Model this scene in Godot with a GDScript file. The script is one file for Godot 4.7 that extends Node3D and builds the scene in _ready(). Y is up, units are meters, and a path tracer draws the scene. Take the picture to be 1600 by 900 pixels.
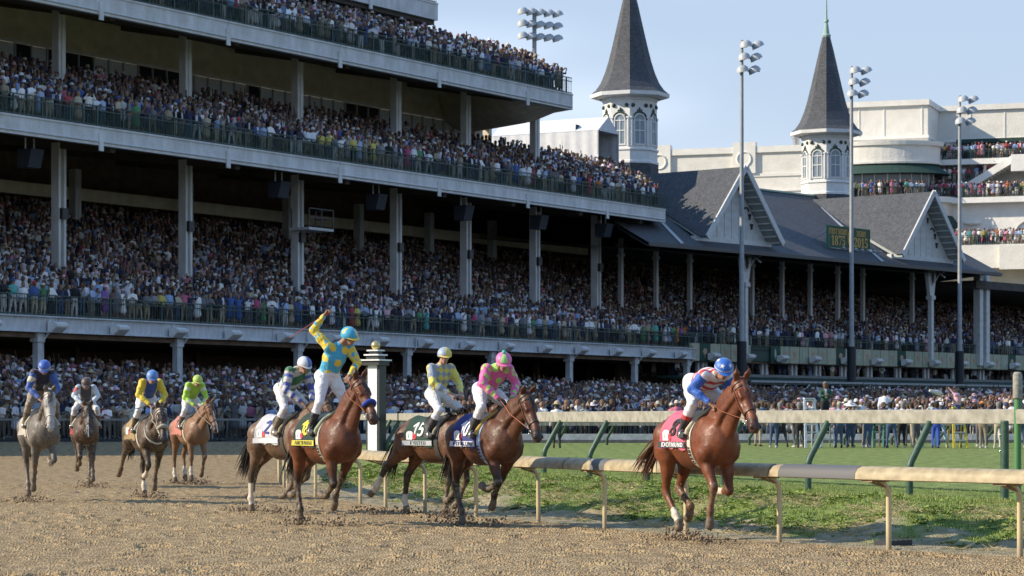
extends Node3D

# A race passing the stands: the first horses gallop out along the inner rail of a dirt track.
# Metres, y up; the camera stands by the outer rail at eye height and looks along -z. "Depth" d is -z.

const EYE := Vector3(0, 1.6, 0)

func _ready() -> void:
	var cam := Camera3D.new()
	cam.name = "camera"
	cam.projection = Camera3D.PROJECTION_FRUSTUM
	cam.near = 1.0
	cam.far = 3000.0
	cam.size = 0.225
	cam.frustum_offset = Vector2(0, 0.0505)
	cam.position = EYE
	var lens := CameraAttributesPhysical.new()
	lens.frustum_focal_length = 100.0
	lens.frustum_near = 1.0
	lens.frustum_far = 3000.0
	lens.frustum_focus_distance = 37.0
	lens.exposure_aperture = 8.0
	cam.attributes = lens
	add_child(cam)
	cam.current = true

	var env := Environment.new()
	env.background_mode = Environment.BG_SKY
	var sm := ProceduralSkyMaterial.new()
	sm.sky_top_color = Color(0.45, 0.60, 0.79)
	sm.sky_horizon_color = Color(0.71, 0.76, 0.805)
	sm.sky_curve = 0.25
	sm.ground_horizon_color = Color(0.42, 0.40, 0.36)
	sm.ground_bottom_color = Color(0.30, 0.27, 0.22)
	sm.sun_angle_max = 1.0
	sm.sky_cover = sky_clouds()
	sm.sky_energy_multiplier = 1.0
	var sky := Sky.new()
	sky.sky_material = sm
	env.sky = sky
	env.tonemap_mode = Environment.TONE_MAPPER_LINEAR
	env.tonemap_exposure = 1.45
	env.sdfgi_enabled = true
	env.ssao_enabled = true
	env.ssil_enabled = true
	var we := WorldEnvironment.new()
	we.name = "world_environment"
	we.environment = env
	add_child(we)

	var sun := DirectionalLight3D.new()
	sun.name = "sun"
	sun.light_color = Color(1.0, 0.94, 0.84)
	sun.light_energy = 1.5
	sun.light_angular_distance = 0.5
	sun.shadow_enabled = true
	# low in the west: from the left and barely in front of the stands
	var to_sun := Vector3(-0.985, 0.0, 0.10).normalized() * cos(deg_to_rad(29)) + Vector3(0, sin(deg_to_rad(29)), 0)
	sun.look_at_from_position(Vector3.ZERO, -to_sun, Vector3.UP)
	add_child(sun)

	var t0 := Time.get_ticks_msec()
	build_ground()
	build_rails()
	print("ground ", Time.get_ticks_msec() - t0); t0 = Time.get_ticks_msec()
	build_grandstand()
	build_clubhouse()
	build_far_building()
	build_poles()
	print("stands ", Time.get_ticks_msec() - t0); t0 = Time.get_ticks_msec()
	build_crowds()
	print("crowds ", Time.get_ticks_msec() - t0); t0 = Time.get_ticks_msec()
	build_race()
	print("race ", Time.get_ticks_msec() - t0)

# a thin bank of cloud low over the horizon, as a computed sky cover
func sky_clouds() -> Texture2D:
	var im := Image.create(1024, 512, false, Image.FORMAT_RGBA8)
	var n := FastNoiseLite.new()
	n.seed = 7; n.frequency = 0.9; n.fractal_octaves = 5
	for y in range(120, 256):
		var up := (0.5 - (y + 0.5) / 512.0) * PI
		var band := smoothstep(0.0, 0.06, up) * smoothstep(0.55, 0.10, up)
		for x in 1024:
			var a := TAU * x / 1024.0
			var q := Vector3(cos(a) * cos(up) * 2.0, sin(up) * 9.0, sin(a) * cos(up) * 2.0)
			var w := smoothstep(0.10, 0.55, n.get_noise_3dv(q)) * band
			im.set_pixel(x, y, Color(0.95, 0.96, 1.0, w * 0.16))
	return ImageTexture.create_from_image(im)

# ---------------------------------------------------------------- mesh building

class MB:
	var v := PackedVector3Array()
	var c := PackedColorArray()
	var uv := PackedVector2Array()
	var ix := PackedInt32Array()
	var nrm := PackedVector3Array()
	var use_c := false
	var col := Color.WHITE

	func p(a: Vector3, k := col, t := Vector2.ZERO) -> int:
		v.append(a); c.append(k); uv.append(t)
		return v.size() - 1

	# corners counter-clockwise as seen from outside
	func tri(a: Vector3, b: Vector3, d: Vector3) -> void:
		var n := v.size()
		p(a); p(b); p(d)
		ix.append_array([n, n + 2, n + 1])

	func quad(a: Vector3, b: Vector3, d: Vector3, e: Vector3) -> void:
		var n := v.size()
		p(a, col, Vector2(0, 1)); p(b, col, Vector2(1, 1)); p(d, col, Vector2(1, 0)); p(e, col, Vector2(0, 0))
		ix.append_array([n, n + 2, n + 1, n, n + 3, n + 2])

	func box(at: Vector3, size: Vector3, b := Basis.IDENTITY) -> void:
		var h := size * 0.5
		var q := []
		for k in 8:
			q.append(at + b * Vector3(h.x if k & 1 else -h.x, h.y if k & 2 else -h.y, h.z if k & 4 else -h.z))
		quad(q[4], q[5], q[7], q[6]); quad(q[1], q[0], q[2], q[3])
		quad(q[5], q[1], q[3], q[7]); quad(q[0], q[4], q[6], q[2])
		quad(q[6], q[7], q[3], q[2]); quad(q[0], q[1], q[5], q[4])

	# box from corner to corner
	func bx(x0: float, x1: float, y0: float, y1: float, z0: float, z1: float) -> void:
		box(Vector3((x0 + x1) / 2, (y0 + y1) / 2, (z0 + z1) / 2), Vector3(absf(x1 - x0), absf(y1 - y0), absf(z1 - z0)))

	# beam from a to b with a rectangular section w (sideways) by h (upwards)
	func beam(a: Vector3, b: Vector3, w: float, h: float, up := Vector3.UP) -> void:
		var f := (b - a).normalized()
		var s := f.cross(up).normalized()
		var u := s.cross(f).normalized()
		box((a + b) / 2, Vector3((b - a).length(), h, w), Basis(f, u, s))

	func tube(pts: Array, radii: Array, sides := 8, caps := true, flat := 1.0, side_axis := Vector3.ZERO) -> void:
		var first := v.size()
		var last_s := Vector3.ZERO
		for i in pts.size():
			var f: Vector3 = (pts[mini(i + 1, pts.size() - 1)] - pts[maxi(i - 1, 0)]).normalized()
			var s: Vector3
			if side_axis != Vector3.ZERO:
				s = (side_axis - f * f.dot(side_axis)).normalized()
			elif last_s == Vector3.ZERO:
				s = f.cross(Vector3.UP if absf(f.y) < 0.9 else Vector3.RIGHT).normalized()
			else:
				s = (last_s - f * f.dot(last_s)).normalized()
			last_s = s
			var u := f.cross(s)
			var r: float = radii[mini(i, radii.size() - 1)]
			for k in sides:
				var t := TAU * k / sides
				p(pts[i] + s * cos(t) * r + u * sin(t) * r * flat)
		for i in pts.size() - 1:
			for k in sides:
				var a := first + i * sides + k
				var b := first + i * sides + (k + 1) % sides
				ix.append_array([a, a + sides, b, b, a + sides, b + sides])
		if caps:
			var e := first + (pts.size() - 1) * sides
			var c0 := p(pts[0])
			var c1 := p(pts[-1])
			for k in sides:
				ix.append_array([c0, first + k, first + (k + 1) % sides, c1, e + (k + 1) % sides, e + k])

	# profile: points (radius, height) from the bottom up
	func lathe(profile: Array, sides := 16, t := Transform3D.IDENTITY, smooth := true, turn := 0.0) -> void:
		if smooth:
			var first := v.size()
			for q in profile:
				for k in sides:
					var a := TAU * k / sides + turn
					p(t * Vector3(cos(a) * q.x, q.y, sin(a) * q.x))
			for i in profile.size() - 1:
				for k in sides:
					var a := first + i * sides + k
					var b := first + i * sides + (k + 1) % sides
					ix.append_array([a, b, a + sides, b, b + sides, a + sides])
		else:
			for i in profile.size() - 1:
				for k in sides:
					var a := TAU * k / sides + turn
					var b := TAU * (k + 1) / sides + turn
					var q: Vector2 = profile[i]
					var r: Vector2 = profile[i + 1]
					quad(t * Vector3(cos(b) * q.x, q.y, sin(b) * q.x), t * Vector3(cos(a) * q.x, q.y, sin(a) * q.x), t * Vector3(cos(a) * r.x, r.y, sin(a) * r.x), t * Vector3(cos(b) * r.x, r.y, sin(b) * r.x))

	func ball(at: Vector3, r: Vector3, sides := 12, rings := 8, b := Basis.IDENTITY) -> void:
		var pr := []
		for i in rings + 1:
			var a := -PI / 2 + PI * i / rings
			pr.append(Vector2(maxf(cos(a), 0.001), sin(a)))
		lathe(pr, sides, Transform3D(b * Basis.from_scale(r), at))

	# flat polygon (x, y) pushed from z0 to z1, placed by t
	func prism(poly: PackedVector2Array, z0: float, z1: float, t := Transform3D.IDENTITY) -> void:
		if Geometry2D.is_polygon_clockwise(poly):
			poly = poly.duplicate(); poly.reverse()
		var tr := Geometry2D.triangulate_polygon(poly)
		for i in range(0, tr.size(), 3):
			var a := poly[tr[i]]
			var b := poly[tr[i + 1]]
			var d := poly[tr[i + 2]]
			if (b - a).cross(d - a) < 0:
				var e := b; b = d; d = e
			tri(t * Vector3(a.x, a.y, z1), t * Vector3(b.x, b.y, z1), t * Vector3(d.x, d.y, z1))
			tri(t * Vector3(d.x, d.y, z0), t * Vector3(b.x, b.y, z0), t * Vector3(a.x, a.y, z0))
		for i in poly.size():
			var a := poly[i]
			var b := poly[(i + 1) % poly.size()]
			quad(t * Vector3(a.x, a.y, z0), t * Vector3(b.x, b.y, z0), t * Vector3(b.x, b.y, z1), t * Vector3(a.x, a.y, z1))

	# rows of equally many points, sharing vertices (smooth)
	func grid(rows: Array, flip := false) -> void:
		var first := v.size()
		var w: int = rows[0].size()
		for j in rows.size():
			for i in w:
				p(rows[j][i], col, Vector2(float(i) / (w - 1), float(j) / (rows.size() - 1)))
		for j in rows.size() - 1:
			for i in w - 1:
				var a := first + j * w + i
				if flip:
					ix.append_array([a, a + 1, a + w, a + 1, a + w + 1, a + w])
				else:
					ix.append_array([a, a + w, a + 1, a + 1, a + w, a + w + 1])

	func add(o: MB, t := Transform3D.IDENTITY) -> void:
		var first := v.size()
		for i in o.v.size():
			v.append(t * o.v[i])
		c.append_array(o.c); uv.append_array(o.uv)
		for i in o.ix:
			ix.append(first + i)

	func normals() -> PackedVector3Array:
		var n := PackedVector3Array()
		n.resize(v.size())
		for i in range(0, ix.size(), 3):
			var a := ix[i]; var b := ix[i + 1]; var d := ix[i + 2]
			var f := (v[d] - v[a]).cross(v[b] - v[a])
			n[a] += f; n[b] += f; n[d] += f
		for i in n.size():
			n[i] = n[i].normalized() if n[i].length_squared() > 1e-20 else Vector3.UP
		return n

	func mesh() -> ArrayMesh:
		var m := ArrayMesh.new()
		if ix.is_empty():
			return m
		var a := []
		a.resize(Mesh.ARRAY_MAX)
		a[Mesh.ARRAY_VERTEX] = v
		a[Mesh.ARRAY_NORMAL] = nrm if nrm.size() == v.size() else normals()
		a[Mesh.ARRAY_COLOR] = c
		a[Mesh.ARRAY_TEX_UV] = uv
		a[Mesh.ARRAY_INDEX] = ix
		m.add_surface_from_arrays(Mesh.PRIMITIVE_TRIANGLES, a)
		return m


func obj(called: String, shape, m: Material, parent: Node = self) -> MeshInstance3D:
	var o := MeshInstance3D.new()
	o.name = called
	o.mesh = shape.mesh() if shape is MB else shape
	o.material_override = m
	parent.add_child(o, true)
	return o

func tag(o: Node, label: String, category := "", group := "", kind := "") -> Node:
	if label: o.set_meta("label", label)
	if category: o.set_meta("category", category)
	if group: o.set_meta("group", group)
	if kind: o.set_meta("kind", kind)
	return o

func thing(called: String, label: String, category: String, at := Vector3.ZERO, turn := 0.0, group := "") -> Node3D:
	var o := Node3D.new()
	o.name = called
	o.position = at
	o.rotation.y = turn
	add_child(o, true)
	tag(o, label, category, group)
	return o

func many(called: String, m: Mesh, mt: Material, places: Array, tints: Array, parent: Node = self) -> MultiMeshInstance3D:
	var mm := MultiMesh.new()
	mm.transform_format = MultiMesh.TRANSFORM_3D
	mm.use_colors = tints.size() > 0
	mm.mesh = m
	mm.instance_count = places.size()
	for i in places.size():
		mm.set_instance_transform(i, places[i])
		if tints.size():
			mm.set_instance_color(i, tints[i])
	var o := MultiMeshInstance3D.new()
	o.name = called
	o.multimesh = mm
	o.material_override = mt
	parent.add_child(o, true)
	o.set_meta("kind", "stuff")
	return o

# ---------------------------------------------------------------- materials (base colours are linear, real-world)

var mats := {}
var texs := {}

func noise_tex(called: String, freq: float, lo: Color, hi: Color, oct := 4, kind := FastNoiseLite.TYPE_SIMPLEX_SMOOTH, size := 512, bump := false, strength := 8.0) -> NoiseTexture2D:
	if texs.has(called):
		return texs[called]
	var n := FastNoiseLite.new()
	n.noise_type = kind
	n.seed = called.hash() % 1000
	n.frequency = freq
	n.fractal_octaves = oct
	var t := NoiseTexture2D.new()
	t.width = size; t.height = size
	t.seamless = true
	t.noise = n
	if bump:
		t.as_normal_map = true
		t.bump_strength = strength
	else:
		var g := Gradient.new()
		g.set_color(0, lo); g.set_color(1, hi)
		t.color_ramp = g
	texs[called] = t
	return t

func lin(c: Color) -> Color:
	return c.linear_to_srgb()

func mat(called: String, c: Color, rough := 0.8, metal := 0.0) -> StandardMaterial3D:
	if mats.has(called):
		return mats[called]
	var m := StandardMaterial3D.new()
	m.resource_name = called
	m.albedo_color = lin(c)
	m.roughness = rough
	m.metallic = metal
	mats[called] = m
	return m

# a plain material with stains and fine relief, mapped in world metres
func worn(called: String, c: Color, rough := 0.8, dirt := 0.25, scale := 0.35, bump := 0.15) -> StandardMaterial3D:
	if mats.has(called):
		return mats[called]
	var m := mat(called, c, rough)
	var k := int(dirt * 100)
	m.albedo_texture = noise_tex("stain%d" % k, 0.012, Color(1 - dirt, 1 - dirt * 1.02, 1 - dirt * 1.08), Color.WHITE, 6)
	m.uv1_triplanar = true
	m.uv1_world_triplanar = true
	m.uv1_scale = Vector3.ONE * scale
	if bump > 0:
		m.normal_enabled = true
		m.normal_texture = noise_tex("grain_relief", 0.06, Color.BLACK, Color.WHITE, 4, FastNoiseLite.TYPE_SIMPLEX_SMOOTH, 512, true, 6.0)
		m.normal_scale = bump
	return m

func vcol(called: String, rough := 0.8, sheen := 0.0) -> StandardMaterial3D:
	if mats.has(called):
		return mats[called]
	var m := mat(called, Color.WHITE, rough)
	m.vertex_color_use_as_albedo = true
	if sheen > 0:
		m.rim_enabled = true
		m.rim = sheen
		m.rim_tint = 0.7
	return m

func smooth(a: float, b: float, x: float) -> float:
	return smoothstep(a, b, x)

# value at x of a table of (x, y) points
func table(t: Array, x: float) -> float:
	if x <= t[0].x:
		return t[0].y + (x - t[0].x) * (t[1].y - t[0].y) / (t[1].x - t[0].x)
	for i in t.size() - 1:
		if x <= t[i + 1].x:
			return lerpf(t[i].y, t[i + 1].y, (x - t[i].x) / (t[i + 1].x - t[i].x))
	var n := t.size()
	return t[n - 1].y + (x - t[n - 1].x) * (t[n - 1].y - t[n - 2].y) / (t[n - 1].x - t[n - 2].x)

# lettering as geometry: vertices in metres, x right, y up, centred
func letters(text: String, high: float, font := "Droid Sans", bold := false, depth := 0.004) -> Dictionary:
	var f := SystemFont.new()
	f.font_names = PackedStringArray([font])
	f.font_weight = 700 if bold else 400
	var t := TextMesh.new()
	t.font = f
	t.text = text
	t.font_size = 64
	t.pixel_size = high / 46.0
	t.depth = depth
	t.curve_step = 2.5
	var v := PackedVector3Array()
	var ix := PackedInt32Array()
	for s in t.get_surface_count():
		var a := t.surface_get_arrays(s)
		var n := v.size()
		v.append_array(a[Mesh.ARRAY_VERTEX])
		if a[Mesh.ARRAY_INDEX] == null or a[Mesh.ARRAY_INDEX].is_empty():
			for i in a[Mesh.ARRAY_VERTEX].size():
				ix.append(n + i)
		else:
			for i in a[Mesh.ARRAY_INDEX]:
				ix.append(n + i)
	return {"v": v, "ix": ix}

# ---------------------------------------------------------------- bodies: tapered bones joined by a smooth minimum, meshed as surface nets

class Bones:
	var list: Array = []          # [a, b, ra, rb, id, squash, axis]
	func add(a: Vector3, b: Vector3, ra: float, rb: float, id := 0, squash := 1.0, axis := Vector3.BACK) -> void:
		list.append([a, b, ra, rb, id, squash, axis])
	func ball(a: Vector3, r: float, id := 0, squash := 1.0, axis := Vector3.BACK) -> void:
		list.append([a, a + Vector3(0, 0.001, 0), r, r, id, squash, axis])

static func squashed(q: Vector3, s: float, ax: Vector3) -> Vector3:
	return q if s == 1.0 else q + ax * (q.dot(ax) * (1.0 / s - 1.0))

# distance of a point to one bone
static func bone_at(q: Vector3, o: Array) -> float:
	var s: float = o[5]
	var ax: Vector3 = o[6]
	var a := squashed(o[0], s, ax)
	var d := squashed(o[1], s, ax) - a
	var r := squashed(q, s, ax) - a
	var t := clampf(r.dot(d) / maxf(d.length_squared(), 1e-9), 0.0, 1.0)
	return (r - d * t).length() - lerpf(o[2], o[3], t)

# whether a bone of the head (ids 2 to 4) is nearer than one of the neck
static func head_owns(q: Vector3, list: Array) -> bool:
	var a := 1e9
	var b := 1e9
	for o in list:
		var e := bone_at(q, o)
		if o[4] >= 2: a = minf(a, e)
		else: b = minf(b, e)
	return a < b

static func field_at(q: Vector3, list: Array, k: float) -> float:
	var sum := 0.0
	for o in list:
		var d := bone_at(q, o)
		if d < 0.15:
			sum += exp(-k * d)
	return -log(maxf(sum, 1e-9)) / k

static func body(list: Array, cell: float, k: float, clip := Plane(Vector3.ZERO, 0.0), clip_side := 0) -> Dictionary:
	var reach := maxf(3.2 / k, 2.2 * cell)
	var lo := Vector3.ONE * 1e9
	var hi := -lo
	for o in list:
		for e in 2:
			var r: float = o[2 + e] * maxf(1.0, o[5])
			lo = lo.min(o[e] - Vector3.ONE * r)
			hi = hi.max(o[e] + Vector3.ONE * r)
	lo -= Vector3.ONE * (cell * 4 + 0.03)
	hi += Vector3.ONE * (cell * 4 + 0.03)
	var nx := int((hi.x - lo.x) / cell) + 2
	var ny := int((hi.y - lo.y) / cell) + 2
	var nz := int((hi.z - lo.z) / cell) + 2
	var acc := PackedFloat32Array()
	acc.resize(nx * ny * nz)
	var flag := PackedByteArray()
	flag.resize(nx * ny * nz)
	var shell := 0.7 / k + 1.8 * cell
	for o in list:
		var s: float = o[5]
		var ax: Vector3 = o[6]
		var a := squashed(o[0], s, ax)
		var d := squashed(o[1], s, ax) - a
		var ra: float = o[2]
		var dr: float = o[3] - o[2]
		var inv := 1.0 / maxf(d.length_squared(), 1e-9)
		var grow := maxf(1.0, s)
		var r0: float = (o[2] + reach) * grow
		var r1: float = (o[3] + reach) * grow
		var bl: Vector3 = (o[0] - Vector3.ONE * r0).min(o[1] - Vector3.ONE * r1)
		var bh: Vector3 = (o[0] + Vector3.ONE * r0).max(o[1] + Vector3.ONE * r1)
		var x0 := maxi(0, int((bl.x - lo.x) / cell)); var x1 := mini(nx - 1, int((bh.x - lo.x) / cell) + 1)
		var y0 := maxi(0, int((bl.y - lo.y) / cell)); var y1 := mini(ny - 1, int((bh.y - lo.y) / cell) + 1)
		var z0 := maxi(0, int((bl.z - lo.z) / cell)); var z1 := mini(nz - 1, int((bh.z - lo.z) / cell) + 1)
		var step := squashed(Vector3(0, 0, cell), s, ax)
		var dt := step.dot(d) * inv
		var sh_hi := shell / minf(1.0, s)
		var sh_lo := -2.2 * cell / minf(1.0, s)
		for x in range(x0, x1 + 1):
			for y in range(y0, y1 + 1):
				var q := squashed(lo + Vector3(x, y, z0) * cell, s, ax) - a
				var t := q.dot(d) * inv
				var i := (x * ny + y) * nz + z0
				for z in range(z0, z1 + 1):
					var u := clampf(t, 0.0, 1.0)
					var e := (q - d * u).length() - ra - dr * u
					if e < reach:
						acc[i] += exp(-k * e)
						if e > sh_lo and e < sh_hi:
							flag[i] = 1
					q += step
					t += dt
					i += 1
	# level 1 is the surface
	var vid := {}
	var v := PackedVector3Array()
	var at := flag.find(1)
	var sx := ny * nz
	while at >= 0:
		var z := at % nz
		var y := (at / nz) % ny
		var x := at / sx
		if x < nx - 1 and y < ny - 1 and z < nz - 1:
			var f0 := acc[at]; var f1 := acc[at + 1]; var f2 := acc[at + nz]; var f3 := acc[at + nz + 1]
			var f4 := acc[at + sx]; var f5 := acc[at + sx + 1]; var f6 := acc[at + sx + nz]; var f7 := acc[at + sx + nz + 1]
			var n := int(f0 > 1.0) + int(f1 > 1.0) + int(f2 > 1.0) + int(f3 > 1.0) + int(f4 > 1.0) + int(f5 > 1.0) + int(f6 > 1.0) + int(f7 > 1.0)
			if n > 0 and n < 8:
				var g := [f0, f1, f2, f3, f4, f5, f6, f7]
				for j in 8:
					g[j] = log(maxf(g[j], 1e-6))
				var sum := Vector3.ZERO
				var hits := 0
				for ed in EDGES:
					var ga: float = g[ed[0]]
					var gb: float = g[ed[1]]
					if (ga > 0.0) != (gb > 0.0):
						var w := ga / (ga - gb)
						sum += (CORNER[ed[0]] as Vector3).lerp(CORNER[ed[1]], w)
						hits += 1
				var pt := lo + (Vector3(x, y, z) + sum / hits) * cell
				if clip_side == 0 or (clip.distance_to(pt) * clip_side > -cell * 1.2) or (clip_side > 0 and head_owns(pt, list)):
					vid[at] = v.size()
					v.append(pt)
		at = flag.find(1, at + 1)
	var ix := PackedInt32Array()
	for i: int in vid:
		var inside := acc[i] > 1.0
		# edges along x, y, z that leave from this corner
		if (acc[i + sx] > 1.0) != inside:
			quad_of(ix, vid, i, i - nz, i - nz - 1, i - 1, inside)
		if (acc[i + nz] > 1.0) != inside:
			quad_of(ix, vid, i, i - 1, i - 1 - sx, i - sx, inside)
		if (acc[i + 1] > 1.0) != inside:
			quad_of(ix, vid, i, i - sx, i - sx - nz, i - nz, inside)
	var mb := MB.new()
	mb.v = v
	mb.ix = ix
	mb.nrm = mb.normals()
	# whose skin each vertex is
	var ids := PackedInt32Array()
	ids.resize(v.size())
	for i in v.size():
		var best := 1e9
		for o in list:
			var q := v[i]
			if (q - o[0]).length() - (o[1] - o[0]).length() > 0.6:
				continue
			var e := bone_at(q, o)
			if e < best:
				best = e
				ids[i] = o[4]
	return {"v": v, "ix": ix, "n": mb.nrm, "id": ids}

const CORNER := [Vector3(0, 0, 0), Vector3(0, 0, 1), Vector3(0, 1, 0), Vector3(0, 1, 1), Vector3(1, 0, 0), Vector3(1, 0, 1), Vector3(1, 1, 0), Vector3(1, 1, 1)]
const EDGES := [[0, 1], [2, 3], [4, 5], [6, 7], [0, 2], [1, 3], [4, 6], [5, 7], [0, 4], [1, 5], [2, 6], [3, 7]]

static func quad_of(ix: PackedInt32Array, vid: Dictionary, a: int, b: int, c: int, d: int, inside: bool) -> void:
	if not (vid.has(a) and vid.has(b) and vid.has(c) and vid.has(d)):
		return
	var p: int = vid[a]; var q: int = vid[b]; var r: int = vid[c]; var s: int = vid[d]
	if inside:
		ix.append_array([p, r, q, p, s, r])
	else:
		ix.append_array([p, q, r, p, r, s])

# several bodies at once: jobs are [list, cell, k, clip, clip_side]
func bodies(jobs: Array) -> Array:
	var out := []
	out.resize(jobs.size())
	var work := func(i: int) -> void:
		var j: Array = jobs[i]
		out[i] = body(j[0], j[1], j[2], j[3] if j.size() > 3 else Plane(Vector3.ZERO, 0.0), j[4] if j.size() > 4 else 0)
	var id := WorkerThreadPool.add_group_task(work, jobs.size())
	WorkerThreadPool.wait_for_group_task_completion(id)
	return out

func body_mesh(b: Dictionary, colors: PackedColorArray) -> ArrayMesh:
	var m := ArrayMesh.new()
	var a := []
	a.resize(Mesh.ARRAY_MAX)
	a[Mesh.ARRAY_VERTEX] = b.v
	a[Mesh.ARRAY_NORMAL] = b.n
	a[Mesh.ARRAY_COLOR] = colors
	a[Mesh.ARRAY_INDEX] = b.ix
	m.add_surface_from_arrays(Mesh.PRIMITIVE_TRIANGLES, a)
	return m

func tinted(b: Dictionary, of: Callable) -> PackedColorArray:
	var c := PackedColorArray()
	c.resize(b.v.size())
	for i in b.v.size():
		c[i] = of.call(b.v[i], b.id[i], b.n[i])
	return c

# ---------------------------------------------------------------- horses (x forward, y up, z to the horse's right)

const HEAD := 1.24

static func swing(deg: float) -> Vector3:
	return Vector3(sin(deg_to_rad(deg)), -cos(deg_to_rad(deg)), 0)

# everything that follows from a horse's pose: its bones and the points that tack and hair hang on
func horse_rig(h: Dictionary) -> Dictionary:
	var t := Bones.new()
	# trunk
	t.add(Vector3(0.46, 1.20, 0), Vector3(-0.15, 1.19, 0), 0.325, 0.345, 0, 0.78)
	t.add(Vector3(-0.15, 1.21, 0), Vector3(-0.55, 1.29, 0), 0.315, 0.255, 0, 0.84)
	t.add(Vector3(-0.52, 1.29, 0), Vector3(-0.80, 1.24, 0), 0.27, 0.19, 0, 0.95)
	t.add(Vector3(0.36, 1.50, 0), Vector3(-0.05, 1.46, 0), 0.10, 0.08, 0, 0.7)
	t.add(Vector3(-0.05, 1.43, 0), Vector3(-0.5, 1.45, 0), 0.10, 0.12, 0)
	t.add(Vector3(-0.5, 1.43, 0), Vector3(-0.74, 1.37, 0), 0.13, 0.11, 0)
	t.add(Vector3(0.54, 1.12, 0), Vector3(0.58, 1.24, 0), 0.14, 0.15, 0, 0.85)
	for w in [-1.0, 1.0]:
		t.add(Vector3(0.36, 1.42, w * 0.11), Vector3(0.585, 1.13, w * 0.15), 0.09, 0.105, 0)
		t.add(Vector3(0.56, 1.10, w * 0.145), Vector3(0.45, 1.02, w * 0.155), 0.105, 0.11, 0)
		t.add(Vector3(0.565, 1.01, w * 0.085), Vector3(0.625, 1.13, w * 0.08), 0.068, 0.078, 0)
		t.add(Vector3(0.32, 1.42, w * 0.155), Vector3(0.52, 1.14, w * 0.205), 0.042, 0.055, 0)
		t.add(Vector3(0.28, 1.20, w * 0.185), Vector3(0.40, 1.04, w * 0.19), 0.075, 0.072, 0)
		t.add(Vector3(-0.70, 1.32, w * 0.145), Vector3(-0.62, 1.03, w * 0.185), 0.085, 0.085, 0)
		t.add(Vector3(-0.84, 1.24, w * 0.10), Vector3(-0.80, 0.96, w * 0.125), 0.075, 0.058, 0)
		t.add(Vector3(-0.46, 1.36, w * 0.20), Vector3(-0.56, 1.38, w * 0.17), 0.07, 0.07, 0)
		for rib in 6:
			t.add(Vector3(0.20 - rib * 0.085, 1.32, w * 0.245), Vector3(0.12 - rib * 0.085, 1.08, w * 0.258), 0.020, 0.020, 0)
		t.add(Vector3(-0.62, 1.26, w * 0.12), Vector3(-0.58, 1.10, w * 0.15), 0.20, 0.17, 0)
		t.add(Vector3(-0.74, 1.22, w * 0.10), Vector3(-0.84, 1.02, w * 0.11), 0.15, 0.10, 0)
	for o in t.list:
		o[2] *= 1.045; o[3] *= 1.045
	var trunk := t.list.duplicate()
	# legs: angles from straight down, forward positive
	var hoofs := []
	var feet_low := 9.0
	for leg in 4:
		var w := 1.0 if leg % 2 == 0 else -1.0
		var g: Array = h.legs[leg]
		var j := []
		if leg < 2:
			var e := Vector3(0.42, 0.98, w * 0.155)
			var knee := e + swing(g[0]) * 0.43
			var fet := knee + swing(g[1]) * 0.31
			var pas := fet + swing(g[2]) * 0.12
			var toe := pas + swing(g[3]) * 0.075
			knee.z = w * 0.145; fet.z = w * 0.14; pas.z = w * 0.14; toe.z = w * 0.14
			t.add(Vector3(0.50, 1.05, w * 0.16), e, 0.12, 0.10, 10 + leg)
			t.add(e, e.lerp(knee, 0.45), 0.098, 0.074, 10 + leg, 0.86)
			t.add(e.lerp(knee, 0.4), knee, 0.074, 0.047, 10 + leg, 0.9)
			t.add(knee - swing(g[0]) * 0.03, knee + swing(g[1]) * 0.035, 0.052, 0.047, 14 + leg)
			t.add(knee, fet, 0.041, 0.036, 14 + leg, 0.85)
			var back := Vector3(-cos(deg_to_rad(g[1])), -sin(deg_to_rad(g[1])), 0) * 0.022
			t.add(knee.lerp(fet, 0.15) + back, fet + back * 0.9, 0.024, 0.026, 14 + leg, 0.8)
			t.ball(fet + back * 0.35, 0.047, 18 + leg)
			t.add(fet, pas, 0.038, 0.037, 18 + leg)
			j = [e, knee, fet, pas, toe]
		else:
			var st := Vector3(-0.50 + 0.004 * g[0], 1.01, w * 0.16)
			var hock := st + swing(g[0]) * 0.50
			var fet := hock + swing(g[1]) * 0.40
			var pas := fet + swing(g[2]) * 0.12
			var toe := pas + swing(g[3]) * 0.075
			hock.z = w * 0.13; fet.z = w * 0.125; pas.z = w * 0.125; toe.z = w * 0.125
			t.add(Vector3(-0.62, 1.22, w * 0.14), st, 0.19, 0.135, 10 + leg, 0.9)
			t.add(Vector3(-0.78, 1.10, w * 0.12), st.lerp(hock, 0.35), 0.13, 0.085, 10 + leg, 0.85)
			t.add(st, st.lerp(hock, 0.5), 0.125, 0.082, 10 + leg, 0.8)
			t.add(st.lerp(hock, 0.4), hock, 0.082, 0.046, 10 + leg, 0.85)
			var back := Vector3(-cos(deg_to_rad(g[1])), -sin(deg_to_rad(g[1])), 0)
			t.add(st.lerp(hock, 0.6) + back * 0.055, hock + back * 0.055 - swing(g[1]) * 0.035, 0.022, 0.030, 14 + leg, 0.8)
			t.add(hock - swing(g[0]) * 0.03, hock + swing(g[1]) * 0.05, 0.056, 0.050, 14 + leg, 0.85)
			t.add(hock, fet, 0.045, 0.038, 14 + leg, 0.85)
			t.add(hock + back * 0.04, fet + back * 0.02, 0.026, 0.026, 14 + leg, 0.8)
			t.ball(fet + back * 0.016, 0.048, 18 + leg)
			t.add(fet, pas, 0.040, 0.039, 18 + leg)
			j = [st, hock, fet, pas, toe]
		hoofs.append(j)
		t.add(j[3], j[4], 0.043, 0.054, 22 + leg)
		feet_low = minf(feet_low, j[4].y - 0.045)
	for o in t.list:
		if o[4] >= 10:
			o[2] *= 1.10; o[3] *= 1.10
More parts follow.
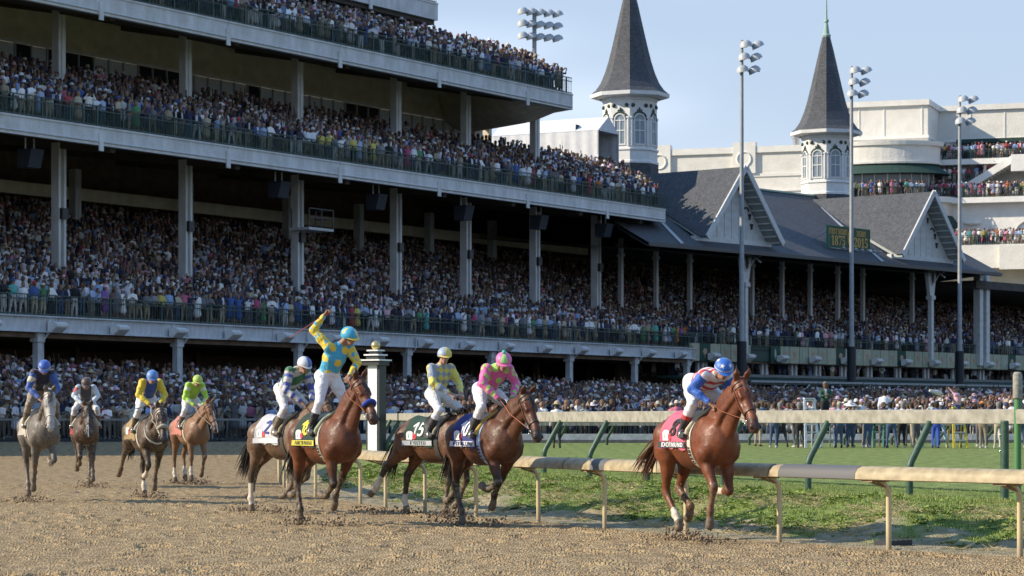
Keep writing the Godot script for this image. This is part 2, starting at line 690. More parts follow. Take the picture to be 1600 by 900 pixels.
	# neck and head
	var na := deg_to_rad(h.neck[0]); var nb := deg_to_rad(h.neck[1])
	var nd := Vector3(cos(na) * cos(nb), sin(na), cos(na) * sin(nb))
	var nr := Vector3(-sin(nb), 0, cos(nb))
	var nu := nr.cross(nd).normalized()
	if nu.y < 0: nu = -nu
	var n0 := Vector3(0.44, 1.36, 0)
	var poll := n0 + nd * 0.80
	var crest := n0 + nd * 0.42 + nu * 0.045
	t.add(n0 + nu * 0.02, crest, 0.225, 0.155, 1, 0.56, nr.lerp(Vector3.BACK, 0.6).normalized())
	t.add(crest, poll - nu * 0.03, 0.155, 0.100, 1, 0.58, nr)
	t.add(Vector3(0.58, 1.20, 0), poll - nu * 0.13 - nd * 0.08, 0.175, 0.085, 1, 0.62, nr)
	var ha := deg_to_rad(h.head[0]); var hb := deg_to_rad(h.head[1])
	var hd := Vector3(cos(ha) * cos(hb), sin(ha), cos(ha) * sin(hb))
	var hr := Vector3(-sin(hb), 0, cos(hb))
	var hu := hr.cross(hd).normalized()
	if hu.y < 0: hu = -hu
	var H := func(u: float, y: float, w := 0.0) -> Vector3: return poll + (hd * u + hu * y + hr * w) * HEAD
	t.add(H.call(-0.01, -0.03), H.call(0.17, -0.035), 0.092, 0.088, 2, 0.86, hr)
	t.add(H.call(0.06, -0.10), H.call(0.17, -0.105), 0.098, 0.082, 2, 0.62, hr)
	t.add(H.call(0.16, -0.035), H.call(0.45, -0.05), 0.080, 0.055, 2, 0.80, hr)
	t.add(H.call(0.17, -0.115), H.call(0.45, -0.10), 0.060, 0.040, 2, 0.66, hr)
	t.add(H.call(0.45, -0.062), H.call(0.545, -0.075), 0.062, 0.052, 3, 0.86, hr)
	t.add(H.call(0.47, -0.115), H.call(0.525, -0.125), 0.036, 0.032, 3, 1.0, hr)
	for w in [-1.0, 1.0]:
		t.ball(H.call(0.535, -0.052, w * 0.036), 0.026, 3)
		t.add(H.call(0.13, 0.012, w * 0.062), H.call(0.20, 0.006, w * 0.058), 0.024, 0.022, 2)
		t.add(H.call(0.22, -0.055, w * 0.06), H.call(0.34, -0.06, w * 0.048), 0.016, 0.012, 2)
		var ear: float = h.get("ears", -25.0)
		var tip: Vector3 = H.call(-0.03, 0.055, w * 0.055) + (hu * cos(deg_to_rad(ear)) + hd * sin(deg_to_rad(ear)) + hr * w * 0.18).normalized() * 0.135
		t.add(H.call(-0.03, 0.045, w * 0.052), H.call(-0.03, 0.055, w * 0.055).lerp(tip, 0.4), 0.030, 0.032, 4, 0.62, hd)
		t.add(H.call(-0.03, 0.055, w * 0.055).lerp(tip, 0.4), tip, 0.032, 0.006, 4, 0.62, hd)
	for o in t.list:
		if o[4] in [2, 3, 4]:
			o[2] *= HEAD; o[3] *= HEAD
	for w in [-1.0, 1.0]:
		t.add(Vector3(0.56, 1.26, w * 0.115), n0 + nd * 0.34 - nu * 0.07 + nr * w * 0.085, 0.075, 0.055, 1)
		t.add(n0 + nd * 0.34 - nu * 0.07 + nr * w * 0.085, poll - nu * 0.10 - nd * 0.06 + nr * w * 0.05, 0.055, 0.045, 1)
	return {"list": t.list, "trunk": trunk, "legs": hoofs, "low": feet_low, "poll": poll, "hd": hd, "hu": hu, "hr": hr, "n0": n0, "nd": nd, "nu": nu, "nr": nr, "crest": crest,
		"headlist": t.list.filter(func(o): return o[4] in [2, 3, 4]), "necklist": t.list.filter(func(o): return o[4] in [0, 1, 2])}

# jobs for the field: the body up to mid-neck in 2 cm cells, the head finer
func horse_jobs(r: Dictionary) -> Array:
	var cut := Plane(r.nd, (r.poll - r.nd * 0.10).dot(r.nd))
	var near_head: Array = r.list.filter(func(o): return o[4] in [1, 2, 3, 4])
	return [[r.list.filter(func(o): return o[4] < 2 or o[4] >= 10), 0.018, 100.0, cut, -1], [near_head, 0.0095, 100.0, cut, 1]]

func horse_skin(h: Dictionary, r: Dictionary, seedn: int) -> Callable:
	var n := FastNoiseLite.new()
	n.seed = seedn; n.frequency = 2.2; n.fractal_octaves = 3
	var coat: Color = h.coat
	var dark: Color = h.dark
	var light: Color = h.get("light", coat * 1.25)
	var mud := Color(0.20, 0.15, 0.10)
	var dust: float = h.get("dust", 0.15)
	var poll: Vector3 = r.poll; var hd: Vector3 = r.hd; var hu: Vector3 = r.hu; var hr: Vector3 = r.hr
	var socks: Array = h.get("socks", [0.0, 0.0, 0.0, 0.0])
	var points: float = h.get("points", 1.0)
	var legs: Array = r.legs
	var blaze: float = h.get("blaze", 0.0)
	var grey: bool = h.get("grey", false)
	return func(q: Vector3, id: int, nn: Vector3) -> Color:
		var z := n.get_noise_3dv(q * 1.0)
		var fine := n.get_noise_3dv(q * 6.0)
		var c := coat.lerp(light, clampf(0.35 + z * 0.9, 0.0, 1.0))
		if grey:
			c = c.lerp(dark, clampf(n.get_noise_3dv(q * 9.0) * 1.4 + 0.1, 0.0, 0.65))
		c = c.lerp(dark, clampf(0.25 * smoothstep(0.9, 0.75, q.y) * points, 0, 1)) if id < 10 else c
		if id >= 10:
			var leg := (id - 10) % 4
			var j: Array = legs[leg]
			var below := 0.0
			if id < 14:
				var ab: Vector3 = j[1] - j[0]
				below = clampf((q - j[0]).dot(ab) / ab.length_squared(), 0.0, 1.0)
				c = c.lerp(dark, smoothstep(0.35, 1.0, below) * points)
			elif id < 22:
				c = c.lerp(dark, points)
				var sock: float = socks[leg]
				var down: float = (q - j[2]).dot((j[2] - j[1]).normalized())
				if id >= 18 and sock > 0.0 or id < 18 and down > -sock:
					c = Color(0.62, 0.55, 0.45) if sock > 0.0 else c
				c = c.lerp(mud, clampf(0.35 + fine + dust, 0.0, 0.75) * (1.0 if sock == 0.0 else 0.35))
			else:
				c = Color(0.10, 0.075, 0.055).lerp(mud, 0.5 + fine * 0.5)
		elif id == 3:
			c = c.lerp(Color(0.035, 0.03, 0.03), 0.75 if not grey else 0.4)
		elif id == 4:
			c = c.lerp(dark, 0.25)
		if id == 2 or id == 3:
			var u := (q - poll).dot(hd)
			var w := absf((q - poll).dot(hr))
			if blaze > 0.0 and nn.dot(hu) > 0.35 and w < blaze * (0.7 + 0.5 * fine) and u > 0.06:
				c = Color(0.7, 0.66, 0.6)
			if grey:
				c = c.lerp(Color(0.52, 0.5, 0.46), 0.6)
		if id < 14 and id != 2 and id != 3:
			c = c.lerp(mud, clampf(dust * (0.5 + fine * 1.6), 0.0, 0.5))
		return c

# where a ray from p along d first meets the body, marched inwards from outside
static func onto(list: Array, p: Vector3, d: Vector3, far := 0.9, k := 85.0) -> Vector3:
	var t := 0.0
	for i in 40:
		var e := field_at(p + d * t, list, k)
		if e < 0.0015:
			break
		t += maxf(0.8 * minf(e, 0.12), 0.001)
		if t > far:
			break
	return p + d * t

# a strap laid round the head or neck: ring of directions from axis point c
func strap(mb: MB, list: Array, c: Vector3, e1: Vector3, e2: Vector3, a0: float, a1: float, wide: Vector3, steps := 20, thick := 0.006, out := 0.006) -> void:
	var rows := [[], [], [], []]
	for i in steps + 1:
		var a := lerpf(a0, a1, float(i) / steps)
		var dir := (e1 * cos(a) + e2 * sin(a)).normalized()
		var q := onto(list, c + dir * 0.4, -dir, 0.39)
		rows[0].append(q - wide * 0.5 - dir * 0.004)
		rows[1].append(q - wide * 0.5 + dir * (out + thick))
		rows[2].append(q + wide * 0.5 + dir * (out + thick))
		rows[3].append(q + wide * 0.5 - dir * 0.004)
	for k in 3:
		mb.grid([rows[k], rows[k + 1]])

# a lock of hair as a tapered tube
func lock(mb: MB, pts: Array, r: float, tint: Color) -> void:
	mb.col = tint
	var rr := []
	for i in pts.size():
		var t := float(i) / (pts.size() - 1)
		rr.append(r * (1.0 - 0.85 * t * t))
	mb.tube(pts, rr, 5, true, 0.5)

# a table of the flank on the right side, so that cloth and lettering can lie on it
func flank(r: Dictionary, side: float) -> Callable:
	var tb := []
	for i in 15:
		var row := []
		for j in 15:
			var x := -0.75 + i * 0.1
			var y := 0.80 + j * 0.05
			row.append(absf(onto(r.trunk, Vector3(x, y, side * 0.7), Vector3(0, 0, -side), 0.7).z))
		tb.append(row)
	return func(x: float, y: float, out: float) -> Vector3:
		var u := clampf((x + 0.75) / 0.1, 0, 13.99); var w := clampf((y - 0.80) / 0.05, 0, 13.99)
		var i := int(u); var j := int(w)
		var z := lerpf(lerpf(tb[i][j], tb[i + 1][j], u - i), lerpf(tb[i][j + 1], tb[i + 1][j + 1], u - i), w - j)
		return Vector3(x, y, side * (z + out))

func build_horse(h: Dictionary, r: Dictionary, made: Array, seedn: int) -> Node3D:
	var rng := RandomNumberGenerator.new()
	rng.seed = seedn
	var at: Vector3 = h.at
	at.y += -r.low + h.get("lift", 0.0)
	var root := thing("horse", h.label, "horse", Vector3(h.at.x, 0, h.at.z), -deg_to_rad(h.turn), "racehorses galloping along the dirt track")
	var up := -float(r.low) + float(h.get("lift", 0.0)) + float(h.get("ground", 0.0))
	var o := Node3D.new()
	root.position.y = up
	var skin := horse_skin(h, r, seedn)
	var coat := vcol("horse_coat", 0.9)
	coat.metallic_specular = 0.42
	coat.uv1_triplanar = true
	coat.uv1_scale = Vector3(1.6, 1.6, 1.6)
	coat.roughness_texture = noise_tex("coat_sheen", 0.016, Color(0.34, 0.34, 0.34), Color(0.78, 0.78, 0.78), 5)
	coat.normal_enabled = true
	coat.normal_texture = noise_tex("coat_relief", 0.014, Color.BLACK, Color.WHITE, 5, FastNoiseLite.TYPE_SIMPLEX_SMOOTH, 512, true, 10.0)
	coat.normal_scale = 0.42
	# one continuous skin: both grids in one mesh
	var b0: Dictionary = made[0]
	var b1: Dictionary = made[1]
	var whole := {"v": b0.v.duplicate(), "n": b0.n.duplicate(), "id": b0.id.duplicate(), "ix": b0.ix.duplicate()}
	var first: int = whole.v.size()
	whole.v.append_array(b1.v); whole.n.append_array(b1.n); whole.id.append_array(b1.id)
	for i in b1.ix:
		whole.ix.append(first + i)
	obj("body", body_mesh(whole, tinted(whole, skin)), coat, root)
	var poll: Vector3 = r.poll; var hd: Vector3 = r.hd; var hu: Vector3 = r.hu; var hr: Vector3 = r.hr
	var H := func(u: float, y: float, w := 0.0) -> Vector3: return poll + (hd * u + hu * y + hr * w) * HEAD
	# eyes and nostrils
	var hb := Basis(hd, hu, hr)
	for w in [-1.0, 1.0]:
		var e := MB.new()
		var q := onto(r.headlist, H.call(0.165, -0.02, w * 0.3), -hr * w, 0.3)
		e.ball(q - hr * w * 0.009, Vector3(0.021, 0.016, 0.016), 12, 8, hb)
		obj("eye", e, mat("horse_eye", Color(0.012, 0.008, 0.006), 0.08), root)
		var ns := MB.new()
		var qn := onto(r.headlist, H.call(0.55, -0.055, w * 0.05) + (hd + hr * w * 0.9).normalized() * 0.2, -(hd + hr * w * 0.9).normalized(), 0.3)
		ns.ball(qn, Vector3(0.006, 0.021, 0.013), 10, 6, Basis((hd + hr * w * 0.9).normalized(), hu, (hd + hr * w * 0.9).normalized().cross(hu)))
		obj("nostril", ns, mat("horse_nostril", Color(0.01, 0.007, 0.007), 0.7), root)
	# hair
	var hair := vcol("horse_hair", 0.5, 0.2)
	var mc: Color = h.mane
	var mane := MB.new()
	var nd: Vector3 = r.nd; var nu: Vector3 = r.nu; var nr: Vector3 = r.nr
	var blow: float = h.get("blow", 0.5)
	var side: float = h.get("mane_side", -1.0)
	for i in 110:
		var t := rng.randf()
		var base: Vector3 = (r.n0 as Vector3 + nu * 0.2).lerp(r.crest + nu * 0.125, t / 0.52) if t < 0.52 else (r.crest + nu * 0.125).lerp(poll + nu * 0.06, (t - 0.52) / 0.48)
		base = onto(r.necklist, base + nu * 0.2, -nu, 0.4) + nu * 0.004 - nd * 0.02
		var out: Vector3 = (nr * side * rng.randf_range(0.5, 1.0) - nd * blow * rng.randf_range(0.3, 1.3) + nu * rng.randf_range(0.1, 0.6)).normalized()
		var l := rng.randf_range(0.09, 0.20)
		var p1 := base + (nu * 0.6 + out).normalized() * l * 0.4
		var p2 := p1 + out * l * 0.35 - Vector3(0, 0.02, 0)
		var p3 := p2 + (out * 0.6 - Vector3(0, 0.8, 0)).normalized() * l * 0.4
		lock(mane, [base, p1, p2, p3], rng.randf_range(0.008, 0.014), mc * rng.randf_range(0.7, 1.3))
	for i in 16:
		var base: Vector3 = H.call(-0.02, 0.05, rng.randf_range(-0.03, 0.03))
		lock(mane, [base, base + hu * 0.025 + hd * 0.05, H.call(rng.randf_range(0.08, 0.16), 0.065, rng.randf_range(-0.04, 0.04)), H.call(rng.randf_range(0.14, 0.24), 0.045, rng.randf_range(-0.05, 0.05))], 0.009, mc * rng.randf_range(0.7, 1.3))
	obj("mane", mane, hair, root)
	var tail := MB.new()
	var td: Array = h.get("tail", [-50.0, 0.0, 0.75])
	var dock := Vector3(-0.90, 1.30, 0)
	for i in 90:
		var a := deg_to_rad(td[0] + rng.randf_range(-13, 13))
		var s := deg_to_rad(td[1] + rng.randf_range(-15, 15))
		var l: float = td[2] * rng.randf_range(0.65, 1.05)
		var f := Vector3(-cos(a) * cos(s), sin(a), cos(a) * sin(s))
		var q0 := dock + Vector3(0.05, rng.randf_range(-0.03, 0.03), rng.randf_range(-0.025, 0.025))
		var q1 := q0 + Vector3(-0.10, -0.02, 0) + f * 0.06
		var q2 := q1 + f * l * 0.35 + Vector3(rng.randfn() * 0.015, rng.randfn() * 0.015, rng.randfn() * 0.02)
		var q3 := q2 + (f + Vector3(-0.1, -0.35, 0)).normalized() * l * 0.35
		var q4 := q3 + (f * 0.8 + Vector3(rng.randf_range(-0.4, 0.2), -0.55, rng.randf_range(-0.2, 0.2))).normalized() * l * 0.35
		lock(tail, [q0, q1, q2, q3, q4], rng.randf_range(0.012, 0.02), mc * rng.randf_range(0.65, 1.35))
	obj("tail", tail, hair, root)
	# hooves are part of the skin; shoes show as thin rims
	tack(h, r, root, rng)
	return root

func tack(h: Dictionary, r: Dictionary, root: Node3D, rng: RandomNumberGenerator) -> void:
	var poll: Vector3 = r.poll; var hd: Vector3 = r.hd; var hu: Vector3 = r.hu; var hr: Vector3 = r.hr
	var H := func(u: float, y: float, w := 0.0) -> Vector3: return poll + (hd * u + hu * y + hr * w) * HEAD
	var leather := mat("tack_leather_%s" % h.get("leather_name", "brown"), h.get("leather", Color(0.045, 0.025, 0.015)), 0.5)
	var br := MB.new()
	# noseband, browband, headpiece and cheekpieces
	strap(br, r.headlist, H.call(0.36, -0.07), hu, hr, 0, TAU, hd * 0.022, 26)
	strap(br, r.headlist, H.call(0.07, -0.03), hu, hr, -1.45, 1.45, hd * 0.020, 18)
	strap(br, r.headlist, H.call(0.015, -0.06), hu, hr, 0, TAU, hd * 0.020, 26)
	for w in [-1.0, 1.0]:
		var pts := []
		for i in 9:
			var t := i / 8.0
			pts.append(onto(r.headlist, H.call(lerpf(0.05, 0.44, t), lerpf(-0.04, -0.09, t), w * 0.3), -hr * w, 0.3) + hr * w * 0.008)
		br.tube(pts, [0.009], 6, true, 0.45)
	obj("bridle", br, leather, root)
	for w in [-1.0, 1.0]:
		var ring := MB.new()
		var c: Vector3 = onto(r.headlist, H.call(0.445, -0.095, w * 0.3), -hr * w, 0.3) + hr * w * 0.014
		var pts := []
		for i in 13:
			pts.append(c + (hd * cos(TAU * i / 12.0) + hu * sin(TAU * i / 12.0)) * 0.026)
		ring.tube(pts, [0.005], 6)
		obj("bit_ring", ring, mat("polished_steel", Color(0.6, 0.6, 0.6), 0.25, 1.0), root)
	if h.has("noseroll"):
		var nr := MB.new()
		var pts := []
		for i in 15:
			var a := lerpf(-1.55, 1.55, i / 14.0)
			var dir := hu * cos(a) + hr * sin(a)
			pts.append(onto(r.headlist, H.call(0.34, -0.06) + dir * 0.4, -dir, 0.39) + dir * 0.022)
		var rad := []
		for i in 15:
			rad.append(0.036 - 0.018 * pow(absf(i - 7) / 7.0, 3) + rng.randf_range(-0.002, 0.002))
		nr.tube(pts, rad, 10)
		var fl := worn("fleece_%s" % h.noseroll_name, h.noseroll, 0.95, 0.25, 6.0, 0.8)
		obj("fleece_noseband", nr, fl, root)
	# saddlecloth
	var cl: Dictionary = h.cloth
	var cm := worn("saddlecloth_%s" % cl.name, cl.color, 0.85, 0.12, 2.0, 0.3)
	var bottom: float = cl.get("bottom", 0.98)
	var mb := MB.new()
	var rows := []
	var flr := flank(r, 1.0)
	var fll := flank(r, -1.0)
	var x0: float = cl.get("x0", -0.50)
	var x1: float = cl.get("x1", 0.18)
	for i in 15:
		var x := lerpf(x0, x1, i / 14.0)
		var row := []
		var low := bottom + 0.03 * sin(i * 0.9) * (i / 14.0)
		for j in 12:
			row.append(fll.call(x - 0.10 * (1.0 - j / 11.0) * (0.3), lerpf(low, 1.40, j / 11.0), 0.014 + 0.004 * sin(x * 23 + j)))
		for j in range(1, 10):
			var a := lerpf(-0.62, 0.62, j / 10.0)
			var dir := Vector3(0, cos(a), sin(a))
			row.append(onto(r.trunk, Vector3(x, 1.22, 0) + dir * 0.5, -dir, 0.5) + dir * 0.014)
		for j in 12:
			var jj := 11 - j
			row.append(flr.call(x - 0.10 * (1.0 - jj / 11.0) * (0.3), lerpf(low, 1.40, jj / 11.0), 0.014 + 0.004 * sin(x * 23 + jj)))
		rows.append(row)
	mb.grid(rows)
	# a second sheet under it gives the cloth its thickness
	var under := []
	for row in rows:
		var u := []
		for q in row:
			u.append(q + (Vector3(q.x, 1.22, 0) - q).normalized() * 0.008)
		under.append(u)
	mb.grid(under, true)
	for e in [[rows[0], under[0]], [under[-1], rows[-1]]]:
		mb.grid(e)
	var sc := obj("saddlecloth", mb, cm, root)
	# name strip, number and emblem on the right side
	var strip := func(xa: float, xb: float, ya: float, yb: float, out: float) -> MB:
		var m := MB.new()
		var rr := []
		for i in 9:
			var x := lerpf(xa, xb, i / 8.0)
			var row := []
			for j in 5:
				row.append(flr.call(x, lerpf(ya, yb, j / 4.0), out))
			rr.append(row)
		m.grid(rr, true)
		var back := []
		for row in rr:
			var u := []
			for q in row: u.append(q - Vector3(0, 0, 0.004))
			back.append(u)
		m.grid(back)
		return m
	if cl.has("strip"):
		obj("name_strip", strip.call(x0 - 0.03, x1 - 0.03, bottom + 0.012, bottom + 0.090, 0.024), mat("name_strip_%s" % cl.name, cl.strip, 0.85), sc)
	var write := func(text: String, cx: float, cy: float, high: float, color: Color, called: String, bold: bool, wide: float) -> void:
		var l := letters(text, high, "Droid Sans", bold, 0.003)
		var most := 0.001
		for q: Vector3 in l.v: most = maxf(most, absf(q.x))
		var squeeze := wide * 0.5 / most
		var m := MB.new()
		for q: Vector3 in l.v:
			m.p(flr.call(cx + q.x * squeeze, cy + q.y, 0.026 + q.z))
		m.ix = l.ix
		obj(called, m, mat("ink_%d_%d_%d" % [int(color.r * 99), int(color.g * 99), int(color.b * 99)], color, 0.8), sc)
	if cl.has("title"):
		write.call(cl.title, (x0 + x1) / 2 - 0.03, bottom + 0.051, 0.056, cl.title_color, "name_lettering", true, (x1 - x0) * (0.86 if cl.title.length() > 7 else 0.6))
	if cl.has("number"):
		write.call(cl.number, x0 + 0.29, 1.37, 0.22, cl.number_color, "number", true, 0.30 if cl.number.length() > 1 else 0.20)
	if cl.has("emblem"):
		var m := MB.new()
		var ring := []
		var cx: float = x0 + 0.10
		var cy := bottom + 0.165
		for i in 13:
			var a := PI * i / 12.0
			ring.append(Vector2(cx + cos(a) * 0.065, cy + 0.03 + sin(a) * 0.05))
		ring.append(Vector2(cx - 0.065, cy - 0.06)); ring.append(Vector2(cx + 0.065, cy - 0.06))
		var mid := m.p(flr.call(cx, cy, 0.026))
		for q in ring: m.p(flr.call(q.x, q.y, 0.026))
		for i in ring.size():
			m.ix.append_array([mid, mid + 1 + (i + 1) % ring.size(), mid + 1 + i])
		obj("emblem", m, mat("emblem_white", Color(0.75, 0.75, 0.72), 0.8), sc)
		var tw := MB.new()
		for s in [-0.022, 0.022]:
			var n0 := tw.p(flr.call(cx + s - 0.012, cy - 0.04, 0.029)); tw.p(flr.call(cx + s + 0.012, cy - 0.04, 0.029)); tw.p(flr.call(cx + s, cy + 0.055, 0.029))
			tw.ix.append_array([n0, n0 + 2, n0 + 1])
		obj("emblem_spires", tw, mat("emblem_teal", Color(0.04, 0.22, 0.22), 0.8), sc)
		var rose := MB.new()
		var rc: Vector3 = flr.call(cx + 0.13, cy - 0.01, 0.026)
		for i in 7:
			rose.ball(rc + Vector3(cos(i * 0.9) * 0.03, sin(i * 0.9) * 0.03, 0), Vector3(0.022, 0.022, 0.004), 8, 5)
		obj("emblem_rose", rose, mat("emblem_red", Color(0.55, 0.05, 0.07), 0.8), sc)
	# girth and overgirth
	var gm := MB.new()
	strap(gm, r.trunk, Vector3(0.22, 1.20, 0), Vector3.UP, Vector3.BACK, 0.5, TAU - 0.5, Vector3(0.085, 0, 0), 30, 0.006, 0.006)
	var girth := obj("girth", gm, mat("girth_%s" % cl.name, h.get("girth", Color(0.5, 0.46, 0.38)), 0.85), root)
	if h.has("girth_text"):
		var l := letters(h.girth_text, 0.06, "Droid Sans", true, 0.003)
		var m := MB.new()
		for q: Vector3 in l.v:
			m.p(flr.call(0.22 - q.y, 1.02 + q.x * 0.9, 0.018 + q.z))
		m.ix = l.ix
		obj("girth_lettering", m, mat("ink_black", Color(0.02, 0.02, 0.02), 0.8), girth)
	# saddle: small racing saddle with flaps, over a pad
	var sd := MB.new()
	var sr := []
	for i in 9:
		var t := i / 8.0
		var x := lerpf(-0.12, 0.26, t)
		var row := []
		for j in 11:
			var a := lerpf(-1.15, 1.15, j / 10.0) * (0.62 + 0.38 * sin(PI * clampf(t * 1.05, 0, 1)))
			var dir := Vector3(0, cos(a), sin(a))
			row.append(onto(r.trunk, Vector3(x, 1.22, 0) + dir * 0.5, -dir, 0.5) + dir * (0.030 + (0.03 if i in [0, 8] else 0.0) * cos(a) ** 4))
		sr.append(row)
	sd.grid(sr)
	obj("saddle", sd, mat("saddle_%s" % cl.name, h.get("saddle", Color(0.03, 0.025, 0.022)), 0.5), root)
	var pad := MB.new()
	var edge := []
	for j in 15:
		var a := lerpf(-1.35, 1.35, j / 14.0)
		var dir := Vector3(0, cos(a), sin(a))
		edge.append(onto(r.trunk, Vector3(0.27 - 0.06 * absf(a), 1.22, 0) + dir * 0.5, -dir, 0.5) + dir * 0.026)
	pad.tube(edge, [0.028], 8)
	obj("saddle_pad_edge", pad, mat("pad_%s" % cl.name, h.get("pad", Color(0.45, 0.42, 0.33)), 0.9), root)
	if h.has("breastplate"):
		var bp := MB.new()
		strap(bp, r.necklist, Vector3(0.60, 1.34, 0), Vector3(-0.45, 0.9, 0).normalized(), Vector3.BACK, 0.5, TAU - 0.5, Vector3(0.02, 0.02, 0), 26)
		obj("breast_strap", bp, mat("white_webbing", Color(0.55, 0.52, 0.45), 0.8), root)

# ---------------------------------------------------------------- people

# hand of five separate fingers: frame x along the forearm, y back of the hand, z thumb side; curl 0 open .. 1 fist
static func hand_bones(t: Transform3D, curl: float, id: int, flip: float) -> Array:
	var b := Bones.new()
	for z in [-0.030, -0.010, 0.010, 0.029]:
		b.add(t * Vector3(-0.02, 0, z * 0.75), t * Vector3(0.078, 0, z), 0.0135, 0.0125, id)
	var ln := [0.068, 0.080, 0.086, 0.078]
	var i := 0
	for z in [-0.031, -0.0105, 0.0105, 0.031]:
		var l: float = ln[i]
		var p := Vector3(0.080, 0, z)
		var a := -curl * 0.9 - 0.12
		var rr := [0.0102, 0.0095, 0.0086, 0.0075]
		for s in 3:
			var q: Vector3 = p + Vector3(cos(a), sin(a), z * 0.4 * (1 - curl)) * l * [0.45, 0.31, 0.24][s]
			b.add(t * p, t * q, rr[s], rr[s + 1], id)
			p = q
			a -= curl * 1.25 + 0.12
		i += 1
	var p := t * Vector3(0.012, -0.006, 0.030)
	var q := t * Vector3(0.045, -0.018, 0.052)
	var s := t * Vector3(0.072, -0.034, lerpf(0.058, 0.030, curl))
	b.add(p, q, 0.0145, 0.0115, id)
	b.add(q, s, 0.0115, 0.0085, id)
	return b.list

func jockey_rig(j: Dictionary) -> Dictionary:
	var b := Bones.new()
	var P: Vector3 = j.pelvis; var C: Vector3 = j.chest; var N: Vector3 = j.nape; var Hc: Vector3 = j.head
	var spine := (N - P).normalized()
	var side: Vector3 = j.get("side", Vector3.BACK)
	var front := side.cross(spine).normalized()       # chest side
	if front.dot(Vector3(1, -0.3, 0)) < 0: front = -front
	b.add(P, P.lerp(C, 0.5) - front * 0.01, 0.125, 0.118, 3, 1.12, side)
	b.add(P.lerp(C, 0.30) - front * 0.012, C, 0.122, 0.142, 1, 1.18, side)
	b.add(C, N - spine * 0.05, 0.140, 0.09, 1, 1.25, side)
	b.add(N - spine * 0.03, Hc - (Hc - N) * 0.35, 0.056, 0.052, 0)
	for s in 2:
		var w := 1.0 if s == 0 else -1.0
		var sh: Vector3 = N - spine * 0.055 + side * w * 0.165
		var hip := P + side * w * 0.085
		var k: Vector3 = j.knee[s]; var a: Vector3 = j.ankle[s]; var e: Vector3 = j.elbow[s]; var g: Vector3 = j.hand[s]
		b.add(P + side * w * 0.07 - spine * 0.02 - front * 0.06, hip, 0.105, 0.10, 3)
		b.add(hip, hip.lerp(k, 0.4), 0.100, 0.092, 3)
		b.add(hip.lerp(k, 0.4), k, 0.092, 0.062, 3)
		b.add(k, k.lerp(a, 0.35), 0.062, 0.060, 3)
		var cuff: float = j.get("boot_top", 0.38)
		b.add(k.lerp(a, cuff), k.lerp(a, 0.55), 0.060, 0.054, 4)
		b.add(k.lerp(a, 0.55), a, 0.054, 0.040, 4)
		var toe: Vector3 = a + Vector3(0.15, -0.055, w * 0.035)
		b.add(a + Vector3(-0.045, -0.055, 0), a + Vector3(0.06, -0.055, w * 0.015), 0.036, 0.038, 4)
		b.add(a + Vector3(0.06, -0.055, w * 0.015), toe, 0.038, 0.026, 4)
		b.add(a, a + Vector3(0.03, -0.05, 0), 0.040, 0.036, 4)
		b.add(C.lerp(N, 0.5) + side * w * 0.10, sh, 0.088, 0.075, 1)
		b.add(sh, sh.lerp(e, 0.5), 0.074, 0.066, 2)
		b.add(sh.lerp(e, 0.5), e, 0.066, 0.052, 2)
		b.add(e, e.lerp(g, 0.4), 0.054, 0.052, 2)
		b.add(e.lerp(g, 0.4), e.lerp(g, 0.86), 0.050, 0.035, 2)
		b.add(e.lerp(g, 0.86), g, 0.028, 0.026, 0)
	# head: f forward (face), u up
	var f: Vector3 = (j.face as Vector3).normalized()
	var hr := f.cross(Vector3.UP if absf(f.y) < 0.95 else Vector3.RIGHT).normalized()
	hr = (hr + side * 0.0).normalized()
	var tilt: float = j.get("tilt", 0.0)
	hr = hr.rotated(f, tilt)
	var u := hr.cross(f).normalized()
	var hl := Bones.new()
	var X := func(x: float, y: float, z := 0.0) -> Vector3: return Hc + f * x + u * y + hr * z
	hl.add(X.call(-0.02, 0.03), X.call(0.015, 0.035), 0.088, 0.086, 0, 0.88, hr)
	hl.add(X.call(0.03, -0.015), X.call(0.042, -0.07), 0.064, 0.048, 0, 0.95, hr)
	hl.add(X.call(0.060, -0.088), X.call(0.066, -0.095), 0.026, 0.024, 0)
	hl.add(X.call(0.085, 0.005), X.call(0.108, -0.030), 0.011, 0.015, 0)
	hl.add(X.call(0.090, -0.034, 0.014), X.call(0.090, -0.034, -0.014), 0.010, 0.010, 0)
	hl.add(X.call(0.082, -0.062, 0.018), X.call(0.082, -0.062, -0.018), 0.0085, 0.0085, 5)
	hl.add(X.call(0.079, -0.076, 0.014), X.call(0.079, -0.076, -0.014), 0.009, 0.009, 5)
	hl.add(X.call(0.076, 0.026, 0.045), X.call(0.082, 0.024, -0.045), 0.014, 0.014, 0)
	for w in [-1.0, 1.0]:
		hl.add(X.call(-0.004, 0.012, w * 0.083), X.call(-0.010, -0.030, w * 0.080), 0.015, 0.010, 0, 0.6, hr)
		hl.ball(X.call(0.055, -0.022, w * 0.038), 0.026, 0)
	hl.add(X.call(-0.01, -0.04), X.call(-0.02, -0.11), 0.052, 0.056, 0)
	var hands := []
	for s in 2:
		var w := 1.0 if s == 0 else -1.0
		var d: Vector3 = (j.hand[s] - j.elbow[s]).normalized()
		d = (d + (j.get("hand_dir", [Vector3.ZERO, Vector3.ZERO])[s] as Vector3)).normalized()
		var up: Vector3 = j.get("hand_up", [Vector3(0.35, 1, 0), Vector3(0.35, 1, 0)])[s]
		var z := (d.cross(up)).normalized() * (-w)
		z = (-side * w - d * d.dot(-side * w)).normalized() if not j.has("hand_up") else z
		var y := (z.cross(d)).normalized()
		if y.dot(up) < 0: y = -y
		hands.append(hand_bones(Transform3D(Basis(d, y, z), j.hand[s]), 0.95, 0, w))
	return {"list": b.list, "head": hl.list, "hands": hands, "f": f, "u": u, "hr": hr, "spine": spine, "front": front, "side": side}

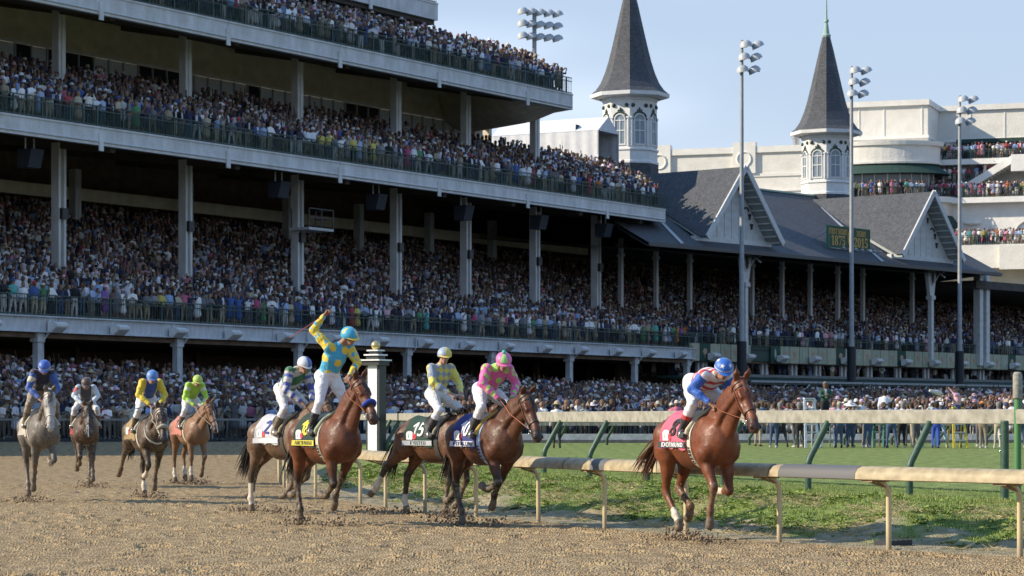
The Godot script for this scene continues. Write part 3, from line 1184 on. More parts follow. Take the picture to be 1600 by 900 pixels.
func jockey_jobs(j: Dictionary, r: Dictionary) -> Array:
	var fine: bool = j.get("near", true)
	return [[r.list, 0.0125, 75.0], [r.head, 0.0065 if fine else 0.009, 120.0], [r.hands[0], 0.0038 if fine else 0.005, 380.0], [r.hands[1], 0.0038 if fine else 0.005, 380.0]]

func build_jockey(j: Dictionary, r: Dictionary, made: Array, at: Vector3, turn: float) -> Node3D:
	var root := thing("person", j.label, "person", at, turn, "jockeys riding the racehorses")
	var skin: Color = j.get("skin", Color(0.36, 0.20, 0.13))
	var silk: Callable = j.silks
	var P: Vector3 = j.pelvis; var N: Vector3 = j.nape
	var sp: Vector3 = r.spine; var sd: Vector3 = r.side; var fr: Vector3 = r.front
	var pants: Color = j.get("pants", Color(0.72, 0.72, 0.74))
	var boots: Color = j.get("boots", Color(0.015, 0.015, 0.016))
	var boot_top: Color = j.get("boot_band", boots)
	var n := FastNoiseLite.new()
	n.frequency = 7.0
	var of := func(q: Vector3, id: int, nn: Vector3) -> Color:
		if id == 0: return skin
		if id == 5: return skin.lerp(Color(0.35, 0.09, 0.08), 0.5)
		if id == 1 or id == 2:
			var s := 0 if (q - P).dot(sd) > 0 else 1
			var along := 0.0
			if id == 2:
				var e: Vector3 = j.elbow[s]
				along = (q - e).dot((j.hand[s] - e).normalized())
				if along < 0.0: along = -(q - e).length()
			return silk.call(id, (q - P).dot(sp), (q - P).dot(sd), nn.dot(fr), along, s)
		if id == 3:
			var grime: float = j.get("grime", 0.0)
			return pants.lerp(Color(0.25, 0.19, 0.13), clampf(grime * (0.5 + n.get_noise_3dv(q)), 0, 1))
		var s := 0 if (q - P).dot(sd) > 0 else 1
		var k: Vector3 = j.knee[s]
		var t: float = (q - k).dot((j.ankle[s] - k).normalized()) / (j.ankle[s] - k).length()
		return boot_top if t < 0.55 else boots
	var cloth := vcol("jockey_cloth", 0.62, 0.5)
	cloth.normal_enabled = true
	cloth.normal_texture = noise_tex("cloth_folds", 0.018, Color.BLACK, Color.WHITE, 4, FastNoiseLite.TYPE_SIMPLEX_SMOOTH, 512, true, 14.0)
	cloth.uv1_triplanar = true
	cloth.uv1_scale = Vector3.ONE * 0.9
	cloth.normal_scale = 0.8
	var b0: Dictionary = made[0]
	var whole := {"v": b0.v.duplicate(), "n": b0.n.duplicate(), "ix": b0.ix.duplicate(), "id": b0.id.duplicate()}
	for k in [1, 2, 3]:
		var b: Dictionary = made[k]
		var first: int = whole.v.size()
		whole.v.append_array(b.v); whole.n.append_array(b.n); whole.id.append_array(b.id)
		for i in b.ix:
			whole.ix.append(first + i)
	var colors := tinted(whole, of)
	if j.has("gloves"):
		for i in range(b0.v.size() + made[1].v.size(), whole.v.size()):
			colors[i] = j.gloves
	obj("body", body_mesh(whole, colors), cloth, root)
	# helmet with its cap cover and peak
	var Hc: Vector3 = j.head
	var hb := Basis(r.f, r.u, r.hr)
	var tf := Transform3D(hb, Hc)
	var hm := MB.new()
	var dome := []
	var cap: Callable = j.cap
	for i in 15:
		var row := []
		var a := lerpf(0.0, 1.95, i / 14.0)
		for k in 33:
			var t := TAU * k / 32.0
			var q := Vector3(sin(a) * cos(t) * 0.137, 0.028 + cos(a) * 0.112 + (0.022 * clampf(-cos(t), -0.6, 1.0) * -1.0 if i > 10 else 0.0), sin(a) * sin(t) * 0.116)
			hm.p(tf * q, cap.call(q, a, t))
			row.append(q)
	for i in 14:
		for k in 32:
			var a := i * 33 + k
			hm.ix.append_array([a, a + 33, a + 1, a + 1, a + 33, a + 34])
	var cm := vcol("cap_silk", 0.5, 0.3)
	var helmet := obj("helmet", hm, cm, root)
	var pk := MB.new()
	var rows := [[], [], [], []]
	for k in 17:
		var t := lerpf(-1.15, 1.15, k / 16.0)
		var q := Vector3(cos(t) * 0.126, 0.030, sin(t) * 0.108)
		var o := Vector3(cos(t) * (0.135 + 0.05 * cos(t)), 0.016, sin(t) * 0.116)
		rows[0].append(tf * q); rows[1].append(tf * o); rows[2].append(tf * (o - Vector3(0, 0.006, 0))); rows[3].append(tf * (q - Vector3(0, 0.008, 0)))
	pk.grid(rows)
	pk.col = j.get("peak", Color.WHITE)
	for i in pk.c.size(): pk.c[i] = j.get("peak", Color.WHITE)
	obj("peak", pk, cm, helmet)
	if j.has("bobble"):
		var bb := MB.new()
		bb.ball(tf * Vector3(0, 0.152, 0), Vector3(0.03, 0.03, 0.03), 10, 8)
		obj("bobble", bb, mat("bobble_green", j.bobble, 0.8), helmet)
	# goggles
	var gg := MB.new()
	var gr := [[], [], [], []]
	for k in 13:
		var t := lerpf(-1.05, 1.05, k / 12.0)
		var rr := 0.086 + 0.012 * cos(t)
		var dz := absf(sin(t))
		gr[0].append(tf * Vector3(cos(t) * (rr + 0.004), 0.024, sin(t) * rr * 0.93))
		gr[1].append(tf * Vector3(cos(t) * (rr + 0.018), 0.012, sin(t) * rr * 0.95))
		gr[2].append(tf * Vector3(cos(t) * (rr + 0.016), -0.012 + 0.012 * pow(1.0 - dz, 3), sin(t) * rr * 0.95))
		gr[3].append(tf * Vector3(cos(t) * (rr - 0.004), -0.022 + 0.012 * pow(1.0 - dz, 3), sin(t) * rr * 0.93))
	gg.grid(gr)
	obj("goggles", gg, mat("goggle_lens", j.get("lens", Color(0.02, 0.02, 0.022)), 0.12), root)
	return root

func reins(h: Dictionary, r: Dictionary, j: Dictionary, horse: Node3D) -> void:
	var mb := MB.new()
	var poll: Vector3 = r.poll
	for s in 2:
		var w := 1.0 if s == 0 else -1.0
		var bit: Vector3 = onto(r.headlist, poll + r.hd * 0.50 - r.hu * 0.106 + r.hr * w * 0.3, -r.hr * w, 0.3) + r.hr * w * 0.02
		var g: Vector3 = j.rein_hand[s] if j.has("rein_hand") else j.hand[s]
		var mid := bit.lerp(g, 0.5) + Vector3(0, -0.05, w * 0.03)
		var pts := []
		for i in 9:
			var t := i / 8.0
			pts.append(bit * (1 - t) * (1 - t) + mid * 2 * t * (1 - t) + g * t * t)
		# keep the rein outside the neck
		for i in range(1, 8):
			for n in 6:
				var e := field_at(pts[i], r.necklist, 85.0)
				if e < 0.015:
					pts[i] += Vector3(0, 0.0, w * 0.02)
		mb.tube(pts, [0.010], 6, true, 0.4)
		if h.has("rein_loop"):
			pass
	obj("reins", mb, mat("rein_%s" % h.cloth.name, h.get("rein", Color(0.05, 0.03, 0.02)), 0.6), horse)
	# stirrups
	for s in 2:
		var w := 1.0 if s == 0 else -1.0
		var a: Vector3 = j.ankle[s] + Vector3(0.06, -0.085, w * 0.01)
		var st := MB.new()
		var pts := []
		for i in 9:
			var t := PI * i / 8.0
			pts.append(a + Vector3(0, sin(t) * 0.10, cos(t) * 0.052))
		pts.append(pts[0])
		st.tube(pts, [0.007], 6)
		st.box(a - Vector3(0, 0.004, 0), Vector3(0.035, 0.008, 0.10))
		obj("stirrup", st, mat("polished_steel", Color(0.6, 0.6, 0.6), 0.25, 1.0), horse)
		var lt := MB.new()
		var top := onto(r.trunk, Vector3(0.10, 1.22, 0) + Vector3(0, 0.75, w * 0.66) * 0.6, -Vector3(0, 0.75, w * 0.66).normalized(), 0.6) + Vector3(0, 0.03, w * 0.02)
		lt.tube([top, top.lerp(a + Vector3(0, 0.1, 0), 0.5) + Vector3(0, 0, w * 0.02), a + Vector3(0, 0.1, 0)], [0.012], 6, true, 0.3)
		obj("stirrup_leather", lt, mat("tack_leather_black", Color(0.02, 0.018, 0.016), 0.5), horse)

# ---------------------------------------------------------------- spectators: a few poses, many outfits

# ids: 0 skin, 1 hair, 2 top, 3 bottom, 4 shoes, 5 hat, 6 hand-held thing
func spectator_bones(pose: int) -> Array:
	var b := Bones.new()
	var dress: bool = pose in [1, 4, 7]
	var lean := 0.05 if pose in [2, 5, 8] else 0.0
	var wide := 0.09 if pose == 6 else 0.0
	for w in [-1.0, 1.0]:
		var hip := Vector3(w * 0.085, 0.92, 0)
		var knee := Vector3(w * (0.10 + wide * 0.5), 0.50, 0.03)
		var ank := Vector3(w * (0.11 + wide), 0.08, -0.02)
		b.add(hip, knee, 0.095, 0.062, 0 if dress else 3)
		b.add(knee, ank, 0.060, 0.038, 0 if dress else 3)
		b.add(ank + Vector3(0, -0.03, -0.02), ank + Vector3(w * 0.02, -0.04, 0.14), 0.042, 0.036, 4)
	if dress:
		b.add(Vector3(0, 1.0, 0), Vector3(0, 0.62, 0.01), 0.13, 0.20, 2, 1.1, Vector3.RIGHT)
	else:
		b.add(Vector3(0, 0.96, 0), Vector3(0, 0.90, 0), 0.125, 0.125, 3, 1.25, Vector3.RIGHT)
	b.add(Vector3(0, 1.02, 0), Vector3(0, 1.20, lean * 0.4), 0.115, 0.13, 2, 1.28, Vector3.RIGHT)
	b.add(Vector3(0, 1.20, lean * 0.4), Vector3(0, 1.38, lean), 0.13, 0.115, 2, 1.4, Vector3.RIGHT)
	b.add(Vector3(0, 1.44, lean), Vector3(0, 1.54, lean + 0.015), 0.055, 0.052, 0)
	var hc := Vector3(0, 1.63, lean + 0.025)
	b.add(hc + Vector3(0, -0.05, 0.025), hc + Vector3(0, 0.025, -0.005), 0.072, 0.094, 0)
	b.add(hc + Vector3(0, 0.045, -0.025), hc + Vector3(0, -0.01 if not dress else -0.14, -0.045), 0.094, 0.085, 1)
	var arms: Array = [
		[Vector3(0.24, 1.12, -0.03), Vector3(0.25, 0.86, 0.08), Vector3(-0.24, 1.12, -0.03), Vector3(-0.25, 0.86, 0.08)],       # down
		[Vector3(0.22, 1.14, 0.0), Vector3(0.10, 1.06, 0.22), Vector3(-0.22, 1.14, 0.0), Vector3(-0.10, 1.06, 0.22)],             # hands clasped
		[Vector3(0.26, 1.36, 0.14), Vector3(0.12, 1.60, 0.30), Vector3(-0.26, 1.36, 0.14), Vector3(-0.12, 1.60, 0.30)],           # both hands hold a phone up
		[Vector3(0.30, 1.58, 0.08), Vector3(0.24, 1.88, 0.16), Vector3(-0.24, 1.12, 0.0), Vector3(-0.20, 0.98, 0.20)],            # one arm raised
		[Vector3(0.24, 1.13, -0.04), Vector3(0.20, 0.90, 0.14), Vector3(-0.23, 1.16, 0.10), Vector3(-0.08, 1.42, 0.22)],          # hand at the mouth
		[Vector3(0.24, 1.14, 0.12), Vector3(0.22, 1.04, 0.36), Vector3(-0.24, 1.14, 0.12), Vector3(-0.22, 1.04, 0.36)],           # hands on the rail
		[Vector3(0.28, 1.15, -0.08), Vector3(0.17, 0.98, 0.06), Vector3(-0.28, 1.15, -0.08), Vector3(-0.17, 0.98, 0.06)],         # hands on hips
		[Vector3(0.29, 1.60, 0.05), Vector3(0.20, 1.90, 0.10), Vector3(-0.29, 1.60, 0.05), Vector3(-0.22, 1.88, 0.06)],           # both arms up
		[Vector3(0.23, 1.18, 0.10), Vector3(0.06, 1.22, 0.30), Vector3(-0.23, 1.18, 0.10), Vector3(-0.06, 1.24, 0.30)],           # clapping
		[Vector3(0.25, 1.12, -0.02), Vector3(0.24, 0.88, 0.10), Vector3(-0.25, 1.30, 0.16), Vector3(-0.14, 1.52, 0.30)],          # one hand shades the eyes
	][pose]
	for s in 2:
		var w := 1.0 if s == 0 else -1.0
		var sh := Vector3(w * 0.185, 1.40, lean)
		var e: Vector3 = arms[s * 2] + Vector3(0, 0, lean)
		var g: Vector3 = arms[s * 2 + 1] + Vector3(0, 0, lean)
		b.add(sh, e, 0.060, 0.047, 2)
		var bare: bool = dress or pose in [3, 9]
		b.add(e, g, 0.044, 0.034, 0 if bare else 2)
		b.add(g, g + (g - e).normalized() * 0.08, 0.036, 0.028, 0)
	if pose == 2:
		b.add(Vector3(-0.06, 1.66, 0.40), Vector3(0.06, 1.66, 0.40), 0.035, 0.035, 6)
	return b.list

const TOPS := [Color(0.016, 0.022, 0.058), Color(0.018, 0.025, 0.07), Color(0.010, 0.010, 0.013), Color(0.014, 0.014, 0.018), Color(0.74, 0.74, 0.76), Color(0.78, 0.76, 0.74), Color(0.66, 0.69, 0.75), Color(0.26, 0.36, 0.56), Color(0.33, 0.42, 0.60), Color(0.50, 0.16, 0.24), Color(0.36, 0.045, 0.06), Color(0.40, 0.06, 0.16), Color(0.42, 0.36, 0.26), Color(0.30, 0.25, 0.18), Color(0.14, 0.14, 0.15), Color(0.24, 0.24, 0.26), Color(0.10, 0.38, 0.34), Color(0.55, 0.46, 0.12), Color(0.50, 0.18, 0.06), Color(0.20, 0.10, 0.32), Color(0.08, 0.22, 0.10), Color(0.05, 0.10, 0.30), Color(0.60, 0.36, 0.42), Color(0.045, 0.03, 0.06)]
const TOP_ODDS := [0, 0, 0, 0, 0, 1, 1, 1, 1, 2, 2, 2, 2, 2, 3, 3, 3, 3, 23, 23, 4, 4, 4, 4, 4, 5, 5, 5, 5, 6, 6, 6, 7, 7, 8, 8, 8, 9, 10, 11, 12, 12, 13, 13, 14, 14, 14, 15, 15, 16, 17, 18, 19, 20, 21, 21, 22, 23, 23]
const BOTTOMS := [Color(0.36, 0.30, 0.21), Color(0.42, 0.37, 0.28), Color(0.020, 0.024, 0.05), Color(0.015, 0.015, 0.017), Color(0.10, 0.10, 0.11), Color(0.06, 0.09, 0.17), Color(0.55, 0.54, 0.52), Color(0.20, 0.17, 0.13)]
const HAIRS := [Color(0.010, 0.008, 0.007), Color(0.018, 0.011, 0.008), Color(0.03, 0.018, 0.010), Color(0.05, 0.03, 0.016), Color(0.14, 0.09, 0.04), Color(0.20, 0.19, 0.185)]
const SKINS := [Color(0.27, 0.155, 0.105), Color(0.31, 0.185, 0.13), Color(0.24, 0.135, 0.09), Color(0.17, 0.09, 0.055), Color(0.12, 0.06, 0.035)]
const HATS := [Color(0.62, 0.58, 0.50), Color(0.66, 0.65, 0.64), Color(0.45, 0.36, 0.22), Color(0.03, 0.03, 0.05), Color(0.55, 0.50, 0.42), Color(0.60, 0.36, 0.42), Color(0.05, 0.07, 0.18), Color(0.40, 0.04, 0.05)]

var people_bodies := []

func make_people(fine: float) -> void:
	var jobs := []
	for i in 10:
		jobs.append([spectator_bones(i), fine, 55.0])
	people_bodies = bodies(jobs)

# hat: 0 none, 1 cap, 2 brimmed hat, 3 wide brim
func dressed(pose: int, o: Dictionary) -> ArrayMesh:
	var b: Dictionary = people_bodies[pose]
	var colors := PackedColorArray()
	colors.resize(b.v.size())
	var pal := [o.skin, o.hair, o.top, o.bottom, o.shoes, o.hat_color, Color(0.02, 0.02, 0.02)]
	for i in b.v.size():
		var id: int = b.id[i]
		var q: Vector3 = b.v[i]
		if id == 2 and o.jacket and q.z > 0.06 and absf(q.x) < 0.045 and q.y > 1.12 and q.y < 1.48:
			colors[i] = Color(0.62, 0.62, 0.64)
		elif id == 1 and q.z > 0.07 and q.y < 1.68:
			colors[i] = o.skin
		else:
			colors[i] = pal[id]
	var mb := MB.new()
	mb.v = b.v.duplicate(); mb.ix = b.ix.duplicate(); mb.nrm = PackedVector3Array()
	mb.c = colors
	mb.uv.resize(mb.v.size())
	if o.hat:
		var lean := 0.05 if pose in [2, 5, 8] else 0.0
		mb.col = o.hat_color
		var t := Transform3D(Basis.from_euler(Vector3(0.12, o.hat_turn, 0.06)), Vector3(0, 1.665, lean + 0.01))
		if o.hat == 1:
			mb.lathe([Vector2(0.104, -0.02), Vector2(0.108, 0.02), Vector2(0.085, 0.075), Vector2(0.04, 0.105), Vector2(0.002, 0.112)], 10, t)
			mb.lathe([Vector2(0.06, 0.0), Vector2(0.088, 0.004), Vector2(0.002, 0.012)], 8, t * Transform3D(Basis.from_scale(Vector3(0.9, 1, 1.1)), Vector3(0, -0.012, 0.10)))
		else:
			var w := 0.165 if o.hat == 2 else 0.25
			mb.lathe([Vector2(0.105, 0.0), Vector2(w, -0.012), Vector2(w + 0.005, 0.004), Vector2(0.108, 0.016), Vector2(0.100, 0.09), Vector2(0.07, 0.125), Vector2(0.002, 0.118)], 12, t)
	return mb.mesh()

func outfit(rng: RandomNumberGenerator, pose: int) -> Dictionary:
	var dress := pose in [1, 4, 7]
	var top: Color = TOPS[TOP_ODDS[rng.randi() % TOP_ODDS.size()]]
	if dress and top.get_luminance() < 0.03 and rng.randf() < 0.6:
		top = TOPS[9 + rng.randi() % 14]
	var hat := 0
	var roll := rng.randf()
	if roll < 0.10: hat = 1
	elif roll < 0.20: hat = 2
	elif roll < (0.34 if dress else 0.22): hat = 3
	return {"skin": SKINS[rng.randi() % SKINS.size()], "hair": HAIRS[rng.randi() % HAIRS.size()], "top": top, "bottom": BOTTOMS[rng.randi() % BOTTOMS.size()], "shoes": [Color(0.02, 0.018, 0.016), Color(0.10, 0.05, 0.025), Color(0.5, 0.48, 0.45)][rng.randi() % 3], "hat": hat, "hat_color": HATS[rng.randi() % HATS.size()], "hat_turn": rng.randf_range(-0.4, 0.4), "jacket": not dress and top.get_luminance() < 0.12 and rng.randf() < 0.5}

# ---------------------------------------------------------------- ground and rails

# where the inner rail of the dirt track and the rail of the turf course run: (depth, x)
const RAIL := [Vector2(20, 12.45), Vector2(25.5, 8.35), Vector2(29.1, 5.63), Vector2(30.8, 4.37), Vector2(32.65, 3.24), Vector2(34.5, 2.16), Vector2(36.7, 1.14), Vector2(38.8, 0.21), Vector2(41.0, -0.77), Vector2(44.4, -2.21), Vector2(47.2, -3.00), Vector2(50, -3.80), Vector2(55, -5.00), Vector2(62, -5.85), Vector2(75, -7.05), Vector2(100, -9.45)]
const TURF := [Vector2(27, 11.6), Vector2(33, 8.3), Vector2(35.5, 7.05), Vector2(38, 5.9), Vector2(40.8, 4.72), Vector2(43.7, 3.6), Vector2(46.5, 2.46), Vector2(49.4, 1.5), Vector2(52.6, 0.66), Vector2(56, -0.1), Vector2(60, -1.05), Vector2(65, -2.3), Vector2(72, -3.4), Vector2(85, -4.9), Vector2(110, -7.5)]

var relief: FastNoiseLite
var clump: FastNoiseLite

func rail_x(d: float) -> float: return table(RAIL, d)
func turf_x(d: float) -> float: return table(TURF, d)

func dirt_relief(x: float, d: float) -> float:
	# harrowed and galloped-over loam: lumps, with coarser ridges
	var a := relief.get_noise_2d(x * 1.0, d * 0.55)
	var b := clump.get_noise_2d(x, d * 0.7)
	var worked := clump.get_noise_2d(x * 0.05 + 70, d * 0.03)
	var prints := relief.get_noise_2d(x * 0.45 + 31, d * 0.22)
	var groove := 0.005 * sin((x + 0.62 * d) * 26.0 + 3.0 * worked) * smoothstep(-0.1, 0.3, -worked)
	return 0.009 * a + 0.006 * maxf(b, 0.0) - 0.045 * smoothstep(0.30, 0.55, prints) + 0.03 * smoothstep(0.15, 0.30, prints) * smoothstep(0.42, 0.30, prints) + groove

func height(x: float, d: float) -> float:
	var r := rail_x(d)
	var t := turf_x(d)
	var far := 0.5 * smoothstep(97.0, 113.0, d)
	if x <= r + 0.25:
		return far
	var u := clampf((x - r - 0.25) / maxf(t - r - 0.25, 0.5), 0.0, 2.0)
	var wave := clump.get_noise_2d(x * 0.12, d * 0.06)
	var bank := smoothstep(0.12, 0.85, u + 0.08 * wave)
	var dip := -0.03 * sin(PI * clampf(u / 0.25, 0, 1))
	var bumps := 0.05 * wave * smoothstep(0.1, 0.3, u) * smoothstep(1.2, 0.8, u)
	return maxf(dip + 0.42 * bank + bumps, far)

func on_ground(x: float, d: float) -> Vector3:
	return Vector3(x, height(x, d), -d)

func build_ground() -> void:
	relief = FastNoiseLite.new(); relief.seed = 3; relief.frequency = 2.6; relief.fractal_octaves = 3
	clump = FastNoiseLite.new(); clump.seed = 11; clump.frequency = 6.0; clump.fractal_octaves = 2
	var base := MB.new()
	base.quad(Vector3(-1500, -0.3, 60), Vector3(1500, -0.3, 60), Vector3(1500, -0.3, -2400), Vector3(-1500, -0.3, -2400))
	tag(obj("ground", base, worn("far_ground", Color(0.10, 0.11, 0.05), 0.95, 0.4, 0.02)), "flat grassy ground reaching away behind the racecourse", "ground", "", "structure")
	# the dirt track
	var soil := mat("track_soil", Color(0.51, 0.378, 0.205), 0.95)
	soil.albedo_texture = noise_tex("soil_tone", 0.012, Color(0.66, 0.63, 0.60), Color(1, 1, 1), 6)
	soil.uv1_triplanar = true; soil.uv1_world_triplanar = true; soil.uv1_scale = Vector3(0.5, 0.5, 0.25)
	soil.normal_enabled = true
	soil.normal_texture = noise_tex("soil_relief", 0.09, Color.BLACK, Color.WHITE, 4, FastNoiseLite.TYPE_SIMPLEX_SMOOTH, 512, true, 16.0)
	soil.normal_scale = 1.0
	var dirt := MB.new()
	var rows := []
	var d := 17.0
	while d < 118.0:
		var row := []
		var left := -0.215 * d - 2.0
		var right := rail_x(d) + 0.32
		for i in 317:
			var x := lerpf(left, right, (i - 16) / 300.0) if i >= 16 else left - (16 - i) * 1.0
			var near := smoothstep(70.0, 40.0, d) * 0.7 + 0.3
			row.append(Vector3(x, height(minf(x, right - 0.1), d) + dirt_relief(x, d) * near * smoothstep(right, right - 0.4, x), -d))
		rows.append(row)
		d += 0.075 if d < 44 else 0.02 * (d - 40.0) + 0.02
	dirt.grid(rows)
	tag(obj("dirt_track", dirt, soil), "harrowed tan dirt racetrack churned by hooves", "racetrack", "", "structure")
	# sandy verge and the grassed bank up to the turf rail
	var grass := mat("grass", Color(0.25, 0.315, 0.075), 0.95)
	grass.albedo_texture = noise_tex("grass_tone", 0.014, Color(0.62, 0.66, 0.55), Color(1.0, 1.0, 1.0), 6)
	grass.uv1_triplanar = true; grass.uv1_world_triplanar = true; grass.uv1_scale = Vector3(0.35, 0.35, 0.12)
	grass.normal_enabled = true; grass.normal_texture = texs["soil_relief"]; grass.normal_scale = 0.35
	var bank := MB.new()
	var turf := MB.new()
	rows = []
	var trows := []
	d = 17.0
	while d < 118.0:
		var row := []
		var r := rail_x(d); var t := turf_x(d)
		for i in 81:
			var x := lerpf(r + 0.30, t + 0.5, i / 80.0)
			row.append(Vector3(x, height(x, d) + 0.012 * clump.get_noise_2d(x * 2, d * 2) + (0.006 if i > 0 else -0.02), -d))
		rows.append(row)
		row = []
		for i in 61:
			var x := lerpf(t + 0.48, maxf(0.215 * d + 3.0, t + 4.0) + 6.0, i / 60.0)
			row.append(Vector3(x, height(x, d) + (0.008 if i > 0 else 0.0), -d))
		trows.append(row)
		d += 0.14 if d < 50 else 0.5
	bank.grid(rows)
	for i in bank.v.size():
		var q := bank.v[i]
		var dd := -q.z
		var u := (q.x - rail_x(dd) - 0.3) / maxf(turf_x(dd) - rail_x(dd), 0.5)
		var sand := smoothstep(0.40, 0.26, u + 0.20 * clump.get_noise_2d(q.x * 0.10, dd * 0.07) + 0.10 * relief.get_noise_2d(q.x * 0.3, dd * 0.2))
		var straw := smoothstep(0.15, 0.45, clump.get_noise_2d(q.x * 0.11 + 40, dd * 0.08)) * smoothstep(0.2, 0.35, u) * smoothstep(0.95, 0.7, u)
		var g := Color(0.26, 0.32, 0.078).lerp(Color(0.36, 0.31, 0.16), straw * 0.5)
		bank.c[i] = g.lerp(Color(0.42, 0.335, 0.235), sand)
	var bm := vcol("bank_soil_and_grass", 0.95)
	bm.albedo_texture = texs["grass_tone"]; bm.uv1_triplanar = true; bm.uv1_world_triplanar = true; bm.uv1_scale = Vector3(0.6, 0.6, 0.3)
	bm.normal_enabled = true; bm.normal_texture = texs["soil_relief"]; bm.normal_scale = 0.45
	tag(obj("verge", bank, bm), "sandy verge rising as a weedy grass bank between the two rails", "verge", "", "structure")
	turf.grid(trows)
	tag(obj("turf_course", turf, grass), "mown green turf course beyond the pale rail", "turf", "", "structure")
	build_growth()

func build_growth() -> void:
	var rng := RandomNumberGenerator.new()
	rng.seed = 5
	var leafy := vcol("leaves", 0.6)
	leafy.backlight_enabled = true
	leafy.backlight = Color(0.25, 0.35, 0.1)
	# blades of grass
	var tuft := MB.new()
	for i in 7:
		var a := TAU * i / 7.0 + rng.randf() * 0.5
		var o := Vector3(cos(a), 0, sin(a)) * rng.randf_range(0.005, 0.04)
		var lean := Vector3(cos(a), 0, sin(a)) * rng.randf_range(0.01, 0.05)
		var h := rng.randf_range(0.02, 0.048)
		var s := Vector3(-sin(a), 0, cos(a)) * 0.006
		tuft.col = Color(0.9, 1.0, 0.8) * rng.randf_range(0.8, 1.15)
		tuft.tri(o - s, o + s, o + lean + Vector3(0, h, 0))
	var at := []
	var tint := []
	while at.size() < 20000:
		var d := 27.0 + 34.0 * pow(rng.randf(), 1.2)
		var r := rail_x(d); var t := turf_x(d)
		var x := r + 0.4 + rng.randf() * (t - r + 2.5)
		if absf(x) > 0.21 * d + 0.5: continue
		var u := (x - r - 0.3) / maxf(t - r, 0.5)
		var bare := smoothstep(0.40, 0.26, u + 0.20 * clump.get_noise_2d(x * 0.10, d * 0.07) + 0.10 * relief.get_noise_2d(x * 0.3, d * 0.2))
		if rng.randf() < bare: continue
		var s := rng.randf_range(0.6, 1.3) * (1.1 if u < 0.95 else 0.7)
		at.append(Transform3D(Basis(Vector3.UP, rng.randf() * TAU).scaled(Vector3(s, s, s)), on_ground(x, d)))
		var dry := clampf(clump.get_noise_2d(x * 0.11 + 40, d * 0.08) + rng.randf_range(-0.2, 0.2), 0, 1)
		tint.append(Color(0.23, 0.29, 0.065).lerp(Color(0.40, 0.34, 0.16), dry) * rng.randf_range(0.75, 1.2))
	tag(many("grass", tuft.mesh(), leafy, at, tint), "short grass on the bank and along the turf rail", "grass")
	# low leafy weeds in patches on the bank
	var weed := MB.new()
	for i in 9:
		var a := TAU * i / 9.0 + rng.randf()
		var f := Vector3(cos(a), rng.randf_range(0.3, 1.0), sin(a)).normalized()
		var s := Vector3(-sin(a), 0, cos(a))
		var l := rng.randf_range(0.05, 0.11)
		var p0 := Vector3(cos(a), 0, sin(a)) * 0.015
		var p1 := p0 + f * l * 0.6
		var p2 := p0 + f * l + Vector3(0, -0.02, 0)
		weed.col = Color.WHITE * rng.randf_range(0.7, 1.2)
		weed.quad(p0, p1 + s * l * 0.28, p2, p1 - s * l * 0.28)
	at = []; tint = []
	while at.size() < 2600:
		var d := 28.0 + 38.0 * rng.randf()
		var r := rail_x(d); var t := turf_x(d)
		var u := rng.randf_range(0.22, 0.9)
		var x := lerpf(r + 0.3, t, u)
		if absf(x) > 0.21 * d + 0.5: continue
		var patch := 0.34 * smoothstep(1.2, 0.3, absf(x - 3.2) * 0.55) - 0.06 + clump.get_noise_2d(x * 0.13 + 9, d * 0.08 + 4) + 0.25 * sin(PI * clampf((u - 0.2) / 0.6, 0, 1)) - 0.12 + 0.25 * smoothstep(50, 60, d)
		if patch < rng.randf_range(0.02, 0.30): continue
		var s := rng.randf_range(0.4, 1.05)
		at.append(Transform3D(Basis(Vector3.UP, rng.randf() * TAU).scaled(Vector3(s, s * rng.randf_range(0.8, 1.6), s)), on_ground(x, d) + Vector3(0, rng.randf_range(-0.01, 0.06), 0)))
		tint.append(Color(0.25, 0.31, 0.05).lerp(Color(0.13, 0.19, 0.04), rng.randf()) * rng.randf_range(0.8, 1.3))
	tag(many("weeds", weed.mesh(), leafy, at, tint), "low leafy weeds in patches on the bank", "weeds")
	# dry stalks
	var stalk := MB.new()
	stalk.col = Color.WHITE
	for i in 8:
		var a := rng.randf() * TAU
		var f := Vector3(cos(a), rng.randf_range(0.05, 0.5), sin(a)) * rng.randf_range(0.08, 0.2)
		var p0 := Vector3(rng.randf_range(-0.05, 0.05), 0.01, rng.randf_range(-0.05, 0.05))
		stalk.tri(p0 - Vector3(0, 0.004, 0), p0 + Vector3(0, 0.004, 0), p0 + f)
	at = []; tint = []
	while at.size() < 1800:
		var d := 27.0 + 34.0 * rng.randf()
		var r := rail_x(d); var t := turf_x(d)
		var u := rng.randf_range(0.15, 0.75)
		var x := lerpf(r + 0.3, t, u)
		if absf(x) > 0.21 * d + 0.5 or clump.get_noise_2d(x * 0.11 + 40, d * 0.08) < 0.05: continue
		at.append(Transform3D(Basis(Vector3.UP, rng.randf() * TAU), on_ground(x, d)))
		tint.append(Color(0.46, 0.38, 0.22) * rng.randf_range(0.6, 1.2))
	tag(many("dry_stalks", stalk.mesh(), leafy, at, tint), "dry straw lying on the bank", "straw")
	# clods of dirt on the track
	var clod := MB.new()
	clod.ball(Vector3(0, 0.25, 0), Vector3(0.6, 0.42, 0.5), 7, 5)
	for i in clod.v.size():
		clod.v[i] += clod.v[i].normalized() * relief.get_noise_3dv(clod.v[i] * 0.7) * 0.35
	clod.nrm = PackedVector3Array()
	at = []; tint = []
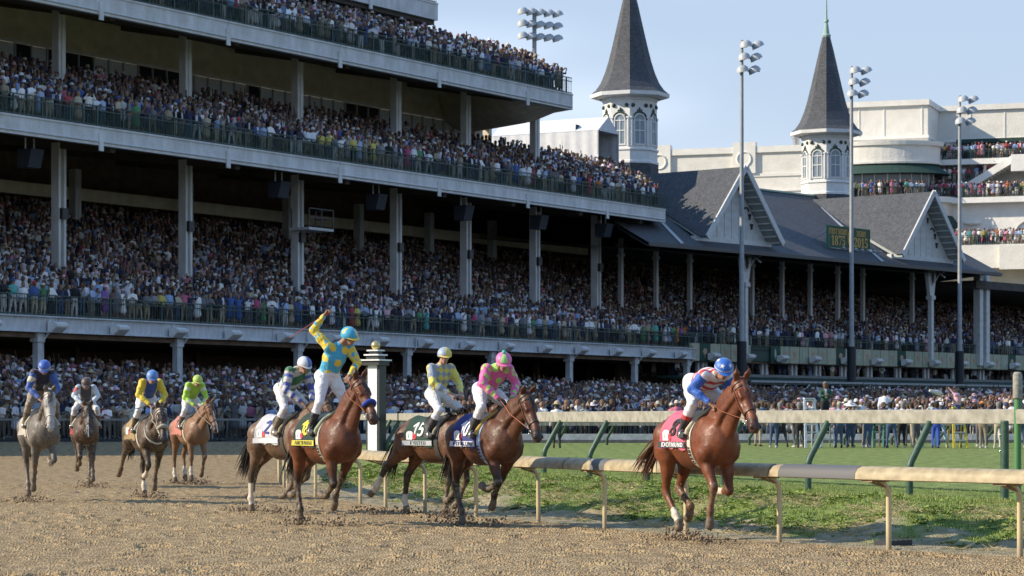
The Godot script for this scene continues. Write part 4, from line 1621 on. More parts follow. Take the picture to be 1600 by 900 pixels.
	while at.size() < 52000:
		var d := 25.5 + 38.0 * pow(rng.randf(), 1.7)
		var x := rng.randf_range(-0.215 * d - 1, rail_x(d) + 0.2)
		var s := 0.005 + 0.016 * pow(rng.randf(), 4.0)
		if clump.get_noise_2d(x * 0.12, d * 0.08) < rng.randf_range(-0.6, 0.3): continue
		at.append(Transform3D(Basis.from_euler(Vector3(rng.randf() * 0.6, rng.randf() * TAU, rng.randf() * 0.6)).scaled(Vector3(s, s, s) * rng.randf_range(0.8, 1.3)), Vector3(x, height(x, d) + dirt_relief(x, d) - 0.002, -d)))
		tint.append(Color(0.47, 0.35, 0.19) * rng.randf_range(0.75, 1.15))
	tag(many("dirt_clods", clod.mesh(), vcol("clods", 0.95), at, tint), "loose clods of dirt strewn over the track", "dirt clods")

# points along a rail at equal steps of metres, from depth d0 to d1
func along(t: Array, d0: float, d1: float, step: float) -> Array:
	var pts := []
	var d := d0
	var last := Vector2(table(t, d0), d0)
	pts.append(last)
	while d < d1:
		d += 0.05
		var q := Vector2(table(t, d), d)
		if q.distance_to(last) >= step:
			pts.append(q); last = q
	return pts

func build_rails() -> void:
	# the inner rail: a rounded cream cover on gooseneck posts that lean over the track
	var cream := worn("cream_fibreglass", Color(0.54, 0.44, 0.27), 0.55, 0.38, 0.8, 0.15)
	var under := worn("rail_underside", Color(0.30, 0.21, 0.12), 0.7, 0.2, 1.0)
	var root := thing("running_rail", "cream running rail on gooseneck posts along the inside of the dirt track", "rail")
	var pts := along(RAIL, 24.0, 74.0, 0.35)
	var prof := [Vector2(-0.17, 0.0), Vector2(-0.165, 0.07), Vector2(-0.13, 0.125), Vector2(-0.06, 0.155), Vector2(0.04, 0.155), Vector2(0.11, 0.13), Vector2(0.15, 0.07), Vector2(0.155, 0.0), Vector2(0.13, -0.01), Vector2(-0.15, -0.01), Vector2(-0.17, 0.0)]
	var seg := 0
	var k := 0
	while k < pts.size() - 1:
		var mb := MB.new()
		var e := mini(k + 14, pts.size() - 1)
		var rows := []
		for i in range(k, e + 1):
			var q: Vector2 = pts[i]
			var f: Vector2 = (pts[mini(i + 1, pts.size() - 1)] - pts[maxi(i - 1, 0)]).normalized()
			var s := Vector2(f.y, -f.x)            # away from the track
			var row := []
			var shrink := 0.0
			for z in prof:
				row.append(Vector3(q.x + s.x * z.x + f.x * shrink, 0.855 + z.y, -(q.y + s.y * z.x + f.y * shrink)))
			rows.append(row)
		mb.grid(rows)
		obj("rail_cover", mb, cream, root)
		var jt := MB.new()
		var jr := []
		for off in [0.0, 0.035]:
			var q: Vector2 = (pts[k] as Vector2).lerp(pts[k + 1], off / 0.35)
			var f: Vector2 = (pts[k + 1] - pts[k]).normalized()
			var s := Vector2(f.y, -f.x)
			var row := []
			for z in prof.slice(0, 9):
				row.append(Vector3(q.x + s.x * z.x * 1.012, 0.855 + z.y * 1.012 + 0.001, -(q.y + s.y * z.x * 1.012)))
			jr.append(row)
		jt.grid(jr)
		obj("joint", jt, mat("joint_dark", Color(0.16, 0.12, 0.07), 0.8), root)  # thin dark band round the cover at each joint
		k = e
	# the post tops reach back under the cover
	var posts := []
	for pd in [25.9, 27.5, 29.1, 30.8, 32.65, 34.5, 36.7, 38.8, 41.0, 43.1, 45.2, 47.2, 49.3, 51.5, 53.7, 56.0, 58.3, 60.7, 63.1, 65.5, 68.0, 70.5]:
		posts.append(Vector2(rail_x(pd), pd))
	var soil := vcol("rail_post_paint", 0.55)
	for i in posts.size():
		var q: Vector2 = posts[i]
		var q2 := Vector2(table(RAIL, q.y + 0.3), q.y + 0.3)
		var f := (q2 - q).normalized()
		var s := Vector2(f.y, -f.x)
		var at := func(out: float, y: float) -> Vector3: return Vector3(q.x + s.x * out, y, -(q.y + s.y * out))
		var mb := MB.new()
		mb.col = Color(0.58, 0.47, 0.28)
		var path := [at.call(0.21, height(q.x + s.x * 0.2, q.y + s.y * 0.2) - 0.1), at.call(0.21, 0.30), at.call(0.21, 0.64), at.call(0.20, 0.71), at.call(0.165, 0.77), at.call(0.11, 0.82), at.call(0.03, 0.85)]
		mb.tube(path, [0.034], 10)
		for j in mb.c.size():
			if mb.v[j].y < 0.13 + 0.05 * relief.get_noise_3dv(mb.v[j] * 3): mb.c[j] = Color(0.24, 0.19, 0.13)
		obj("post", mb, soil, root)
		var br := MB.new()
		br.beam(at.call(-0.13, 0.838), at.call(0.14, 0.838), 0.20, 0.03)
		br.beam(at.call(-0.06, 0.82), at.call(0.22, 0.74), 0.05, 0.02)
		obj("bracket", br, under, root)
	# grey patches where the cover was mended
	var tape := mat("repair_tape", Color(0.10, 0.10, 0.105), 0.6)
	for m in [[30.95, 32.25, 1.0], [36.05, 36.45, 0.5]]:
		var mb := MB.new()
		var rows := []
		var d: float = m[0]
		while d <= m[1] + 0.01:
			var q := Vector2(rail_x(d), d)
			var f := (Vector2(rail_x(d + 0.3), d + 0.3) - q).normalized()
			var s := Vector2(f.y, -f.x)
			var row := []
			for z in prof.slice(0, 9):
				row.append(Vector3(q.x + s.x * z.x * 1.015, 0.855 + z.y * 1.02 + 0.001, -(q.y + s.y * z.x * 1.015)))
			rows.append(row)
			d += 0.1
		mb.grid(rows)
		obj("repair_patch", mb, tape, root)
	# the rail of the turf course: pale flat rail on slanting green posts
	var turf_rail := thing("turf_rail", "pale flat rail on slanting green posts at the edge of the turf", "rail")
	var white := worn("weathered_white_rail", Color(0.40, 0.385, 0.33), 0.7, 0.3, 0.7)
	var green := worn("green_post_paint", Color(0.055, 0.125, 0.085), 0.5, 0.3, 1.5)
	pts = along(TURF, 35.2, 98.0, 0.5)
	var k2 := 0
	while k2 < pts.size() - 1:
		var mb := MB.new()
		var e := mini(k2 + 12, pts.size() - 1)
		var rows := []
		for i in range(k2, e + 1):
			var q: Vector2 = pts[i]
			var f: Vector2 = (pts[mini(i + 1, pts.size() - 1)] - pts[maxi(i - 1, 0)]).normalized()
			var s := Vector2(f.y, -f.x)
			var row := []
			for z in [Vector2(0.34, 0.0), Vector2(0.335, 0.19), Vector2(0.36, 0.205), Vector2(0.40, 0.205), Vector2(0.425, 0.19), Vector2(0.43, 0.0), Vector2(0.40, -0.008), Vector2(0.34, 0.0)]:
				row.append(Vector3(q.x + s.x * z.x, 1.51 + z.y, -(q.y + s.y * z.x)))
			rows.append(row)
		mb.grid(rows)
		obj("rail_board", mb, white, turf_rail)
		k2 = e
	for q in [Vector2(5.9, 38.0), Vector2(4.72, 40.8), Vector2(3.6, 43.7), Vector2(2.46, 46.5), Vector2(1.5, 49.4), Vector2(0.66, 52.6), Vector2(-0.1, 56), Vector2(-0.8, 59), Vector2(-1.55, 62), Vector2(-2.3, 65), Vector2(-2.8, 68), Vector2(-3.2, 71), Vector2(-3.6, 74), Vector2(-4.0, 77)]:
		var q2 := Vector2(turf_x(q.y + 0.3), q.y + 0.3)
		var f: Vector2 = (q2 - q).normalized()
		var s := Vector2(f.y, -f.x)
		var mb := MB.new()
		var g := height(q.x, q.y)
		var at := func(out: float, y: float) -> Vector3: return Vector3(q.x + s.x * out, y, -(q.y + s.y * out))
		mb.tube([at.call(0.0, g - 0.1), at.call(0.0, g + 0.42), at.call(0.03, g + 0.52), at.call(0.36, 1.53)], [0.055], 10)
		obj("post", mb, green, turf_rail)
	# tall green marker pole with a pale padded top, and the short post beside it
	var pole := thing("marker_pole", "tall green pole with a pale padded top beside the turf rail", "pole", on_ground(7.15, 36.2))
	var mb := MB.new()
	mb.lathe([Vector2(0.001, -0.2), Vector2(0.052, -0.2), Vector2(0.052, 1.5), Vector2(0.001, 1.5)], 12)
	obj("pole", mb, mat("bright_green_paint", Color(0.07, 0.20, 0.07), 0.5), pole)
	mb = MB.new()
	mb.lathe([Vector2(0.001, 1.44), Vector2(0.06, 1.44), Vector2(0.068, 1.46), Vector2(0.068, 1.78), Vector2(0.05, 1.82), Vector2(0.001, 1.825)], 12)
	obj("padded_top", mb, worn("grey_pad", Color(0.40, 0.39, 0.35), 0.8, 0.3, 2.0), pole)
	var short := thing("short_post", "short dark green post standing against the tall green pole", "post", on_ground(6.85, 35.6))
	mb = MB.new()
	mb.lathe([Vector2(0.001, -0.3), Vector2(0.06, -0.3), Vector2(0.06, 1.10), Vector2(0.05, 1.12), Vector2(0.001, 1.12)], 12)
	obj("post", mb, green, short)
	for y in [0.7, 0.92]:
		mb = MB.new()
		mb.ball(Vector3(-0.062, y, 0.0), Vector3(0.012, 0.02, 0.02), 8, 6)
		obj("bolt", mb, mat("polished_steel", Color(0.6, 0.6, 0.6), 0.25, 1.0), short)
	# a small dark drain cover lying by the rail
	var dr := thing("drain_box", "low dark plastic drain box lying in the sand behind the rail", "drain", on_ground(4.75, 31.9))
	mb = MB.new()
	mb.box(Vector3(0, 0.03, 0), Vector3(0.38, 0.08, 0.28), Basis.from_euler(Vector3(0, 0.5, 0.03)))
	obj("box", mb, mat("dark_plastic", Color(0.03, 0.033, 0.04), 0.6), dr)
	mb = MB.new()
	for i in 5:
		mb.box(Vector3(-0.12 + i * 0.06, 0.075, 0.0) , Vector3(0.02, 0.012, 0.2), Basis.from_euler(Vector3(0, 0.5, 0.03)))
	obj("grate", mb, mat("dark_plastic", Color(0.03, 0.033, 0.04), 0.6), dr)
	# winning post: white pillar with black sides, stepped cap and a gilt ball
	var wp := thing("winning_post", "square white winning post with black sides, stepped cap and gilt ball", "post", Vector3(-3.94, 0.15, -74.0), -0.52)
	var wm := mat("winning_post_white", Color(0.80, 0.80, 0.80), 0.6)
	var bm := mat("winning_post_black", Color(0.03, 0.035, 0.035), 0.5)
	mb = MB.new()
	mb.bx(-0.155, 0.155, -0.4, 2.95, -0.18, 0.18)
	obj("shaft", mb, wm, wp)
	for sx in [-1.0, 1.0]:
		mb = MB.new()
		mb.bx(sx * 0.155, sx * 0.225, -0.4, 2.95, -0.21, 0.16)
		obj("side_board", mb, bm, wp)
	for st in [[0.285, 2.95, 3.08], [0.20, 3.12, 3.23], [0.14, 3.27, 3.36]]:
		mb = MB.new()
		mb.bx(-st[0], st[0], st[1], st[2], -st[0], st[0])
		obj("cap_step", mb, bm, wp)
		mb = MB.new()
		mb.bx(-st[0] - 0.05, st[0] + 0.05, st[2], st[2] + 0.04, -st[0] - 0.05, st[0] + 0.05)
		obj("cap_edge", mb, wm, wp)
	mb = MB.new()
	mb.ball(Vector3(0, 3.525, 0), Vector3.ONE * 0.135, 18, 12)
	obj("gilt_ball", mb, mat("gilt", Color(0.62, 0.50, 0.22), 0.3, 0.7), wp)

# ---------------------------------------------------------------- the race

const WHITE := Color(0.72, 0.72, 0.74)

func pose(o: Dictionary) -> Dictionary:
	var j := {
		"pelvis": Vector3(-0.07, 1.90, 0), "chest": Vector3(0.16, 2.12, 0), "nape": Vector3(0.33, 2.25, 0), "head": Vector3(0.47, 2.32, 0), "face": Vector3(0.88, -0.45, 0.1),
		"knee": [Vector3(0.27, 1.68, 0.25), Vector3(0.27, 1.68, -0.25)], "ankle": [Vector3(0.05, 1.33, 0.30), Vector3(0.05, 1.33, -0.30)],
		"elbow": [Vector3(0.33, 1.98, 0.27), Vector3(0.33, 1.98, -0.27)], "hand": [Vector3(0.56, 1.78, 0.09), Vector3(0.56, 1.78, -0.09)],
	}
	for k in o: j[k] = o[k]
	return j

func shifted(o: Dictionary, up: float) -> Dictionary:
	return pose({"pelvis": Vector3(-0.07, 1.90 + up, 0), "chest": Vector3(0.17, 2.12 + up, 0), "nape": Vector3(0.34, 2.25 + up, 0), "head": Vector3(0.48, 2.32 + up, 0)}.merged(o, true))

func build_race() -> void:
	var black := Color(0.015, 0.015, 0.017)
	var turq := Color(0.05, 0.36, 0.56)
	var yellow := Color(0.72, 0.52, 0.04)
	var riders := []
	var spots := func(along: float, side: float, step: float, r: float) -> bool:
		var u := along / step
		var w := side / step + 0.5 * (int(floor(u)) % 2)
		return Vector2((u - floor(u) - 0.5) * step, (w - floor(w) - 0.5) * step).length() < r
	# --- chestnut in front, by the rail: rider in red and white hoops
	riders.append([{
		"at": Vector3(2.42, 0, -33.0), "turn": 66.0, "lift": 0.12, "label": "bright chestnut racehorse in front by the rail, pink saddlecloth numbered 8",
		"coat": Color(0.115, 0.030, 0.011), "light": Color(0.20, 0.056, 0.019), "dark": Color(0.085, 0.028, 0.013), "mane": Color(0.11, 0.038, 0.017), "points": 0.35, "socks": [0.0, 0.16, 0.10, 0.0], "dust": 0.10,
		"legs": [[32, -20, 0, -10], [14, -88, -128, -150], [-16, 44, 36, 10], [-26, 58, -10, -50]], "neck": [45.0, -4.0], "head": [-47.0, 2.0], "blow": 0.3, "tail": [-38.0, 12.0, 0.70], "ears": -25.0,
		"cloth": {"name": "pink", "color": Color(0.62, 0.14, 0.22), "bottom": 1.10, "number": "8", "number_color": black, "strip": Color(0.05, 0.06, 0.07), "title": "DORTMUND", "title_color": WHITE, "emblem": true, "squeeze": 0.85},
		"rein": Color(0.28, 0.09, 0.03), "girth": Color(0.55, 0.50, 0.40), "girth_text": "DERBY", "pad": Color(0.5, 0.46, 0.32), "leather_name": "tan", "leather": Color(0.06, 0.025, 0.012),
	}, pose({
		"label": "jockey in red and white hooped silks, blue sleeves and starred blue cap", "skin": Color(0.30, 0.16, 0.10),
		"pelvis": Vector3(-0.08, 1.92, 0), "chest": Vector3(0.24, 2.00, 0), "nape": Vector3(0.47, 2.05, 0), "head": Vector3(0.63, 2.12, 0.0), "face": Vector3(0.8, -0.6, 0.2),
		"elbow": [Vector3(0.32, 1.86, 0.29), Vector3(0.36, 1.86, -0.27)], "hand": [Vector3(0.54, 1.68, 0.13), Vector3(0.56, 1.68, -0.11)], "boot_band": Color(0.45, 0.02, 0.02), "boot_top": 0.25,
		"silks": func(id: int, along: float, side: float, front: float, arm: float, s: int): return Color(0.03, 0.12, 0.48) if id == 2 else (Color(0.52, 0.03, 0.03) if fposmod(along + 0.05 * front, 0.125) < 0.062 else WHITE),
		"cap": func(q: Vector3, a: float, t: float): return WHITE if (a > 1.42 and a < 1.62) else Color(0.03, 0.14, 0.50), "peak": Color(0.03, 0.13, 0.48), "stars": true}), 31])
	# --- bay with its rider standing, whip arm raised
	riders.append([{
		"at": Vector3(-2.70, 0, -37.5), "turn": 60.0, "lift": 0.0, "label": "bright bay racehorse with a blue fleece noseband and dark green saddlecloth numbered 18",
		"coat": Color(0.088, 0.026, 0.011), "light": Color(0.155, 0.047, 0.018), "dark": Color(0.018, 0.012, 0.010), "mane": Color(0.016, 0.011, 0.009), "dust": 0.08,
		"legs": [[10, -56, -88, -108], [-36, -36, -14, -34], [-22, 16, 0, -20], [-54, -34, -70, -95]], "neck": [57.0, -10.0], "head": [-46.0, -6.0], "blow": 0.3, "tail": [-55.0, 0.0, 0.7], "ears": -32.0,
		"noseroll": Color(0.03, 0.07, 0.42), "noseroll_name": "blue",
		"cloth": {"name": "green", "color": Color(0.018, 0.045, 0.033), "bottom": 1.10, "number": "18", "number_color": Color(0.72, 0.62, 0.05), "strip": Color(0.66, 0.56, 0.08), "title": "AMERICAN PHAROAH", "title_color": Color(0.10, 0.12, 0.04), "emblem": true, "squeeze": 0.5},
		"rein": Color(0.30, 0.10, 0.03), "girth": Color(0.55, 0.50, 0.40), "girth_text": "DERBY", "leather_name": "tan", "leather": Color(0.06, 0.025, 0.012), "saddle": Color(0.02, 0.025, 0.02), "pad": Color(0.35, 0.38, 0.25),
	}, pose({
		"label": "jockey in turquoise silks with yellow spots standing in the stirrups, whip arm raised", "skin": Color(0.32, 0.17, 0.11), "lens": Color(0.35, 0.32, 0.25),
		"pelvis": Vector3(0.0, 2.12, 0), "chest": Vector3(0.12, 2.40, -0.05), "nape": Vector3(0.22, 2.59, -0.10), "head": Vector3(0.34, 2.71, -0.18), "face": Vector3(0.80, -0.42, -0.35), "tilt": 0.25,
		"knee": [Vector3(0.16, 1.74, 0.21), Vector3(0.16, 1.74, -0.21)], "ankle": [Vector3(0.03, 1.36, 0.30), Vector3(0.03, 1.36, -0.30)],
		"elbow": [Vector3(0.03, 2.80, 0.25), Vector3(0.30, 2.32, -0.34)], "hand": [Vector3(0.15, 3.02, 0.12), Vector3(0.42, 2.12, -0.14)], "hand_up": [Vector3(-0.6, 0.2, 0.6), Vector3(0.3, 1, 0)], "rein_hand": [Vector3(0.44, 2.10, -0.12), Vector3(0.44, 2.10, -0.14)], "boot_top": 0.42,
		"silks": func(id: int, along: float, side: float, front: float, arm: float, s: int):
			if id == 2: return turq if spots.call(arm + 0.6, side * 1.5, 0.13, 0.036) else yellow
			return yellow if spots.call(along + 0.02, side + 0.05, 0.20, 0.058) else turq,
		"cap": func(q: Vector3, a: float, t: float): return yellow if (fposmod(t + 0.4, TAU / 3) < 0.32 and a > 0.4 and a < 1.3) else turq, "peak": yellow, "whip": [Vector3(0.18, 3.03, 0.11), Vector3(-0.22, 2.62, 0.62)]}), 32])
	# --- dark bay, rider in pink
	riders.append([{
		"at": Vector3(-0.36, 0, -37.3), "turn": 60.0, "lift": 0.0, "label": "dark bay racehorse on the rail side with a navy saddlecloth numbered 10",
		"coat": Color(0.060, 0.019, 0.009), "light": Color(0.11, 0.036, 0.016), "dark": Color(0.014, 0.010, 0.009), "mane": Color(0.012, 0.009, 0.008), "dust": 0.10,
		"legs": [[22, -74, -98, -118], [-38, -38, -16, -36], [-18, 26, 10, 0], [-52, -28, -60, -80]], "neck": [36.0, -2.0], "head": [-52.0, 2.0], "blow": 0.4, "tail": [-70.0, 0.0, 0.7], "ears": -5.0,
		"cloth": {"name": "navy", "color": Color(0.035, 0.045, 0.20), "bottom": 1.10, "number": "10", "number_color": WHITE, "strip": Color(0.55, 0.56, 0.60), "title": "FIRING LINE", "title_color": Color(0.03, 0.04, 0.16), "emblem": true, "squeeze": 0.75},
		"rein": Color(0.45, 0.14, 0.07), "girth": Color(0.45, 0.55, 0.75), "girth_text": "DERBY", "pad": Color(0.5, 0.33, 0.08),
	}, shifted({
		"label": "jockey in pink silks with lime spots and a pink and green cap", "skin": Color(0.34, 0.17, 0.12), "lens": Color(0.03, 0.02, 0.02), "gloves": black, "boot_top": 0.10, "grime": 0.1,
		"side": Vector3(-0.22, 0, 0.975), "face": Vector3(0.8, -0.5, 0.4), "elbow": [Vector3(0.35, 2.02, 0.28), Vector3(0.33, 2.02, -0.30)], "hand": [Vector3(0.55, 1.79, 0.10), Vector3(0.55, 1.79, -0.10)],
		"silks": func(id: int, along: float, side: float, front: float, arm: float, s: int):
			if id == 2: return Color(0.32, 0.62, 0.10) if spots.call(arm + 0.55, side, 0.12, 0.032) else Color(0.66, 0.12, 0.34)
			return Color(0.32, 0.60, 0.10) if spots.call(along + 0.05, side + 0.02, 0.17, 0.048) else Color(0.66, 0.12, 0.34),
		"cap": func(q: Vector3, a: float, t: float): return Color(0.34, 0.66, 0.20) if fposmod(t + 0.5, PI) < 0.9 and a < 1.5 else Color(0.68, 0.14, 0.36), "peak": Color(0.68, 0.14, 0.36), "bobble": Color(0.10, 0.50, 0.38)}, 0.02), 33])
	# --- dark bay behind, rider upright in yellow and grey
	riders.append([{
		"at": Vector3(-1.18, 0, -41.4), "turn": 46.0, "lift": 0.0, "label": "dark bay racehorse with a muddy white hind sock, half hidden behind the pink rider's horse",
		"coat": Color(0.070, 0.026, 0.013), "light": Color(0.125, 0.047, 0.023), "dark": Color(0.016, 0.012, 0.010), "mane": Color(0.012, 0.009, 0.008), "dust": 0.18, "socks": [0.0, 0.0, 0.22, 0.10],
		"legs": [[-4, -14, 0, -10], [10, -30, -30, -50], [-58, -34, -50, -60], [-34, -8, 20, 0]], "neck": [24.0, -20.0], "head": [-58.0, -24.0], "blow": 0.1, "mane_side": 1.0, "tail": [-60.0, -10.0, 0.7],
		"cloth": {"name": "dark_green", "color": Color(0.02, 0.06, 0.045), "bottom": 1.10, "number": "15", "number_color": Color(0.6, 0.6, 0.62), "strip": Color(0.42, 0.44, 0.47), "title": "FROSTED", "title_color": Color(0.03, 0.06, 0.06), "emblem": true},
		"girth": Color(0.04, 0.05, 0.05), "pad": Color(0.25, 0.22, 0.16),
	}, pose({
		"label": "jockey sitting upright in yellow and grey diamond silks", "skin": Color(0.40, 0.22, 0.16), "lens": Color(0.10, 0.07, 0.05), "grime": 0.15, "boots": Color(0.03, 0.03, 0.03),
		"pelvis": Vector3(-0.06, 1.94, 0), "chest": Vector3(0.0, 2.22, 0), "nape": Vector3(0.06, 2.41, 0), "head": Vector3(0.13, 2.56, 0), "side": Vector3(-0.35, 0, 0.94), "face": Vector3(0.85, -0.28, 0.48),
		"elbow": [Vector3(0.16, 2.12, 0.29), Vector3(0.16, 2.12, -0.29)], "hand": [Vector3(0.40, 1.94, 0.12), Vector3(0.42, 1.94, -0.10)],
		"silks": func(id: int, along: float, side: float, front: float, arm: float, s: int):
			var g := Color(0.24, 0.29, 0.36)
			if id == 2: return g if (side > 0) == (front > 0) and absf(arm) > 0.1 else Color(0.66, 0.58, 0.12)
			var u := along / 0.12; var w := side / 0.10
			return Color(0.64, 0.52, 0.08) if int(floor(u + w) + floor(u - w)) % 2 == 0 else g,
		"cap": func(q: Vector3, a: float, t: float): return Color(0.30, 0.37, 0.47) if q.z > 0 else Color(0.66, 0.52, 0.10), "peak": Color(0.66, 0.52, 0.10)}), 34])
	# --- brown horse behind the bay, rider in green and white
	riders.append([{
		"at": Vector3(-3.72, 0, -42.4), "turn": 50.0, "lift": 0.0, "label": "dusty brown racehorse with a pale hind sock, just behind the bay with the standing rider",
		"coat": Color(0.095, 0.050, 0.030), "light": Color(0.15, 0.085, 0.052), "dark": Color(0.025, 0.018, 0.014), "mane": Color(0.02, 0.014, 0.011), "dust": 0.35, "socks": [0.0, 0.0, 0.26, 0.0],
		"legs": [[0, -40, -60, -80], [-10, -60, -80, -100], [-30, -2, 10, 0], [-50, -20, -50, -80]], "neck": [34.0, 0.0], "head": [-50.0, 0.0], "tail": [-62.0, 6.0, 0.75],
		"cloth": {"name": "white", "color": Color(0.55, 0.56, 0.60), "bottom": 1.10, "number": "2", "number_color": Color(0.03, 0.05, 0.22), "strip": Color(0.60, 0.60, 0.62), "emblem": true},
		"girth": Color(0.06, 0.05, 0.045), "pad": Color(0.30, 0.25, 0.16),
	}, shifted({
		"label": "jockey in muddy green, white and blue silks behind the standing rider", "skin": Color(0.32, 0.17, 0.12), "grime": 0.5, "boots": Color(0.16, 0.12, 0.08), "lens": Color(0.02, 0.02, 0.02),
		"silks": func(id: int, along: float, side: float, front: float, arm: float, s: int):
			if id == 2: return Color(0.06, 0.09, 0.36) if fposmod(arm, 0.14) < 0.05 else Color(0.46, 0.45, 0.44)
			return Color(0.03, 0.14, 0.05) if fposmod(along * 1.0 + side * 0.6, 0.30) < 0.19 else Color(0.48, 0.50, 0.50),
		"cap": func(q: Vector3, a: float, t: float): return Color(0.06, 0.12, 0.38) if q.z < 0.01 else Color(0.58, 0.60, 0.64), "peak": Color(0.5, 0.5, 0.5), "near": false}, 0.08), 35])
	# --- grey at the left
	riders.append([{
		"at": Vector3(-8.85, 0, -48.0), "turn": 70.0, "lift": 0.10, "label": "grey racehorse with a pale face at the left of the field",
		"coat": Color(0.125, 0.115, 0.105), "light": Color(0.20, 0.185, 0.17), "dark": Color(0.040, 0.037, 0.036), "mane": Color(0.05, 0.046, 0.044), "dust": 0.30, "grey": true, "points": 0.7, "socks": [0.0, 0.10, 0.0, 0.0],
		"legs": [[-18, -26, -10, -20], [40, -76, -105, -130], [-20, 24, 20, 0], [-56, -30, -60, -80]], "neck": [40.0, 0.0], "head": [-62.0, 6.0], "blow": 0.6, "leather_name": "pale", "leather": Color(0.45, 0.42, 0.36), "tail": [-50.0, 0.0, 0.7],
		"cloth": {"name": "tan_white", "color": Color(0.50, 0.46, 0.40), "bottom": 1.10, "number": "5", "number_color": black},
	}, shifted({
		"label": "jockey in navy silks with blue sleeves and a white armband on the grey", "skin": Color(0.30, 0.16, 0.11), "pants": Color(0.26, 0.20, 0.14), "boots": Color(0.12, 0.09, 0.06), "near": false, "face": Vector3(0.75, -0.6, 0.15), "whip": [Vector3(0.56, 1.77, 0.10), Vector3(-0.05, 1.42, 0.48)],
		"silks": func(id: int, along: float, side: float, front: float, arm: float, s: int): return (Color(0.55, 0.52, 0.40) if arm < -0.13 and arm > -0.23 and s == 0 else Color(0.035, 0.09, 0.32)) if id == 2 else Color(0.012, 0.014, 0.035),
		"cap": func(q: Vector3, a: float, t: float): return Color(0.40, 0.42, 0.46) if a > 1.45 else Color(0.04, 0.11, 0.42), "peak": Color(0.04, 0.10, 0.38)}, 0.05), 36])
	# --- dark horse far back at the left
	riders.append([{
		"at": Vector3(-9.75, 0, -58.5), "turn": 78.0, "lift": 0.05, "label": "small dark brown racehorse far back between the grey and the yellow rider",
		"coat": Color(0.050, 0.030, 0.022), "light": Color(0.085, 0.055, 0.04), "dark": Color(0.018, 0.013, 0.011), "mane": Color(0.014, 0.011, 0.010), "dust": 0.35,
		"legs": [[24, -60, -80, -100], [20, 0, 24, 5], [-52, -34, -50, -70], [-20, 24, 15, 0]], "neck": [26.0, 0.0], "head": [-58.0, 0.0], "blaze": 0.018, "tail": [-50.0, 0.0, 0.6],
		"cloth": {"name": "red", "color": Color(0.40, 0.05, 0.05), "bottom": 1.10, "number": "3", "number_color": WHITE},
	}, shifted({
		"label": "jockey in pale blue and grey silks with a brown cap and red armband", "skin": Color(0.25, 0.13, 0.09), "near": false, "grime": 0.3, "boots": Color(0.12, 0.08, 0.05), "whip": [Vector3(0.56, 1.77, 0.10), Vector3(0.0, 1.42, 0.42)],
		"silks": func(id: int, along: float, side: float, front: float, arm: float, s: int): return (Color(0.45, 0.06, 0.05) if arm < -0.08 and arm > -0.22 and s == 0 else Color(0.50, 0.56, 0.62)) if id == 2 else (Color(0.05, 0.05, 0.06) if absf(side) < 0.12 else Color(0.36, 0.44, 0.50)),
		"cap": func(q: Vector3, a: float, t: float): return Color(0.085, 0.055, 0.05), "peak": Color(0.07, 0.045, 0.04)}, -0.06), 37])
	# --- dark bay with white noseband, rider in yellow and blue
	riders.append([{
		"at": Vector3(-7.20, 0, -50.5), "turn": 66.0, "lift": 0.0, "label": "dark muddy racehorse with a white fleece noseband under the yellow and blue rider",
		"coat": Color(0.048, 0.030, 0.021), "light": Color(0.085, 0.055, 0.038), "dark": Color(0.018, 0.014, 0.011), "mane": Color(0.014, 0.011, 0.010), "dust": 0.40, "socks": [0.18, 0.0, 0.0, 0.10],
		"legs": [[28, -50, -80, -100], [-28, -28, -6, -24], [-64, -42, -50, -60], [-24, 20, 16, 0]], "neck": [24.0, 4.0], "head": [-52.0, 8.0], "noseroll": Color(0.52, 0.48, 0.40), "noseroll_name": "white", "breastplate": true, "leather_name": "pale", "leather": Color(0.45, 0.42, 0.36), "tail": [-50.0, 0.0, 0.6],
		"cloth": {"name": "tan", "color": Color(0.34, 0.24, 0.12), "bottom": 1.10, "number": "7", "number_color": black, "emblem": true},
		"rein": Color(0.5, 0.47, 0.4),
	}, shifted({
		"label": "jockey in yellow silks with a blue yoke and blue cap, crouching", "skin": Color(0.30, 0.15, 0.10), "near": false, "boots": Color(0.07, 0.05, 0.03), "whip": [Vector3(0.56, 1.79, 0.10), Vector3(0.0, 1.62, 0.55)],
		"chest": Vector3(0.15, 2.14, 0), "nape": Vector3(0.31, 2.26, 0), "head": Vector3(0.44, 2.33, 0.02),
		"silks": func(id: int, along: float, side: float, front: float, arm: float, s: int): return Color(0.62, 0.46, 0.02) if id == 2 else (Color(0.03, 0.08, 0.30) if absf(side) < 0.11 else Color(0.60, 0.44, 0.02)),
		"cap": func(q: Vector3, a: float, t: float): return Color(0.10, 0.22, 0.50), "peak": Color(0.08, 0.18, 0.44)}, 0.02), 38])
